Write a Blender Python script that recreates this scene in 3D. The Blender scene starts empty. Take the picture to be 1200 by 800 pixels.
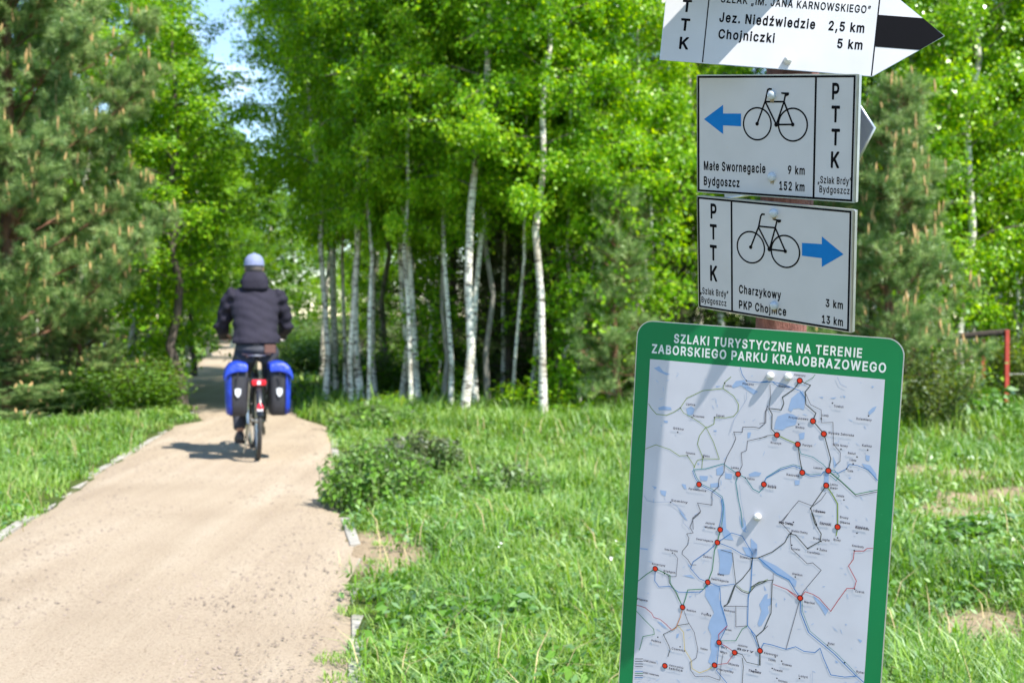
import bpy, bmesh, math, random
import numpy as np
from mathutils import Vector, Matrix, geometry

random.seed(7)
SC = bpy.context.scene
COL = SC.collection

# ------------------------------------------------------------------ camera, world, sun, exposure
CAM_H = 1.30
FPX = 1450.0                       # focal length in pixels of a 1200 px wide frame
PITCH = math.atan(32.0 / FPX)      # the horizon lies a little above the middle of the frame
cam_d = bpy.data.cameras.new('camera')
cam_d.sensor_width = 36.0
cam_d.lens = 36.0 * FPX / 1200.0
cam_d.clip_start = 0.05
cam_d.clip_end = 2000.0
cam_d.dof.use_dof = True
cam_d.dof.focus_distance = 2.12
cam_d.dof.aperture_fstop = 7.1
cam = bpy.data.objects.new('camera', cam_d)
COL.objects.link(cam)
cam.location = (0, 0, CAM_H)
cam.rotation_euler = (math.radians(90) - PITCH, 0, 0)
SC.camera = cam

SUN_EL, SUN_AZ = math.radians(54), math.radians(43)     # azimuth: degrees behind the camera's right
SUN_DIR = Vector((math.cos(SUN_EL) * math.cos(SUN_AZ), -math.cos(SUN_EL) * math.sin(SUN_AZ), math.sin(SUN_EL)))

world = bpy.data.worlds.new('World')
SC.world = world
world.use_nodes = True
wn, wl = world.node_tree.nodes, world.node_tree.links
wn.clear()
w_out = wn.new('ShaderNodeOutputWorld')
w_bg = wn.new('ShaderNodeBackground')
w_bg.inputs['Strength'].default_value = 0.14
w_sky = wn.new('ShaderNodeTexSky')
w_sky.sky_type = 'NISHITA'
w_sky.sun_disc = False
w_sky.sun_elevation = SUN_EL
w_sky.sun_rotation = math.atan2(SUN_DIR.x, SUN_DIR.y)
w_sky.air_density = 1.0
w_sky.dust_density = 0.0
w_sky.ozone_density = 3.0
w_tc = wn.new('ShaderNodeTexCoord')
w_map = wn.new('ShaderNodeMapping')
w_map.inputs['Scale'].default_value = (1.0, 1.0, 2.6)
w_map.inputs['Location'].default_value = (0.35, 0.1, 0.05)
w_noi = wn.new('ShaderNodeTexNoise')
w_noi.inputs['Scale'].default_value = 4.2
w_noi.inputs['Detail'].default_value = 7.0
w_noi.inputs['Roughness'].default_value = 0.55
w_rmp = wn.new('ShaderNodeValToRGB')
w_rmp.color_ramp.elements[0].position = 0.66
w_rmp.color_ramp.elements[1].position = 0.90
w_mix = wn.new('ShaderNodeMix')
w_mix.data_type = 'RGBA'
w_mix.inputs[7].default_value = (9.0, 9.3, 9.8, 1)
wl.new(w_tc.outputs['Generated'], w_map.inputs['Vector'])
wl.new(w_map.outputs[0], w_noi.inputs['Vector'])
wl.new(w_noi.outputs['Fac'], w_rmp.inputs['Fac'])
wl.new(w_rmp.outputs['Color'], w_mix.inputs[0])
wl.new(w_sky.outputs[0], w_mix.inputs[6])
wl.new(w_mix.outputs[2], w_bg.inputs['Color'])
wl.new(w_bg.outputs[0], w_out.inputs['Surface'])

sun_d = bpy.data.lights.new('sun', 'SUN')
sun_d.energy = 5.0
sun_d.angle = math.radians(0.55)
sun_d.color = (1.0, 0.95, 0.87)
sun = bpy.data.objects.new('sun', sun_d)
COL.objects.link(sun)
sun.location = (20, -15, 40)
sun.rotation_euler = SUN_DIR.to_track_quat('Z', 'Y').to_euler()

SC.view_settings.view_transform = 'Standard'
SC.view_settings.look = 'None'
SC.view_settings.exposure = 1.04
SC.view_settings.gamma = 1.0
SC.view_settings.use_curve_mapping = False
SC.render.engine = 'CYCLES'
SC.cycles.max_bounces = 7
SC.cycles.transparent_max_bounces = 6
SC.cycles.use_denoising = True

# ------------------------------------------------------------------ small tools
def tag(o, label=None, cat=None, group=None, kind=None):
    if label: o['label'] = label
    if cat: o['category'] = cat
    if group: o['group'] = group
    if kind: o['kind'] = kind
    return o

def empty(name, loc=(0, 0, 0), rz=0.0):
    o = bpy.data.objects.new(name, None)
    COL.objects.link(o)
    o.empty_display_size = 0.2
    o.location = loc
    o.rotation_euler = (0, 0, rz)
    return o

def link(name, me, parent=None):
    o = bpy.data.objects.new(name, me)
    COL.objects.link(o)
    o.parent = parent
    return o

def copy_tree(o, parent=None):
    c = o.copy()
    COL.objects.link(c)
    c.parent = parent
    for ch in list(o.children):
        copy_tree(ch, c)
    return c

def ground_at(px, Z):
    """ground point seen in column px of the photograph at distance Z"""
    return Vector(((px - 600.0) * Z / FPX, Z, 0.0))

def np_mesh(name, V, quads=None, tris=None, mats=(), tint=None, smooth=False, mi=None):
    V = np.asarray(V, np.float32)
    quads = np.zeros((0, 4), np.int32) if quads is None else np.asarray(quads, np.int32)
    tris = np.zeros((0, 3), np.int32) if tris is None else np.asarray(tris, np.int32)
    me = bpy.data.meshes.new(name)
    me.vertices.add(len(V))
    me.vertices.foreach_set('co', V.ravel())
    nq, nt = len(quads), len(tris)
    me.loops.add(nq * 4 + nt * 3)
    me.loops.foreach_set('vertex_index', np.concatenate([quads.ravel(), tris.ravel()]))
    me.polygons.add(nq + nt)
    st = np.concatenate([np.arange(nq) * 4, nq * 4 + np.arange(nt) * 3]).astype(np.int32)
    me.polygons.foreach_set('loop_start', st)
    if smooth:
        me.polygons.foreach_set('use_smooth', np.ones(nq + nt, bool))
    for m in mats: me.materials.append(m)
    if mi is not None: me.polygons.foreach_set('material_index', np.asarray(mi, np.int32))
    if tint is not None:
        a = me.attributes.new('tint', 'FLOAT', 'POINT')
        a.data.foreach_set('value', np.asarray(tint, np.float32))
    me.update(calc_edges=True)
    return me

class MB:
    """collects shapes and links them as one mesh object"""
    def __init__(s): s.V = []; s.F = []; s.S = []
    def add(s, V, F, sm=True):
        n = len(s.V); s.V += [tuple(v) for v in V]
        for f in F: s.F.append(tuple(i + n for i in f)); s.S.append(sm)
    def tube(s, P, R, n=8, cap=True):
        P = [Vector(p) for p in P]
        if not hasattr(R, '__len__'): R = [R] * len(P)
        V = []; F = []
        up = Vector((0, 0, 1)); prev = None
        for i, p in enumerate(P):
            t = (P[min(i + 1, len(P) - 1)] - P[max(i - 1, 0)]).normalized()
            if prev is None:
                a = t.cross(up)
                if a.length < 0.1: a = t.cross(Vector((1, 0, 0)))
            else:
                a = prev - t * prev.dot(t)
            a.normalize(); prev = a; b = t.cross(a)
            for k in range(n):
                th = 2 * math.pi * k / n
                V.append(p + (a * math.cos(th) + b * math.sin(th)) * R[i])
        for i in range(len(P) - 1):
            for k in range(n):
                F.append((i * n + k, i * n + (k + 1) % n, (i + 1) * n + (k + 1) % n, (i + 1) * n + k))
        s.add(V, F)
        if cap:
            m = len(V) - n
            s.add([V[k] for k in range(n)], [tuple(range(n - 1, -1, -1))], False)
            s.add([V[m + k] for k in range(n)], [tuple(range(n))], False)
        return s
    def box(s, c, d, rot=None, bev=0.0):
        c = Vector(c); hx, hy, hz = d[0] / 2, d[1] / 2, d[2] / 2
        bm = bmesh.new(); bmesh.ops.create_cube(bm, size=1.0)
        for v in bm.verts: v.co = Vector((v.co.x * d[0], v.co.y * d[1], v.co.z * d[2]))
        if bev > 0: bmesh.ops.bevel(bm, geom=list(bm.edges), offset=bev, segments=2, affect='EDGES', profile=0.6)
        if rot is not None: bmesh.ops.transform(bm, matrix=rot.to_4x4(), verts=bm.verts)
        s.add([v.co + c for v in bm.verts], [[v.index for v in f.verts] for f in bm.faces], False)
        bm.free(); return s
    def prism(s, poly, z0, z1):
        n = len(poly)
        a = sum(poly[i][0] * poly[(i + 1) % n][1] - poly[(i + 1) % n][0] * poly[i][1] for i in range(n))
        if a < 0: poly = poly[::-1]
        V = [(x, y, z0) for x, y in poly] + [(x, y, z1) for x, y in poly]
        s.add(V, [tuple(range(n - 1, -1, -1)), tuple(range(n, 2 * n))] + [(i, (i + 1) % n, n + (i + 1) % n, n + i) for i in range(n)], False)
        return s
    def rings(s, RG, n=14, cap=True):
        """RG: (centre, rx, ry[, tilt about x]) - an elliptical loft"""
        V = []; F = []
        for r in RG:
            c, rx, ry = r[0], r[1], r[2]; t = r[3] if len(r) > 3 else 0
            for k in range(n):
                th = 2 * math.pi * k / n
                x, y = rx * math.cos(th), ry * math.sin(th)
                V.append((c[0] + x, c[1] + y * math.cos(t), c[2] + y * math.sin(t)))
        for i in range(len(RG) - 1):
            for k in range(n):
                F.append((i * n + k, i * n + (k + 1) % n, (i + 1) * n + (k + 1) % n, (i + 1) * n + k))
        if cap:
            F.append(tuple(range(n - 1, -1, -1))); m = (len(RG) - 1) * n
            F.append(tuple(m + k for k in range(n)))
        s.add(V, F); return s
    def ball(s, c, r, nu=12, nv=8, sc=(1, 1, 1)):
        V = []; F = []
        for j in range(nv + 1):
            ph = math.pi * j / nv
            for k in range(nu):
                th = 2 * math.pi * k / nu
                V.append((c[0] + sc[0] * r * math.sin(ph) * math.cos(th), c[1] + sc[1] * r * math.sin(ph) * math.sin(th), c[2] - sc[2] * r * math.cos(ph)))
        for j in range(nv):
            for k in range(nu):
                F.append((j * nu + k, j * nu + (k + 1) % nu, (j + 1) * nu + (k + 1) % nu, (j + 1) * nu + k))
        s.add(V, F); return s
    def torus(s, c, R, r, axis='x', n=40, m=8, a0=0, a1=360, flat=1.0):
        V = []; F = []; full = (a1 - a0) >= 360; N = n if full else n + 1
        for i in range(N):
            a = math.radians(a0 + (a1 - a0) * i / n)
            for k in range(m):
                b = 2 * math.pi * k / m
                rr = R + r * math.cos(b); h = r * math.sin(b) * flat
                u, w = rr * math.cos(a), rr * math.sin(a)
                q = (h, u, w) if axis == 'x' else ((u, h, w) if axis == 'y' else (u, w, h))
                V.append((c[0] + q[0], c[1] + q[1], c[2] + q[2]))
        for i in range(n if full else N - 1):
            for k in range(m):
                j = (i + 1) % N
                F.append((i * m + k, i * m + (k + 1) % m, j * m + (k + 1) % m, j * m + k))
        s.add(V, F); return s
    def mesh(s, name, mat):
        me = bpy.data.meshes.new(name)
        me.from_pydata(s.V, [], s.F)
        me.polygons.foreach_set('use_smooth', s.S)
        bm = bmesh.new(); bm.from_mesh(me); bmesh.ops.recalc_face_normals(bm, faces=bm.faces); bm.to_mesh(me); bm.free()
        if mat: me.materials.append(mat)
        me.update(); return me
    def build(s, name, mat, parent=None):
        return link(name, s.mesh(name, mat), parent)

def fuse(o, voxel, smooth=4, it=None):
    """grow overlapping closed shells into one continuous surface"""
    m = o.modifiers.new('r', 'REMESH'); m.mode = 'VOXEL'; m.voxel_size = voxel; m.use_smooth_shade = True
    if smooth:
        q = o.modifiers.new('s', 'SMOOTH'); q.factor = 0.5; q.iterations = smooth
    bpy.context.view_layer.update()
    dg = bpy.context.evaluated_depsgraph_get()
    me = bpy.data.meshes.new_from_object(o.evaluated_get(dg))
    mats = list(o.data.materials)
    o.modifiers.clear(); o.data = me
    me.materials.clear()
    for x in mats: me.materials.append(x)
    return o

def vnoise(x, y, s=1.0, seed=0):
    x = np.asarray(x) * s + seed * 17.13; y = np.asarray(y) * s - seed * 9.7
    xi = np.floor(x); yi = np.floor(y); fx = x - xi; fy = y - yi
    fx = fx * fx * (3 - 2 * fx); fy = fy * fy * (3 - 2 * fy)
    def h(a, b):
        v = np.sin(a * 127.1 + b * 311.7 + seed) * 43758.5453
        return v - np.floor(v)
    return (h(xi, yi) * (1 - fx) + h(xi + 1, yi) * fx) * (1 - fy) + (h(xi, yi + 1) * (1 - fx) + h(xi + 1, yi + 1) * fx) * fy

# ------------------------------------------------------------------ materials
def new_mat(name):
    m = bpy.data.materials.new(name); m.use_nodes = True
    n, l = m.node_tree.nodes, m.node_tree.links
    b = n['Principled BSDF']
    return m, n, l, b

def ramp(n, els):
    r = n.new('ShaderNodeValToRGB'); e = r.color_ramp.elements
    e[0].position, e[0].color = els[0][0], (*els[0][1], 1)
    e[1].position, e[1].color = els[-1][0], (*els[-1][1], 1)
    for p, c in els[1:-1]:
        q = e.new(p); q.color = (*c, 1)
    return r

def mat_plain(name, c, rough=0.6, metal=0.0, var=0.12, scale=30.0, bump=0.0, bscale=None, coat=0.0, spec=0.5, detail=4.0):
    """one colour with fine uneven tone and roughness"""
    m, n, l, b = new_mat(name)
    tc = n.new('ShaderNodeTexCoord'); no = n.new('ShaderNodeTexNoise')
    no.inputs['Scale'].default_value = scale; no.inputs['Detail'].default_value = detail
    l.new(tc.outputs['Object'], no.inputs['Vector'])
    r = ramp(n, [(0.25, tuple(max(0, v * (1 - var)) for v in c)), (0.75, tuple(min(1, v * (1 + var)) for v in c))])
    l.new(no.outputs['Fac'], r.inputs['Fac']); l.new(r.outputs['Color'], b.inputs['Base Color'])
    b.inputs['Roughness'].default_value = rough; b.inputs['Metallic'].default_value = metal
    b.inputs['Specular IOR Level'].default_value = spec
    b.inputs['Coat Weight'].default_value = coat
    if bump:
        n2 = n.new('ShaderNodeTexNoise'); n2.inputs['Scale'].default_value = bscale or scale * 3; n2.inputs['Detail'].default_value = 6
        l.new(tc.outputs['Object'], n2.inputs['Vector'])
        bp = n.new('ShaderNodeBump'); bp.inputs['Strength'].default_value = 1.0; bp.inputs['Distance'].default_value = bump
        l.new(n2.outputs['Fac'], bp.inputs['Height']); l.new(bp.outputs[0], b.inputs['Normal'])
    return m

def mat_leaf(name, dark, mid, light, trans=0.45, tcol=None, rough=0.5, spec=0.25, patch=0.45):
    """foliage: leaf colour from a per-leaf tint, light passing through the blade"""
    m, n, l, b = new_mat(name)
    n.remove(b)
    at = n.new('ShaderNodeAttribute'); at.attribute_name = 'tint'
    oi = n.new('ShaderNodeObjectInfo')
    geo = n.new('ShaderNodeNewGeometry')
    no = n.new('ShaderNodeTexNoise'); no.inputs['Scale'].default_value = 0.8; no.inputs['Detail'].default_value = 2
    l.new(geo.outputs['Position'], no.inputs['Vector'])
    a1 = n.new('ShaderNodeMath'); a1.operation = 'MULTIPLY_ADD'; a1.inputs[1].default_value = 0.25; l.new(oi.outputs['Random'], a1.inputs[0]); l.new(at.outputs['Fac'], a1.inputs[2])
    a2 = n.new('ShaderNodeMath'); a2.operation = 'MULTIPLY_ADD'; a2.inputs[1].default_value = patch; l.new(no.outputs['Fac'], a2.inputs[0]); l.new(a1.outputs[0], a2.inputs[2])
    a3 = n.new('ShaderNodeMath'); a3.operation = 'SUBTRACT'; a3.inputs[1].default_value = 0.125 + patch / 2; l.new(a2.outputs[0], a3.inputs[0])
    r = ramp(n, [(0.0, dark), (0.5, mid), (1.0, light)])
    l.new(a3.outputs[0], r.inputs['Fac'])
    d = n.new('ShaderNodeBsdfDiffuse'); l.new(r.outputs['Color'], d.inputs['Color'])
    t = n.new('ShaderNodeBsdfTranslucent')
    hs = n.new('ShaderNodeHueSaturation'); hs.inputs['Hue'].default_value = 0.485; hs.inputs['Saturation'].default_value = 1.15; hs.inputs['Value'].default_value = 1.5
    l.new(r.outputs['Color'], hs.inputs['Color']); l.new(hs.outputs[0], t.inputs['Color'])
    mx = n.new('ShaderNodeMixShader'); mx.inputs[0].default_value = trans
    l.new(d.outputs[0], mx.inputs[1]); l.new(t.outputs[0], mx.inputs[2])
    g = n.new('ShaderNodeBsdfGlossy'); g.inputs['Roughness'].default_value = rough; g.inputs['Color'].default_value = (0.9, 0.95, 0.9, 1)
    fr = n.new('ShaderNodeFresnel'); fr.inputs['IOR'].default_value = 1.4
    fm = n.new('ShaderNodeMath'); fm.operation = 'MULTIPLY'; fm.inputs[1].default_value = spec * 2; l.new(fr.outputs[0], fm.inputs[0])
    m2 = n.new('ShaderNodeMixShader'); l.new(fm.outputs[0], m2.inputs[0]); l.new(mx.outputs[0], m2.inputs[1]); l.new(g.outputs[0], m2.inputs[2])
    l.new(m2.outputs[0], n['Material Output'].inputs['Surface'])
    return m

M = {}
M['birch_leaf'] = mat_leaf('birch_leaf', (0.07, 0.21, 0.006), (0.20, 0.42, 0.014), (0.42, 0.61, 0.04), 0.52, spec=.05, rough=.32)
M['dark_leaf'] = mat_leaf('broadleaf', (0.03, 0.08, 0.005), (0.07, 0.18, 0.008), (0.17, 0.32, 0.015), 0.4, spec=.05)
M['pine_needle'] = mat_leaf('pine_needle', (0.06, 0.14, 0.035), (0.20, 0.32, 0.10), (0.40, 0.50, 0.20), 0.3, rough=0.5, spec=0.08, patch=0.4)
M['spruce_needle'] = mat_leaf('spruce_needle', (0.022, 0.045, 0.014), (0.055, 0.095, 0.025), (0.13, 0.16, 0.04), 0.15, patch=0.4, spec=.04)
M['shrub_leaf'] = mat_leaf('shrub_leaf', (0.04, 0.08, 0.015), (0.10, 0.16, 0.03), (0.24, 0.28, 0.03), 0.4, spec=.05)
M['grass'] = mat_leaf('grass_blade', (0.045, 0.14, 0.012), (0.14, 0.30, 0.028), (0.34, 0.47, 0.11), 0.4, rough=0.55, spec=0.07, patch=0.7)
M['herb'] = mat_leaf('herb_leaf', (0.05, 0.14, 0.02), (0.13, 0.29, 0.04), (0.30, 0.46, 0.10), 0.35, spec=0.08)
M['nettle'] = mat_leaf('nettle_leaf', (0.12, 0.13, 0.07), (0.14, 0.30, 0.04), (0.28, 0.48, 0.08), 0.3, spec=0.06)
M['dry'] = mat_plain('dry_stalk', (0.42, 0.33, 0.17), 0.8, var=0.3)
M['flower'] = mat_plain('white_petal', (0.72, 0.72, 0.66), 0.7)
M['yellow_flower'] = mat_plain('yellow_petal', (0.75, 0.55, 0.03), 0.7)
M['candle'] = mat_plain('pine_candle', (0.46, 0.29, 0.12), 0.75, var=0.35, scale=9)
M['dead_twig'] = mat_plain('dead_twig', (0.10, 0.075, 0.055), 0.9, var=0.4, scale=6)

def mat_birch():
    m, n, l, b = new_mat('birch_bark')
    tc = n.new('ShaderNodeTexCoord'); mp = n.new('ShaderNodeMapping'); mp.inputs['Scale'].default_value = (5, 5, 26)
    oi = n.new('ShaderNodeObjectInfo'); l.new(oi.outputs['Random'], mp.inputs['Location'])
    l.new(tc.outputs['Object'], mp.inputs['Vector'])
    no = n.new('ShaderNodeTexNoise'); no.inputs['Scale'].default_value = 1.3; no.inputs['Detail'].default_value = 5; no.inputs['Roughness'].default_value = 0.65
    l.new(mp.outputs[0], no.inputs['Vector'])
    r = ramp(n, [(0.36, (0.035, 0.03, 0.027)), (0.43, (0.28, 0.25, 0.21)), (0.48, (0.72, 0.69, 0.60)), (0.75, (0.88, 0.85, 0.77))])
    l.new(no.outputs['Fac'], r.inputs['Fac'])
    n2 = n.new('ShaderNodeTexNoise'); n2.inputs['Scale'].default_value = 2.2; n2.inputs['Detail'].default_value = 4; l.new(tc.outputs['Object'], n2.inputs['Vector'])
    r2 = ramp(n, [(0.34, (0.45, 0.40, 0.34)), (0.50, (1, 1, 1))])
    l.new(n2.outputs['Fac'], r2.inputs['Fac'])
    mx = n.new('ShaderNodeMix'); mx.data_type = 'RGBA'; mx.blend_type = 'MULTIPLY'; mx.inputs[0].default_value = 1
    l.new(r.outputs[0], mx.inputs[6]); l.new(r2.outputs[0], mx.inputs[7]); l.new(mx.outputs[2], b.inputs['Base Color'])
    b.inputs['Roughness'].default_value = 0.75
    bp = n.new('ShaderNodeBump'); bp.inputs['Distance'].default_value = 0.006; l.new(no.outputs['Fac'], bp.inputs['Height']); l.new(bp.outputs[0], b.inputs['Normal'])
    return m
M['birch_bark'] = mat_birch()
def mat_bark(name, c1, c2, sc=(9, 9, 2.5)):
    m, n, l, b = new_mat(name)
    tc = n.new('ShaderNodeTexCoord'); mp = n.new('ShaderNodeMapping'); mp.inputs['Scale'].default_value = sc
    l.new(tc.outputs['Object'], mp.inputs['Vector'])
    no = n.new('ShaderNodeTexNoise'); no.inputs['Scale'].default_value = 2.0; no.inputs['Detail'].default_value = 8; no.inputs['Roughness'].default_value = 0.7
    l.new(mp.outputs[0], no.inputs['Vector'])
    r = ramp(n, [(0.35, c1), (0.65, c2)]); l.new(no.outputs['Fac'], r.inputs['Fac']); l.new(r.outputs[0], b.inputs['Base Color'])
    b.inputs['Roughness'].default_value = 0.9
    bp = n.new('ShaderNodeBump'); bp.inputs['Distance'].default_value = 0.02; l.new(no.outputs['Fac'], bp.inputs['Height']); l.new(bp.outputs[0], b.inputs['Normal'])
    return m
M['pine_bark'] = mat_bark('pine_bark', (0.09, 0.045, 0.03), (0.34, 0.165, 0.095))
M['dark_bark'] = mat_bark('dark_bark', (0.05, 0.04, 0.032), (0.17, 0.135, 0.11))
M['grey_bark'] = mat_bark('grey_bark', (0.12, 0.11, 0.09), (0.36, 0.33, 0.28))

def mat_ground():
    m, n, l, b = new_mat('meadow_soil')
    tc = n.new('ShaderNodeTexCoord')
    sa = n.new('ShaderNodeAttribute'); sa.attribute_name = 'tint'; sm = n.new('ShaderNodeMix'); sm.data_type = 'RGBA'; sm.inputs[7].default_value = (0.46, 0.36, 0.25, 1)
    a = n.new('ShaderNodeTexNoise'); a.inputs['Scale'].default_value = 1.1; a.inputs['Detail'].default_value = 8; a.inputs['Roughness'].default_value = 0.65
    l.new(tc.outputs['Object'], a.inputs['Vector'])
    r = ramp(n, [(0.32, (0.045, 0.085, 0.02)), (0.52, (0.09, 0.13, 0.03)), (0.66, (0.17, 0.16, 0.07)), (0.82, (0.30, 0.25, 0.15))])
    l.new(a.outputs['Fac'], r.inputs['Fac'])
    f = n.new('ShaderNodeTexNoise'); f.inputs['Scale'].default_value = 60; f.inputs['Detail'].default_value = 6; l.new(tc.outputs['Object'], f.inputs['Vector'])
    r2 = ramp(n, [(0.3, (0.55, 0.5, 0.45)), (0.7, (1, 1, 1))]); l.new(f.outputs['Fac'], r2.inputs['Fac'])
    mx = n.new('ShaderNodeMix'); mx.data_type = 'RGBA'; mx.blend_type = 'MULTIPLY'; mx.inputs[0].default_value = 1
    l.new(sa.outputs['Fac'], sm.inputs[0]); l.new(r.outputs[0], sm.inputs[6]); l.new(sm.outputs[2], mx.inputs[6]); l.new(r2.outputs[0], mx.inputs[7]); l.new(mx.outputs[2], b.inputs['Base Color'])
    b.inputs['Roughness'].default_value = 0.95; b.inputs['Specular IOR Level'].default_value = 0.1
    bp = n.new('ShaderNodeBump'); bp.inputs['Distance'].default_value = 0.02; l.new(f.outputs['Fac'], bp.inputs['Height']); l.new(bp.outputs[0], b.inputs['Normal'])
    return m
M['ground'] = mat_ground()
def mat_path():
    m, n, l, b = new_mat('sandy_gravel')
    tc = n.new('ShaderNodeTexCoord')
    a = n.new('ShaderNodeTexNoise'); a.inputs['Scale'].default_value = 0.9; a.inputs['Detail'].default_value = 6; l.new(tc.outputs['Object'], a.inputs['Vector'])
    mp = n.new('ShaderNodeMapping'); mp.inputs['Scale'].default_value = (3.2, 0.22, 1); mp.inputs['Rotation'].default_value = (0, 0, -0.17); l.new(tc.outputs['Object'], mp.inputs['Vector'])
    tr = n.new('ShaderNodeTexNoise'); tr.inputs['Scale'].default_value = 1.6; tr.inputs['Detail'].default_value = 5; l.new(mp.outputs[0], tr.inputs['Vector'])
    ad = n.new('ShaderNodeMath'); ad.operation = 'ADD'; l.new(a.outputs['Fac'], ad.inputs[0]); l.new(tr.outputs['Fac'], ad.inputs[1])
    hf = n.new('ShaderNodeMath'); hf.operation = 'MULTIPLY'; hf.inputs[1].default_value = 0.5; l.new(ad.outputs[0], hf.inputs[0])
    r = ramp(n, [(0.33, (0.36, 0.285, 0.205)), (0.5, (0.415, 0.335, 0.245)), (0.66, (0.465, 0.385, 0.29))])
    l.new(hf.outputs[0], r.inputs['Fac'])
    f = n.new('ShaderNodeTexNoise'); f.inputs['Scale'].default_value = 75; f.inputs['Detail'].default_value = 6; f.inputs['Roughness'].default_value = 0.7; l.new(tc.outputs['Object'], f.inputs['Vector'])
    r2 = ramp(n, [(0.30, (0.50, 0.46, 0.42)), (0.46, (0.95, 0.95, 0.95)), (0.60, (1, 1, 1)), (0.72, (1.35, 1.35, 1.32))]); l.new(f.outputs['Fac'], r2.inputs['Fac'])
    v = n.new('ShaderNodeTexVoronoi'); v.inputs['Scale'].default_value = 42; l.new(tc.outputs['Object'], v.inputs['Vector'])
    v3 = ramp(n, [(0.10, (0.42, 0.36, 0.31)), (0.22, (1, 1, 1))]); l.new(v.outputs['Distance'], v3.inputs['Fac'])
    nm = n.new('ShaderNodeTexNoise'); nm.inputs['Scale'].default_value = 9; l.new(tc.outputs['Object'], nm.inputs['Vector'])
    nr = ramp(n, [(0.48, (0, 0, 0)), (0.6, (1, 1, 1))]); l.new(nm.outputs['Fac'], nr.inputs['Fac'])
    m1 = n.new('ShaderNodeMix'); m1.data_type = 'RGBA'; m1.blend_type = 'MULTIPLY'; m1.inputs[0].default_value = 1
    l.new(r.outputs[0], m1.inputs[6]); l.new(r2.outputs[0], m1.inputs[7])
    m2 = n.new('ShaderNodeMix'); m2.data_type = 'RGBA'; m2.blend_type = 'MULTIPLY'
    l.new(nr.outputs[0], m2.inputs[0]); l.new(m1.outputs[2], m2.inputs[6]); l.new(v3.outputs[0], m2.inputs[7])
    l.new(m2.outputs[2], b.inputs['Base Color'])
    b.inputs['Roughness'].default_value = 0.92; b.inputs['Specular IOR Level'].default_value = 0.15
    bp = n.new('ShaderNodeBump'); bp.inputs['Distance'].default_value = 0.012; l.new(f.outputs['Fac'], bp.inputs['Height'])
    b2 = n.new('ShaderNodeBump'); b2.inputs['Distance'].default_value = 0.008; l.new(tr.outputs['Fac'], b2.inputs['Height']); l.new(bp.outputs[0], b2.inputs['Normal'])
    l.new(b2.outputs[0], b.inputs['Normal'])
    return m
M['path'] = mat_path()
M['pebble'] = mat_plain('pebble', (0.24, 0.19, 0.15), 0.85, var=0.6, scale=3)
M['kerb'] = mat_plain('kerb_concrete', (0.34, 0.32, 0.28), 0.9, var=0.25, scale=14, bump=0.004, bscale=60)

# ------------------------------------------------------------------ ground, path, kerbs
PL = [(-6, -1.45), (2, -2.05), (4, -2.37), (7.14, -2.95), (8.2, -3.10), (10.4, -3.43), (12.4, -3.66), (13.7, -3.84), (14.6, -3.95), (15.3, -3.80), (16.2, -4.12), (18.5, -4.85), (23, -6.1), (25.8, -6.75), (36, -9.0), (51, -11.9), (70, -17.5), (110, -30)]
PR = [(-6, 0.75), (2, -0.30), (4.36, -0.60), (5.7, -0.76), (6.7, -0.885), (8.13, -1.15), (10.96, -1.60), (14.3, -2.14), (15.3, -2.62), (16.2, -2.86), (18.5, -3.3), (23, -4.35), (25.8, -4.95), (36, -6.9), (51, -10.3), (70, -15.9), (110, -28)]
def left_edge(y): return np.interp(y, [p[0] for p in PL], [p[1] for p in PL])
def right_edge(y): return np.interp(y, [p[0] for p in PR], [p[1] for p in PR])

def ground_height(x, y):
    x = np.asarray(x, float); y = np.asarray(y, float)
    d = np.maximum(left_edge(y) - x, x - right_edge(y))          # distance outside the path
    k = np.clip((d - 0.12) / 0.9, 0, 1)
    h = (vnoise(x, y, 0.55, 1) - 0.42) * 0.16 + (vnoise(x, y, 1.9, 2) - 0.5) * 0.06
    return np.where(d > 0, -0.012 + k * h, -0.05)

SAND = [(3.0, 8.0, .60, .48), (3.7, 8.9, .5, .42), (2.0, 5.2, .42, .22), (2.5, 6.4, .28, .16), (2.55, 7.3, .25, .15), (3.5, 10.2, .6, .3), (4.6, 8.4, .6, .5), (-.78, 7.0, .17, .34), (-.64, 6.5, .2, .3), (3.2, 6.3, .4, .25)]
def sandy(x, y):
    s = np.zeros(np.shape(x))
    for cx, cy, rx, ry in SAND:
        q = 1 - ((x - cx) / (rx * 1.25)) ** 2 - ((y - cy) / (ry * 1.5)) ** 2 + (vnoise(x, y, 4.0, 31) - .5) * 1.5
        s = np.maximum(s, np.clip(q * 1.1, 0, .90))
    return s
xs = np.unique(np.concatenate([np.linspace(-260, -26, 24), np.linspace(-26, -4, 111), np.linspace(-4, 8, 151), np.linspace(8, 20, 61), np.linspace(20, 260, 24)]))
ys = np.unique(np.concatenate([np.linspace(-120, -6, 12), np.linspace(-6, 3, 46), np.linspace(3, 13, 126), np.linspace(13, 30, 86), np.linspace(30, 420, 60)]))
gx, gy = np.meshgrid(xs, ys)
gz = ground_height(gx, gy)
nx, ny = len(xs), len(ys)
idx = np.arange(nx * ny).reshape(ny, nx)
gq = np.stack([idx[:-1, :-1], idx[:-1, 1:], idx[1:, 1:], idx[1:, :-1]], -1).reshape(-1, 4)
ground = link('ground', np_mesh('ground', np.stack([gx.ravel(), gy.ravel(), gz.ravel()], 1), gq, mats=[M['ground']], smooth=True, tint=sandy(gx, gy).ravel()))
tag(ground, 'meadow ground of sandy soil under the grass and woods', kind='structure')

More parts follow.
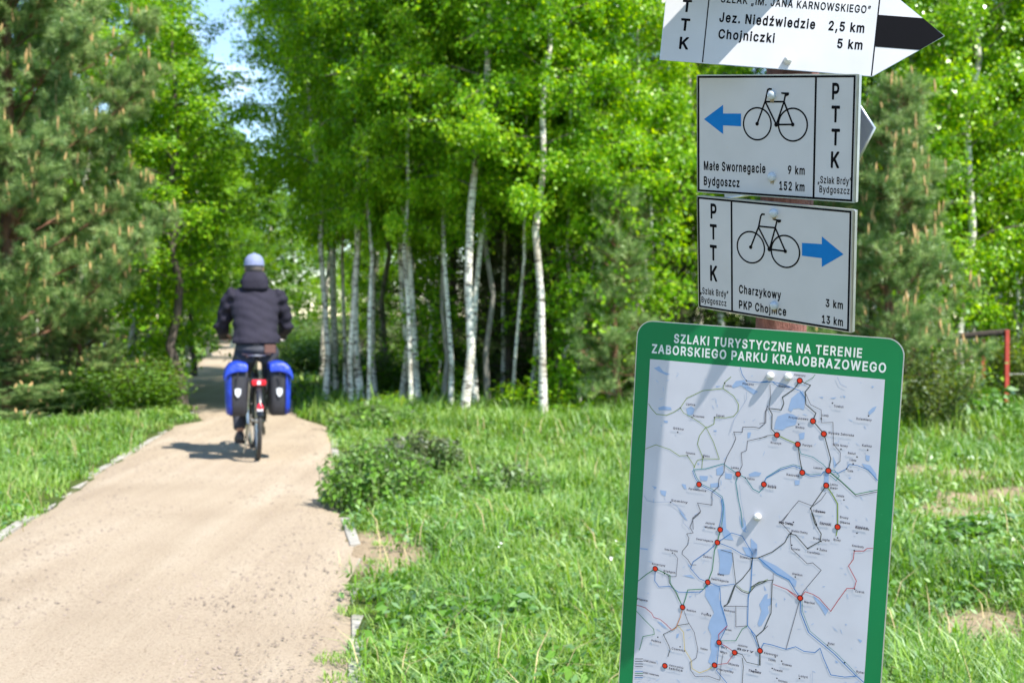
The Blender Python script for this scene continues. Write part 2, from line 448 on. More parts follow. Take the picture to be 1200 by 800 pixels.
def build_path():
    yy = np.unique(np.concatenate([np.linspace(-6, 20, 261), np.linspace(20, 110, 120)]))
    V = []; NX = 14
    for y in yy:
        a, b = left_edge(y), right_edge(y)
        a += (vnoise(0, y, 2.3, 5) - 0.5) * 0.10 - 0.03; b += (vnoise(3, y, 2.1, 6) - 0.5) * 0.10 + 0.04
        for i in range(NX + 1):
            t = i / NX
            x = a + (b - a) * t
            z = 0.012 * math.sin(math.pi * t) - 0.022 * (t in (0.0, 1.0)) + (float(vnoise(x, y, 1.2, 8)) - 0.5) * 0.012
            V.append((x, y, z))
    n = NX + 1
    Q = [(j * n + i, j * n + i + 1, (j + 1) * n + i + 1, (j + 1) * n + i) for j in range(len(yy) - 1) for i in range(NX)]
    o = link('path', np_mesh('path', V, Q, mats=[M['path']], smooth=True))
    return tag(o, 'pale sandy gravel cycle path running into the woods', kind='structure')
path = build_path()

def kerb_mesh(seed):
    rnd = random.Random(seed)
    b = MB(); b.box((0, 0, 0), (0.065, 0.97, 0.10), bev=0.006)
    b.V = [(x + rnd.uniform(-.003, .003), y + rnd.uniform(-.004, .004), z + rnd.uniform(-.004, .004)) for x, y, z in b.V]
    return b.mesh('kerb_stone', M['kerb'])
KM = [kerb_mesh(i) for i in range(3)]
for side, edge in ((-1, left_edge), (1, right_edge)):
    y = 2.0; k = 0
    while y < 14.0:
        a = Vector((float(edge(y)), y)); c = Vector((float(edge(y + 0.98)), y + 0.98)); mid = (a + c) / 2
        o = link('kerb_stone', KM[k % 3], path)
        o.location = (mid.x + side * 0.05, mid.y, -0.057 + random.uniform(-0.012, 0.010) - (0.014 * random.random() if side > 0 else 0))
        o.rotation_euler = (random.uniform(-.01, .01), random.uniform(-.05, .05), math.atan2(-(c - a).x, (c - a).y) + random.uniform(-.012, .012))
        y += 1.0; k += 1

def build_pebbles():
    rng = np.random.default_rng(3); N = 12000
    y = 3.4 + 13 * rng.random(N) ** 1.5; a, b = left_edge(y), right_edge(y); x = a + (b - a) * rng.random(N)
    keep = rng.random(N) < 0.3 + vnoise(x, y, 1.5, 12); x, y = x[keep], y[keep]; N = len(x)
    r = 0.003 + 0.007 * rng.random(N) ** 2.5
    oct_ = np.array([(1, 0, 0), (0, 1, 0), (-1, 0, 0), (0, -1, 0), (0, 0, .7), (0, 0, -.7)])
    V = oct_[None] * r[:, None, None] * (0.7 + 0.6 * rng.random((N, 6, 1))); V += np.stack([x, y, 0.008 + r * 0.2], 1)[:, None]
    T = np.array([(0, 1, 4), (1, 2, 4), (2, 3, 4), (3, 0, 4)])
    T = (T[None] + (np.arange(N) * 6)[:, None, None]).reshape(-1, 3)
    o = link('gravel', np_mesh('gravel', V.reshape(-1, 3), None, T, mats=[M['pebble']]))
    tag(o, 'loose brown pebbles scattered over the sandy path', kind='stuff')
build_pebbles()

# ------------------------------------------------------------------ sign poses, print (millimetres on each plate) and glyph outlines
POSE = {"s2":[0.25146,0.73799,0.05433,0.4296,-0.33643,2.03457],"s3":[0.29186,0.76044,0.05569,0.43286,-0.13243,2.0619],"b":[0.06813,0.46462,0.0627,0.23028,-0.03977,2.26792],"a":[0.02791,0.09358,0.09958,0.2424,-0.46239,2.03253]}
TEXT = {"a":[["SZLAK „IM. JANA KARNOWSKIEGO”",90.0,100.3,240.3,12.4,10],["Jez. Niedźwiedzie",90.8,68.4,154.7,16.1,24],["2,5 km",266.1,68.5,58.3,15.6,24],["Chojniczki",91.8,41.5,91.6,15.7,24],["5 km",282.9,41.2,41.5,15.6,24],["P",27.2,111.0,15.4,20.7,30],["T",28.3,80.2,14.9,20.3,30],["T",28.5,49.7,14.9,20.3,30],["K",29.5,19.6,14.9,20.3,30]],"s2":[["Małe Swornegacie",-135.1,-60.9,122.3,15.8,22],["9 km",28.5,-60.0,31.9,14.2,22],["Bydgoszcz",-135.2,-87.0,72.7,15.5,22],["152 km",12.7,-87.0,47.8,14.8,22],["„Szlak Brdy”",83.2,-71.8,59.3,11.5,6],["Bydgoszcz",86.3,-86.8,53.6,11.2,6],["P",104.6,60.6,12.4,26.1,30],["T",104.3,25.2,14.6,26.3,30],["T",105.2,-10.9,14.7,26.5,30],["K",105.3,-46.5,14.7,26.3,30]],"s3":[["Charzykowy",-63.8,-62.1,82.7,15.1,22],["PKP Chojnice",-64.3,-89.4,93.7,15.2,22],["3 km",102.1,-63.0,31.8,13.6,22],["13 km",95.2,-91.2,39.3,13.7,22],["„Szlak Brdy”",-144.4,-73.2,58.8,11.7,6],["Bydgoszcz",-142.4,-89.1,52.8,10.9,6],["P",-121.1,62.3,12.2,26.7,30],["T",-122.9,26.1,14.1,26.9,30],["T",-123.4,-10.8,14.2,27.5,30],["K",-123.4,-47.7,14.7,28.2,30]],"b":[["SZLAKI TURYSTYCZNE NA TERENIE",72.8,-37.0,334.7,16.6,22],["ZABORSKIEGO PARKU KRAJOBRAZOWEGO",31.6,-58.8,416.8,16.8,22]],"m":[["Lipnica",102.1,-147.0,17.2,4.0,18],["Luboń",172.4,-107.0,11.7,4.0,18],["Piaszno",203.9,-100.8,20.4,4.0,18],["Brzozowo",116.5,-167.0,21.2,4.0,18],["Zapceń",159.2,-161.8,15.3,4.0,18],["Gliśno",80.4,-193.4,20.3,4.0,18],["Osusznica",107.2,-235.2,17.3,4.0,18],["Mielno",139.0,-236.8,12.8,4.0,18],["Laska",192.1,-251.5,14.4,4.0,18],["Prądzona",222.9,-267.5,12.9,4.0,18],["Parszczenica",116.2,-299.8,33.0,4.0,18],["Rolbik",259.9,-275.8,15.3,4.0,18],["Sominy",84.4,-325.4,31.3,4.0,18],["Jeziorki",151.0,-357.4,17.5,4.0,18],["Młyńskie",150.3,-365.1,19.9,4.0,18],["Konarzyny",294.5,-77.0,19.2,4.0,18],["Kiedrowice",268.5,-98.8,18.8,4.0,18],["Trzebuń",365.4,-124.4,16.2,4.0,18],["Lendy",346.9,-142.0,10.6,4.0,18],["Dziemiany",404.2,-142.0,25.6,4.0,18],["Przymuszewo",289.2,-151.7,34.1,4.0,18],["Wysoka Zaborska",359.0,-171.1,43.2,4.0,18],["Windorp",302.1,-167.4,15.6,4.0,18],["Kruszyn",260.5,-199.1,18.5,4.0,18],["Parzyn",316.2,-197.0,16.7,4.0,18],["Orlik Nowy",367.9,-190.6,25.2,4.0,18],["Kalisz",416.7,-186.2,16.3,4.0,18],["Raduń",394.2,-201.9,12.9,4.0,18],["Lubnia",397.8,-213.3,11.1,4.0,18],["Lesno",337.8,-234.0,15.4,4.0,18],["Cale",395.5,-232.2,9.3,4.0,18],["Kaszuba",291.7,-251.7,22.5,4.0,18],["Leśno",368.0,-259.2,12.7,4.0,18],["Dwór",368.4,-265.1,12.7,4.0,18],["Rolbik",260.0,-277.5,15.3,4.0,18],["Zalesie",379.7,-277.2,13.0,4.0,18],["Czapiewo",341.5,-308.9,21.3,4.0,18],["Brusy",387.8,-313.5,14.5,4.0,18],["Główne",388.4,-322.2,17.0,4.0,18],["Czyczki",354.5,-328.0,19.4,4.0,18],["Małe Chełmy",283.6,-337.6,25.6,4.0,18],["Kinice",415.3,-326.2,20.7,4.0,18],["Swornegacie",135.7,-389.2,31.9,4.0,18],["Nowa Karczma",77.0,-417.2,25.0,4.0,18],["Konarzyny",54.3,-447.6,25.6,4.0,18],["Kiełpin",77.3,-457.5,23.0,4.0,18],["Małe",179.1,-447.0,11.9,4.0,18],["Swornegacie",167.8,-457.4,32.5,4.0,18],["Drzewicz",218.1,-409.4,19.4,4.0,18],["Babilon",125.3,-522.1,17.8,4.0,18],["Funka",153.7,-524.2,18.1,4.0,18],["Bachorze",194.8,-510.0,19.7,4.0,18],["Jarcewo",198.8,-544.4,11.9,4.0,18],["Płęsno",28.9,-518.2,21.0,4.0,18],["Polnica",61.2,-590.8,18.8,4.0,18],["Czernica",101.1,-598.3,25.8,4.0,18],["Pawłowo",155.5,-587.9,13.3,4.0,18],["Stary",192.9,-577.8,11.9,4.0,18],["Młyn",192.7,-587.3,12.7,4.0,18],["Jeziorna",224.0,-568.7,17.5,4.0,18],["Bory",223.6,-575.6,30.0,4.0,18],["Charzykowy",189.2,-619.6,29.9,4.0,18],["Objazda",208.5,-605.8,19.6,4.0,18],["Zbeniny",246.1,-610.4,23.1,4.0,18],["szlaki piesze",48.0,-631.0,23.8,4.0,18],["szlaki rowerowe",48.0,-653.9,31.3,4.0,18],["miejsce postoju",98.0,-630.4,27.5,4.0,18],["tablica",98.4,-635.9,26.2,4.0,18],["Żabno",150.7,-418.9,16.0,4.0,18],["Małe Chełmy",283.9,-337.2,24.5,4.0,18],["Wielkie Chełmy",306.2,-349.3,28.6,4.0,18],["Czarnowo",354.3,-329.6,19.7,4.0,18],["Żabno",346.3,-309.0,16.5,4.0,18],["Brusy Jaglie",345.0,-356.6,28.2,4.0,18],["Czartołomie",336.3,-382.1,21.3,4.0,18],["Turowiec",308.1,-380.5,15.8,4.0,18],["Żalno",357.2,-375.0,12.8,4.0,18],["Wielkie Gliśno",414.7,-328.0,23.2,4.0,18],["Kosobudy",411.4,-359.5,19.7,4.0,18],["Brusy",379.6,-353.7,12.3,4.0,18],["Rytel",381.9,-535.7,11.0,4.0,18],["Czersk",421.9,-436.9,15.4,4.0,18],["Giełdon",312.8,-424.6,17.9,4.0,18],["Męcikał",336.3,-470.3,18.5,4.0,18],["Klosnowo",271.7,-573.8,25.2,4.0,18],["Rytel",432.8,-575.6,13.3,4.0,18],["Chojnaty",280.3,-584.0,13.4,4.0,18],["Kłodawa",305.3,-587.4,16.7,4.0,18],["Powałki",290.9,-600.4,16.0,4.0,18],["Lotyń",335.4,-602.5,16.0,4.0,18],["Nieżychowice",300.4,-618.2,16.0,4.0,18],["Pawłówko",250.0,-611.4,18.1,4.0,18]]}
ROUTE = [["olive",1.65,[[29.9,-151.5],[36.6,-160.6],[46.6,-169.5],[65.9,-169.4],[79.8,-162.1],[91.5,-153.2],[102.5,-134.6],[131.6,-118.3],[168.7,-110.9],[188.9,-122.4],[198.7,-136.7],[198.3,-148.1],[191.1,-158.4],[175.7,-162.7],[156.1,-164.0],[156.0,-175.5],[145.4,-182.4],[141.4,-182.9],[130.4,-199.6],[127.4,-215.4],[138.7,-238.2]]],["olive",1.5,[[168.7,-110.9],[171.1,-99.3],[182.2,-88.7]]],["olive",1.5,[[91.5,-153.2],[98.1,-162.2],[114.6,-168.3],[133.2,-178.0],[142.3,-184.7],[156.8,-208.2],[169.6,-237.6],[140.8,-240.3],[129.1,-244.4],[125.6,-252.6],[124.0,-259.4]]],["olive",1.5,[[28.4,-235.8],[48.6,-225.6],[75.7,-231.1],[94.6,-240.7],[109.8,-238.1],[122.9,-254.9],[124.0,-259.4]]],["olive",1.5,[[138.7,-238.2],[138.0,-258.9]]],["teal",1.95,[[122.1,-262.8],[145.9,-257.9],[176.8,-245.2],[193.0,-254.0],[205.1,-260.2],[219.0,-265.3],[233.6,-283.3],[245.4,-287.5],[253.2,-277.0],[252.9,-272.5]]],["blue",1.65,[[121.0,-264.5],[127.1,-277.7],[135.7,-288.3],[156.1,-295.4],[176.5,-306.3],[180.2,-321.3],[179.8,-340.7],[176.7,-360.6]]],["teal",1.5,[[122.9,-262.3],[129.4,-275.9],[138.0,-286.5],[158.3,-292.8],[178.8,-304.4],[182.9,-320.9],[182.5,-340.3],[179.8,-360.1]]],["black",1.5,[[251.1,-133.3],[248.5,-141.1],[249.2,-163.7],[238.4,-174.3],[228.8,-173.5],[208.8,-175.6],[208.3,-185.2],[192.8,-186.1],[197.4,-197.9],[192.4,-211.8],[183.7,-230.1],[179.5,-244.1],[179.6,-259.5],[171.3,-272.1],[170.7,-287.7],[159.5,-298.9],[160.9,-322.0],[133.7,-321.8],[140.6,-336.5],[126.5,-350.2],[128.6,-371.5]]],["black",1.35,[[252.6,-187.9],[218.8,-199.3],[217.9,-216.5],[208.6,-221.5],[211.9,-244.0],[205.1,-260.2]]],["teal",1.95,[[205.1,-260.2],[202.2,-275.9],[207.7,-302.1],[215.1,-328.0],[218.6,-354.5]]],["grey",1.35,[[209.3,-278.8],[212.3,-301.5],[219.3,-327.4],[222.8,-346.2]]],["blue",1.5,[[197.4,-70.3],[202.0,-83.2],[210.4,-93.8],[233.4,-94.3],[248.4,-90.3]]],["grey",1.5,[[211.5,-112.6],[212.4,-125.8],[202.0,-145.9],[191.6,-166.0],[187.0,-187.5]]],["grey",1.5,[[31.2,-321.8],[38.0,-330.8],[52.6,-331.6],[83.2,-326.7],[100.1,-336.2],[110.9,-346.5],[109.8,-362.4],[122.6,-372.4]]],["black",1.05,[[159.5,-298.9],[160.9,-322.0]]],["dark",2.24,[[304.2,-84.5],[295.9,-99.0],[283.5,-109.5],[275.7,-115.9],[279.0,-126.8],[275.2,-138.4],[260.8,-138.0],[253.3,-138.0],[259.5,-147.5],[260.4,-173.8],[270.5,-182.9]]],["olive",2.54,[[270.5,-182.9],[288.5,-189.5],[307.9,-195.2]]],["dark",2.24,[[307.9,-195.2],[312.9,-220.5],[318.8,-243.3]]],["dark",2.24,[[304.2,-84.5],[313.7,-88.1],[323.1,-91.0],[314.7,-102.9],[317.2,-124.9],[335.3,-137.9],[331.4,-152.0],[351.4,-172.1],[365.8,-214.1],[363.1,-234.5]]],["dark",2.1,[[361.1,-260.4],[336.7,-303.6],[349.6,-331.7]]],["black",1.2,[[316.0,-106.4],[325.2,-124.1],[344.0,-131.5],[346.2,-153.4],[365.3,-150.7],[368.4,-187.9],[381.2,-201.2],[381.5,-216.0],[373.7,-224.3]]],["teal",1.5,[[307.9,-195.2],[314.2,-211.0],[334.7,-214.1],[353.7,-224.9],[363.1,-234.5]]],["blue",1.8,[[252.9,-272.5],[255.3,-261.5],[280.7,-243.2],[302.6,-233.7],[315.8,-237.0],[318.8,-243.3],[333.2,-247.9],[351.3,-243.8],[354.6,-237.8],[363.1,-234.5]]],["teal",1.35,[[252.7,-269.4],[256.6,-259.1],[280.5,-240.2],[302.4,-231.1],[317.5,-234.1],[319.5,-243.2],[333.0,-245.3],[351.1,-241.2]]],["green",1.65,[[363.1,-234.5],[384.3,-248.8],[410.8,-269.4],[447.3,-257.2]]],["black",1.35,[[365.5,-237.2],[386.3,-251.6],[412.8,-272.1],[447.5,-260.5]]],["blue",1.5,[[363.1,-234.5],[379.9,-236.5],[393.7,-227.4],[396.8,-219.6],[411.1,-219.7],[429.2,-224.8],[446.2,-241.0]]],["teal",1.5,[[363.1,-234.5],[372.4,-231.8],[382.1,-241.7],[377.2,-249.8],[365.8,-241.9]]],["olive",2.99,[[361.1,-260.4],[373.4,-276.2],[382.3,-289.9],[384.9,-329.3]]],["black",1.2,[[361.9,-272.2],[354.0,-286.3],[340.2,-299.4],[315.7,-293.3],[303.7,-310.0],[288.4,-336.8]]],["dark",1.35,[[239.6,-193.1],[254.3,-185.8],[270.5,-182.9]]],["black",1.2,[[252.5,-95.6],[254.7,-117.9],[253.3,-138.0],[247.1,-143.2],[247.3,-163.9],[237.9,-166.8]]],["blue",1.65,[[233.4,-94.3],[256.0,-90.8],[275.0,-93.5],[305.3,-101.9],[315.4,-113.9]]],["green",1.2,[[313.6,-86.3],[325.9,-77.8],[329.9,-71.9]]],["blue",1.35,[[256.0,-90.8],[267.8,-97.9],[290.2,-97.7]]],["grey",1.65,[[367.4,-72.2],[373.6,-84.5],[384.7,-88.9]]],["green",1.95,[[178.9,-364.1],[175.1,-388.0],[170.6,-404.3],[168.7,-439.8],[161.7,-462.9],[154.9,-476.6],[125.0,-483.3],[121.9,-498.9],[117.2,-516.7]]],["green",1.8,[[25.6,-483.0],[43.7,-468.0],[60.9,-454.4],[80.7,-460.0],[89.9,-462.5],[90.7,-476.3],[103.0,-490.2],[117.2,-516.7]]],["dark",1.2,[[60.9,-454.4],[79.0,-458.7],[87.5,-464.1],[89.0,-475.8],[101.4,-491.2],[117.2,-516.7]]],["blue",1.65,[[60.9,-454.4],[60.9,-477.2],[69.8,-487.0],[91.0,-482.2],[107.1,-490.3],[147.4,-484.6],[162.0,-468.4]]],["blue",1.65,[[175.1,-388.0],[158.7,-406.2],[132.0,-430.0],[128.0,-443.2],[145.9,-459.3],[161.7,-462.9]]],["blue",1.65,[[175.1,-388.0],[201.5,-393.8],[221.6,-402.3],[240.4,-405.9]]],["blue",1.65,[[175.1,-388.0],[199.9,-366.9],[219.6,-369.8],[240.8,-399.3]]],["blue",1.5,[[161.7,-462.9],[182.3,-467.0],[209.4,-458.5],[213.5,-461.7]]],["dark",1.5,[[182.2,-400.6],[204.0,-403.1],[207.4,-425.8],[213.3,-457.9],[203.6,-492.6],[194.3,-502.1]]],["dark",2.1,[[240.4,-405.9],[238.5,-424.7],[224.3,-446.4],[211.4,-460.1],[199.9,-497.2],[193.1,-501.5]]],["blue",2.1,[[240.4,-405.9],[240.6,-459.1],[237.2,-479.1],[239.1,-529.2],[255.6,-545.6],[264.4,-569.5]]],["dark",1.95,[[213.5,-461.7],[225.7,-469.4],[237.5,-471.3],[248.1,-455.9],[270.3,-441.9]]],["olive",1.35,[[214.9,-459.6],[226.3,-467.0],[237.3,-468.6],[247.2,-453.8],[270.2,-439.6]]],["black",1.35,[[194.3,-502.1],[215.7,-497.6],[237.0,-494.6]]],["black",1.35,[[215.7,-498.3],[218.0,-535.0],[239.1,-529.2]]],["red",1.5,[[26.1,-528.2],[45.1,-530.2],[58.2,-538.0],[62.8,-545.2],[75.3,-546.9],[86.1,-553.0],[99.0,-562.7]]],["yellow",1.5,[[110.7,-552.6],[121.6,-562.5],[125.4,-593.7],[138.7,-611.1],[141.6,-626.5],[156.1,-631.6],[171.7,-622.5],[183.4,-611.9]]],["orange",1.8,[[117.2,-516.7],[113.9,-536.0],[106.9,-557.2],[99.0,-562.7]]],["black",1.2,[[117.2,-516.7],[128.5,-541.4],[141.7,-558.8],[150.3,-589.0],[148.5,-605.2],[136.9,-615.4],[139.8,-630.8],[148.5,-640.3],[172.4,-634.3],[194.5,-637.7]]],["green",1.5,[[25.9,-539.6],[44.3,-552.5],[64.0,-567.1],[65.8,-576.9],[44.1,-584.9],[38.4,-612.4]]],["dark",1.5,[[130.7,-544.9],[110.7,-551.8],[99.0,-562.7],[83.1,-573.7],[94.5,-591.6],[97.8,-599.0],[94.5,-613.7]]],["black",1.35,[[140.7,-338.4],[127.4,-352.0],[122.3,-368.5],[128.9,-377.3],[117.0,-381.0],[121.5,-388.3],[120.2,-400.3],[110.8,-413.5],[110.3,-419.5],[121.8,-427.6],[128.4,-436.5],[138.4,-434.9]]],["black",1.05,[[94.8,-420.0],[102.7,-428.7],[101.4,-462.6],[85.1,-465.2]]],["blue",1.65,[[184.4,-468.6],[188.2,-499.2],[202.3,-535.9],[191.9,-561.3],[189.2,-568.9],[188.1,-597.5],[187.6,-621.3],[208.6,-640.8]]],["red",1.65,[[202.3,-535.9],[187.5,-554.3],[189.2,-568.9],[204.6,-574.7],[218.8,-581.7]]],["green",1.35,[[189.0,-565.8],[219.5,-560.1],[229.8,-536.7],[239.1,-529.2]]],["dark",1.35,[[218.8,-581.7],[232.6,-583.0],[241.2,-595.0],[266.4,-595.9],[264.4,-569.5]]],["red",1.35,[[183.4,-611.9],[206.4,-603.8],[218.8,-581.7]]],["dark",1.5,[[233.0,-588.8],[235.9,-603.9],[235.8,-635.2]]],["black",1.35,[[257.4,-543.3],[264.7,-536.1],[275.3,-522.6]]],["black",1.05,[[197.5,-587.8],[195.0,-611.9],[194.5,-637.7]]],["dark",2.1,[[237.4,-407.5],[250.7,-404.3],[274.7,-390.2],[296.2,-369.8],[302.7,-353.7],[313.9,-353.9],[335.7,-374.4],[356.9,-358.8],[357.9,-345.5],[345.7,-328.6],[339.0,-310.8]]],["black",1.35,[[300.3,-316.2],[286.4,-335.2],[304.4,-351.5],[306.2,-368.3],[308.1,-379.4],[325.7,-391.8],[337.4,-401.3],[346.5,-398.0],[361.9,-408.7],[334.9,-449.0],[329.1,-463.3],[310.0,-558.5]]],["olive",2.39,[[384.9,-329.3],[383.4,-345.5]]],["red",1.65,[[446.2,-357.5],[436.4,-359.0],[431.4,-364.2],[415.5,-366.7],[414.7,-381.6],[407.6,-393.9],[422.4,-417.5],[419.7,-431.0],[407.2,-433.1],[394.2,-455.9],[382.9,-477.4],[361.4,-457.7],[350.0,-452.9],[336.9,-450.6],[329.1,-463.3],[305.1,-452.1],[280.2,-446.8]]],["blue",2.1,[[329.1,-463.3],[331.9,-489.4],[347.0,-520.9],[370.1,-535.6],[393.1,-550.1],[412.3,-565.2],[433.3,-581.8],[446.4,-590.3]]],["teal",1.2,[[332.1,-462.8],[334.7,-487.0],[349.8,-518.5],[372.2,-532.9],[395.9,-547.7],[415.0,-562.8],[434.9,-579.5]]],["blue",1.8,[[245.3,-535.8],[264.4,-569.5],[269.7,-555.3],[285.1,-555.5],[310.0,-558.5],[326.4,-550.7],[341.8,-556.2],[360.3,-554.6],[368.9,-545.3],[375.5,-561.1],[390.1,-588.5],[413.8,-587.6],[433.3,-581.8]]],["dark",2.1,[[240.6,-459.1],[255.3,-447.0],[279.7,-439.2],[278.2,-445.2],[279.6,-498.7],[268.2,-531.6],[255.6,-545.6],[264.4,-569.5],[264.5,-596.3]]],["black",1.05,[[279.0,-427.8],[279.7,-439.2]]],["blue",2.1,[[250.7,-404.3],[284.6,-426.9],[307.8,-434.5],[318.2,-449.9],[329.1,-463.3]]],["red",1.5,[[280.2,-446.8],[305.1,-452.1],[324.7,-464.8]]],["grey",1.05,[[358.7,-587.2],[359.4,-610.0]]]]
LAKE = [[[36.5,-86.0],[46.5,-81.3],[55.2,-90.3],[67.7,-93.9],[61.7,-96.7],[47.1,-91.8]],[[48.8,-157.4],[58.9,-153.3],[73.2,-154.2],[75.5,-158.7],[51.1,-161.9]],[[102.8,-154.0],[111.4,-148.1],[118.4,-152.4],[116.2,-162.3],[106.4,-166.4]],[[184.0,-105.7],[191.2,-95.5],[206.4,-92.2],[214.8,-102.8],[232.5,-110.6],[225.2,-116.2],[211.3,-108.8],[201.3,-102.2],[188.1,-108.4]],[[134.7,-272.1],[150.6,-270.9],[149.2,-279.6],[137.2,-280.4]],[[164.8,-255.6],[177.0,-248.3],[178.8,-265.4],[166.3,-267.0]],[[181.7,-261.2],[195.4,-261.4],[194.1,-271.2],[182.3,-270.8]],[[155.4,-283.9],[171.0,-279.9],[173.4,-287.3],[156.6,-290.7]],[[224.3,-257.8],[235.5,-251.8],[247.1,-253.0],[243.6,-259.2],[226.5,-262.1]],[[61.6,-307.8],[74.0,-308.2],[72.5,-318.2],[64.1,-315.4]],[[176.8,-310.1],[181.4,-307.6],[185.5,-324.4],[189.8,-362.6],[183.2,-363.5],[181.3,-332.8]],[[60.4,-179.8],[68.5,-179.0],[69.6,-182.8],[63.1,-183.5]],[[155.6,-187.1],[161.4,-186.5],[161.6,-189.2],[156.5,-189.7]],[[44.7,-302.1],[55.1,-303.5],[52.0,-307.1]],[[101.6,-290.8],[109.7,-291.7],[112.2,-300.0],[107.3,-299.1]],[[128.6,-249.1],[133.4,-249.7],[132.1,-253.7]],[[217.9,-184.2],[224.4,-183.4],[222.7,-193.1],[218.5,-194.4]],[[154.7,-107.6],[164.5,-106.7],[156.9,-110.1]],[[96.0,-334.8],[106.7,-343.2],[113.0,-348.2],[107.0,-349.0]],[[218.6,-335.2],[223.7,-342.2],[226.6,-357.2],[222.0,-357.9]],[[291.4,-116.3],[301.9,-105.9],[310.9,-101.4],[315.5,-115.8],[314.8,-134.4],[305.4,-132.4],[296.3,-134.4],[292.9,-140.4],[287.1,-137.2],[289.1,-127.7]],[[269.2,-150.3],[285.6,-143.0],[296.9,-144.4],[304.6,-148.5],[301.7,-161.9],[287.1,-167.2],[280.0,-173.6],[264.9,-173.3],[266.1,-161.9]],[[308.2,-176.1],[318.4,-173.1],[318.0,-184.4],[310.8,-187.0]],[[306.0,-258.8],[315.2,-256.9],[315.0,-265.2],[307.7,-266.9]],[[422.7,-127.1],[429.3,-119.2],[436.1,-115.6],[433.1,-124.2],[424.9,-132.3]],[[423.3,-199.9],[430.5,-200.9],[430.0,-210.1],[424.6,-208.9]],[[418.0,-215.2],[432.3,-217.1],[443.0,-230.4],[444.6,-243.0],[438.6,-232.8],[421.8,-220.2]],[[356.7,-237.5],[363.6,-236.6],[364.8,-255.1],[356.9,-263.5]],[[369.0,-208.2],[373.2,-216.9],[377.3,-223.8],[372.1,-228.2]],[[338.2,-109.1],[346.2,-109.1],[345.6,-111.4]],[[378.4,-102.3],[383.9,-104.7],[382.3,-107.4]],[[425.0,-82.3],[430.4,-82.9],[427.1,-86.1]],[[396.5,-241.8],[402.6,-241.4],[400.2,-243.9]],[[357.2,-109.9],[368.6,-106.9],[364.5,-110.3]],[[158.6,-470.9],[174.3,-466.3],[184.2,-466.6],[183.6,-488.3],[192.6,-506.3],[199.6,-524.6],[202.3,-535.9],[188.0,-562.1],[187.2,-581.9],[183.2,-614.3],[170.8,-608.8],[175.6,-588.1],[172.9,-576.7],[173.9,-558.8],[167.1,-546.2],[170.1,-529.9],[176.5,-517.0],[170.7,-506.2],[157.7,-488.8]],[[176.2,-399.6],[201.7,-397.6],[205.0,-418.4],[200.5,-442.5],[181.0,-445.7],[181.6,-422.1]],[[182.7,-355.8],[195.9,-365.5],[204.6,-379.7],[188.9,-380.1],[183.6,-371.2]],[[220.8,-388.9],[247.8,-388.6],[246.9,-404.1],[229.4,-403.0]],[[257.8,-487.1],[266.2,-468.3],[271.8,-465.4],[271.1,-484.8],[268.9,-512.2],[260.3,-527.3],[256.9,-522.1],[262.3,-497.9]],[[113.4,-458.6],[129.4,-454.8],[137.9,-460.6],[125.7,-459.4]],[[69.4,-552.0],[77.7,-552.5],[90.7,-562.2],[84.5,-561.4]],[[211.5,-332.4],[218.4,-350.7],[227.7,-362.8],[221.0,-361.8],[214.3,-347.4]],[[28.4,-420.2],[45.1,-419.6],[43.2,-422.3],[29.4,-422.9]],[[108.4,-569.0],[113.6,-566.0],[112.0,-574.3],[108.0,-576.2]],[[125.3,-557.1],[136.1,-553.9],[131.4,-557.5]],[[192.2,-565.2],[198.6,-573.8],[195.1,-580.4]],[[127.7,-493.9],[132.6,-493.9],[129.9,-496.7]],[[100.6,-344.0],[111.0,-348.4],[117.6,-357.3],[111.4,-354.3]],[[117.7,-427.5],[122.2,-435.5],[130.6,-440.0],[124.6,-441.0]],[[250.7,-403.5],[264.3,-407.2],[283.8,-413.6],[303.3,-423.8],[320.9,-434.3],[319.8,-445.9],[307.9,-436.4],[284.7,-428.8],[261.1,-417.3]],[[350.1,-454.0],[361.7,-461.5],[379.1,-475.4],[374.3,-486.4],[365.4,-474.0],[356.3,-464.3]],[[264.9,-478.2],[277.9,-472.1],[278.6,-483.5],[273.2,-488.3],[275.8,-499.4],[264.0,-524.7],[258.2,-525.7],[262.3,-497.9]],[[235.2,-371.3],[247.4,-381.0],[248.5,-400.0],[237.3,-405.6]],[[386.3,-502.4],[397.9,-511.5],[392.2,-508.8]],[[430.8,-516.7],[438.8,-518.9],[436.6,-523.1]],[[263.3,-451.5],[269.5,-460.1],[266.1,-460.6]],[[365.6,-436.3],[371.0,-435.4],[368.2,-437.8]],[[300.5,-468.2],[304.3,-469.5],[301.8,-471.8]],[[337.2,-483.9],[342.8,-485.6],[339.2,-487.4]],[[407.7,-494.7],[412.1,-495.4],[410.0,-497.3]],[[286.2,-482.2],[288.6,-477.9],[289.2,-487.4]],[[395.6,-561.0],[402.0,-564.2],[397.8,-566.2]]]
STOP = [[205.5,-260.1],[134.9,-287.7],[252.9,-272.5],[304.2,-84.5],[331.4,-152.0],[351.4,-172.1],[270.5,-182.9],[307.9,-195.2],[318.8,-243.3],[363.1,-234.5],[361.1,-260.4],[384.9,-329.3],[178.9,-364.1],[175.1,-388.0],[60.9,-454.4],[161.7,-462.9],[117.2,-516.7],[189.2,-568.9],[218.8,-581.7],[183.4,-611.9],[89.8,-631.5],[329.1,-463.3],[264.4,-569.5]]
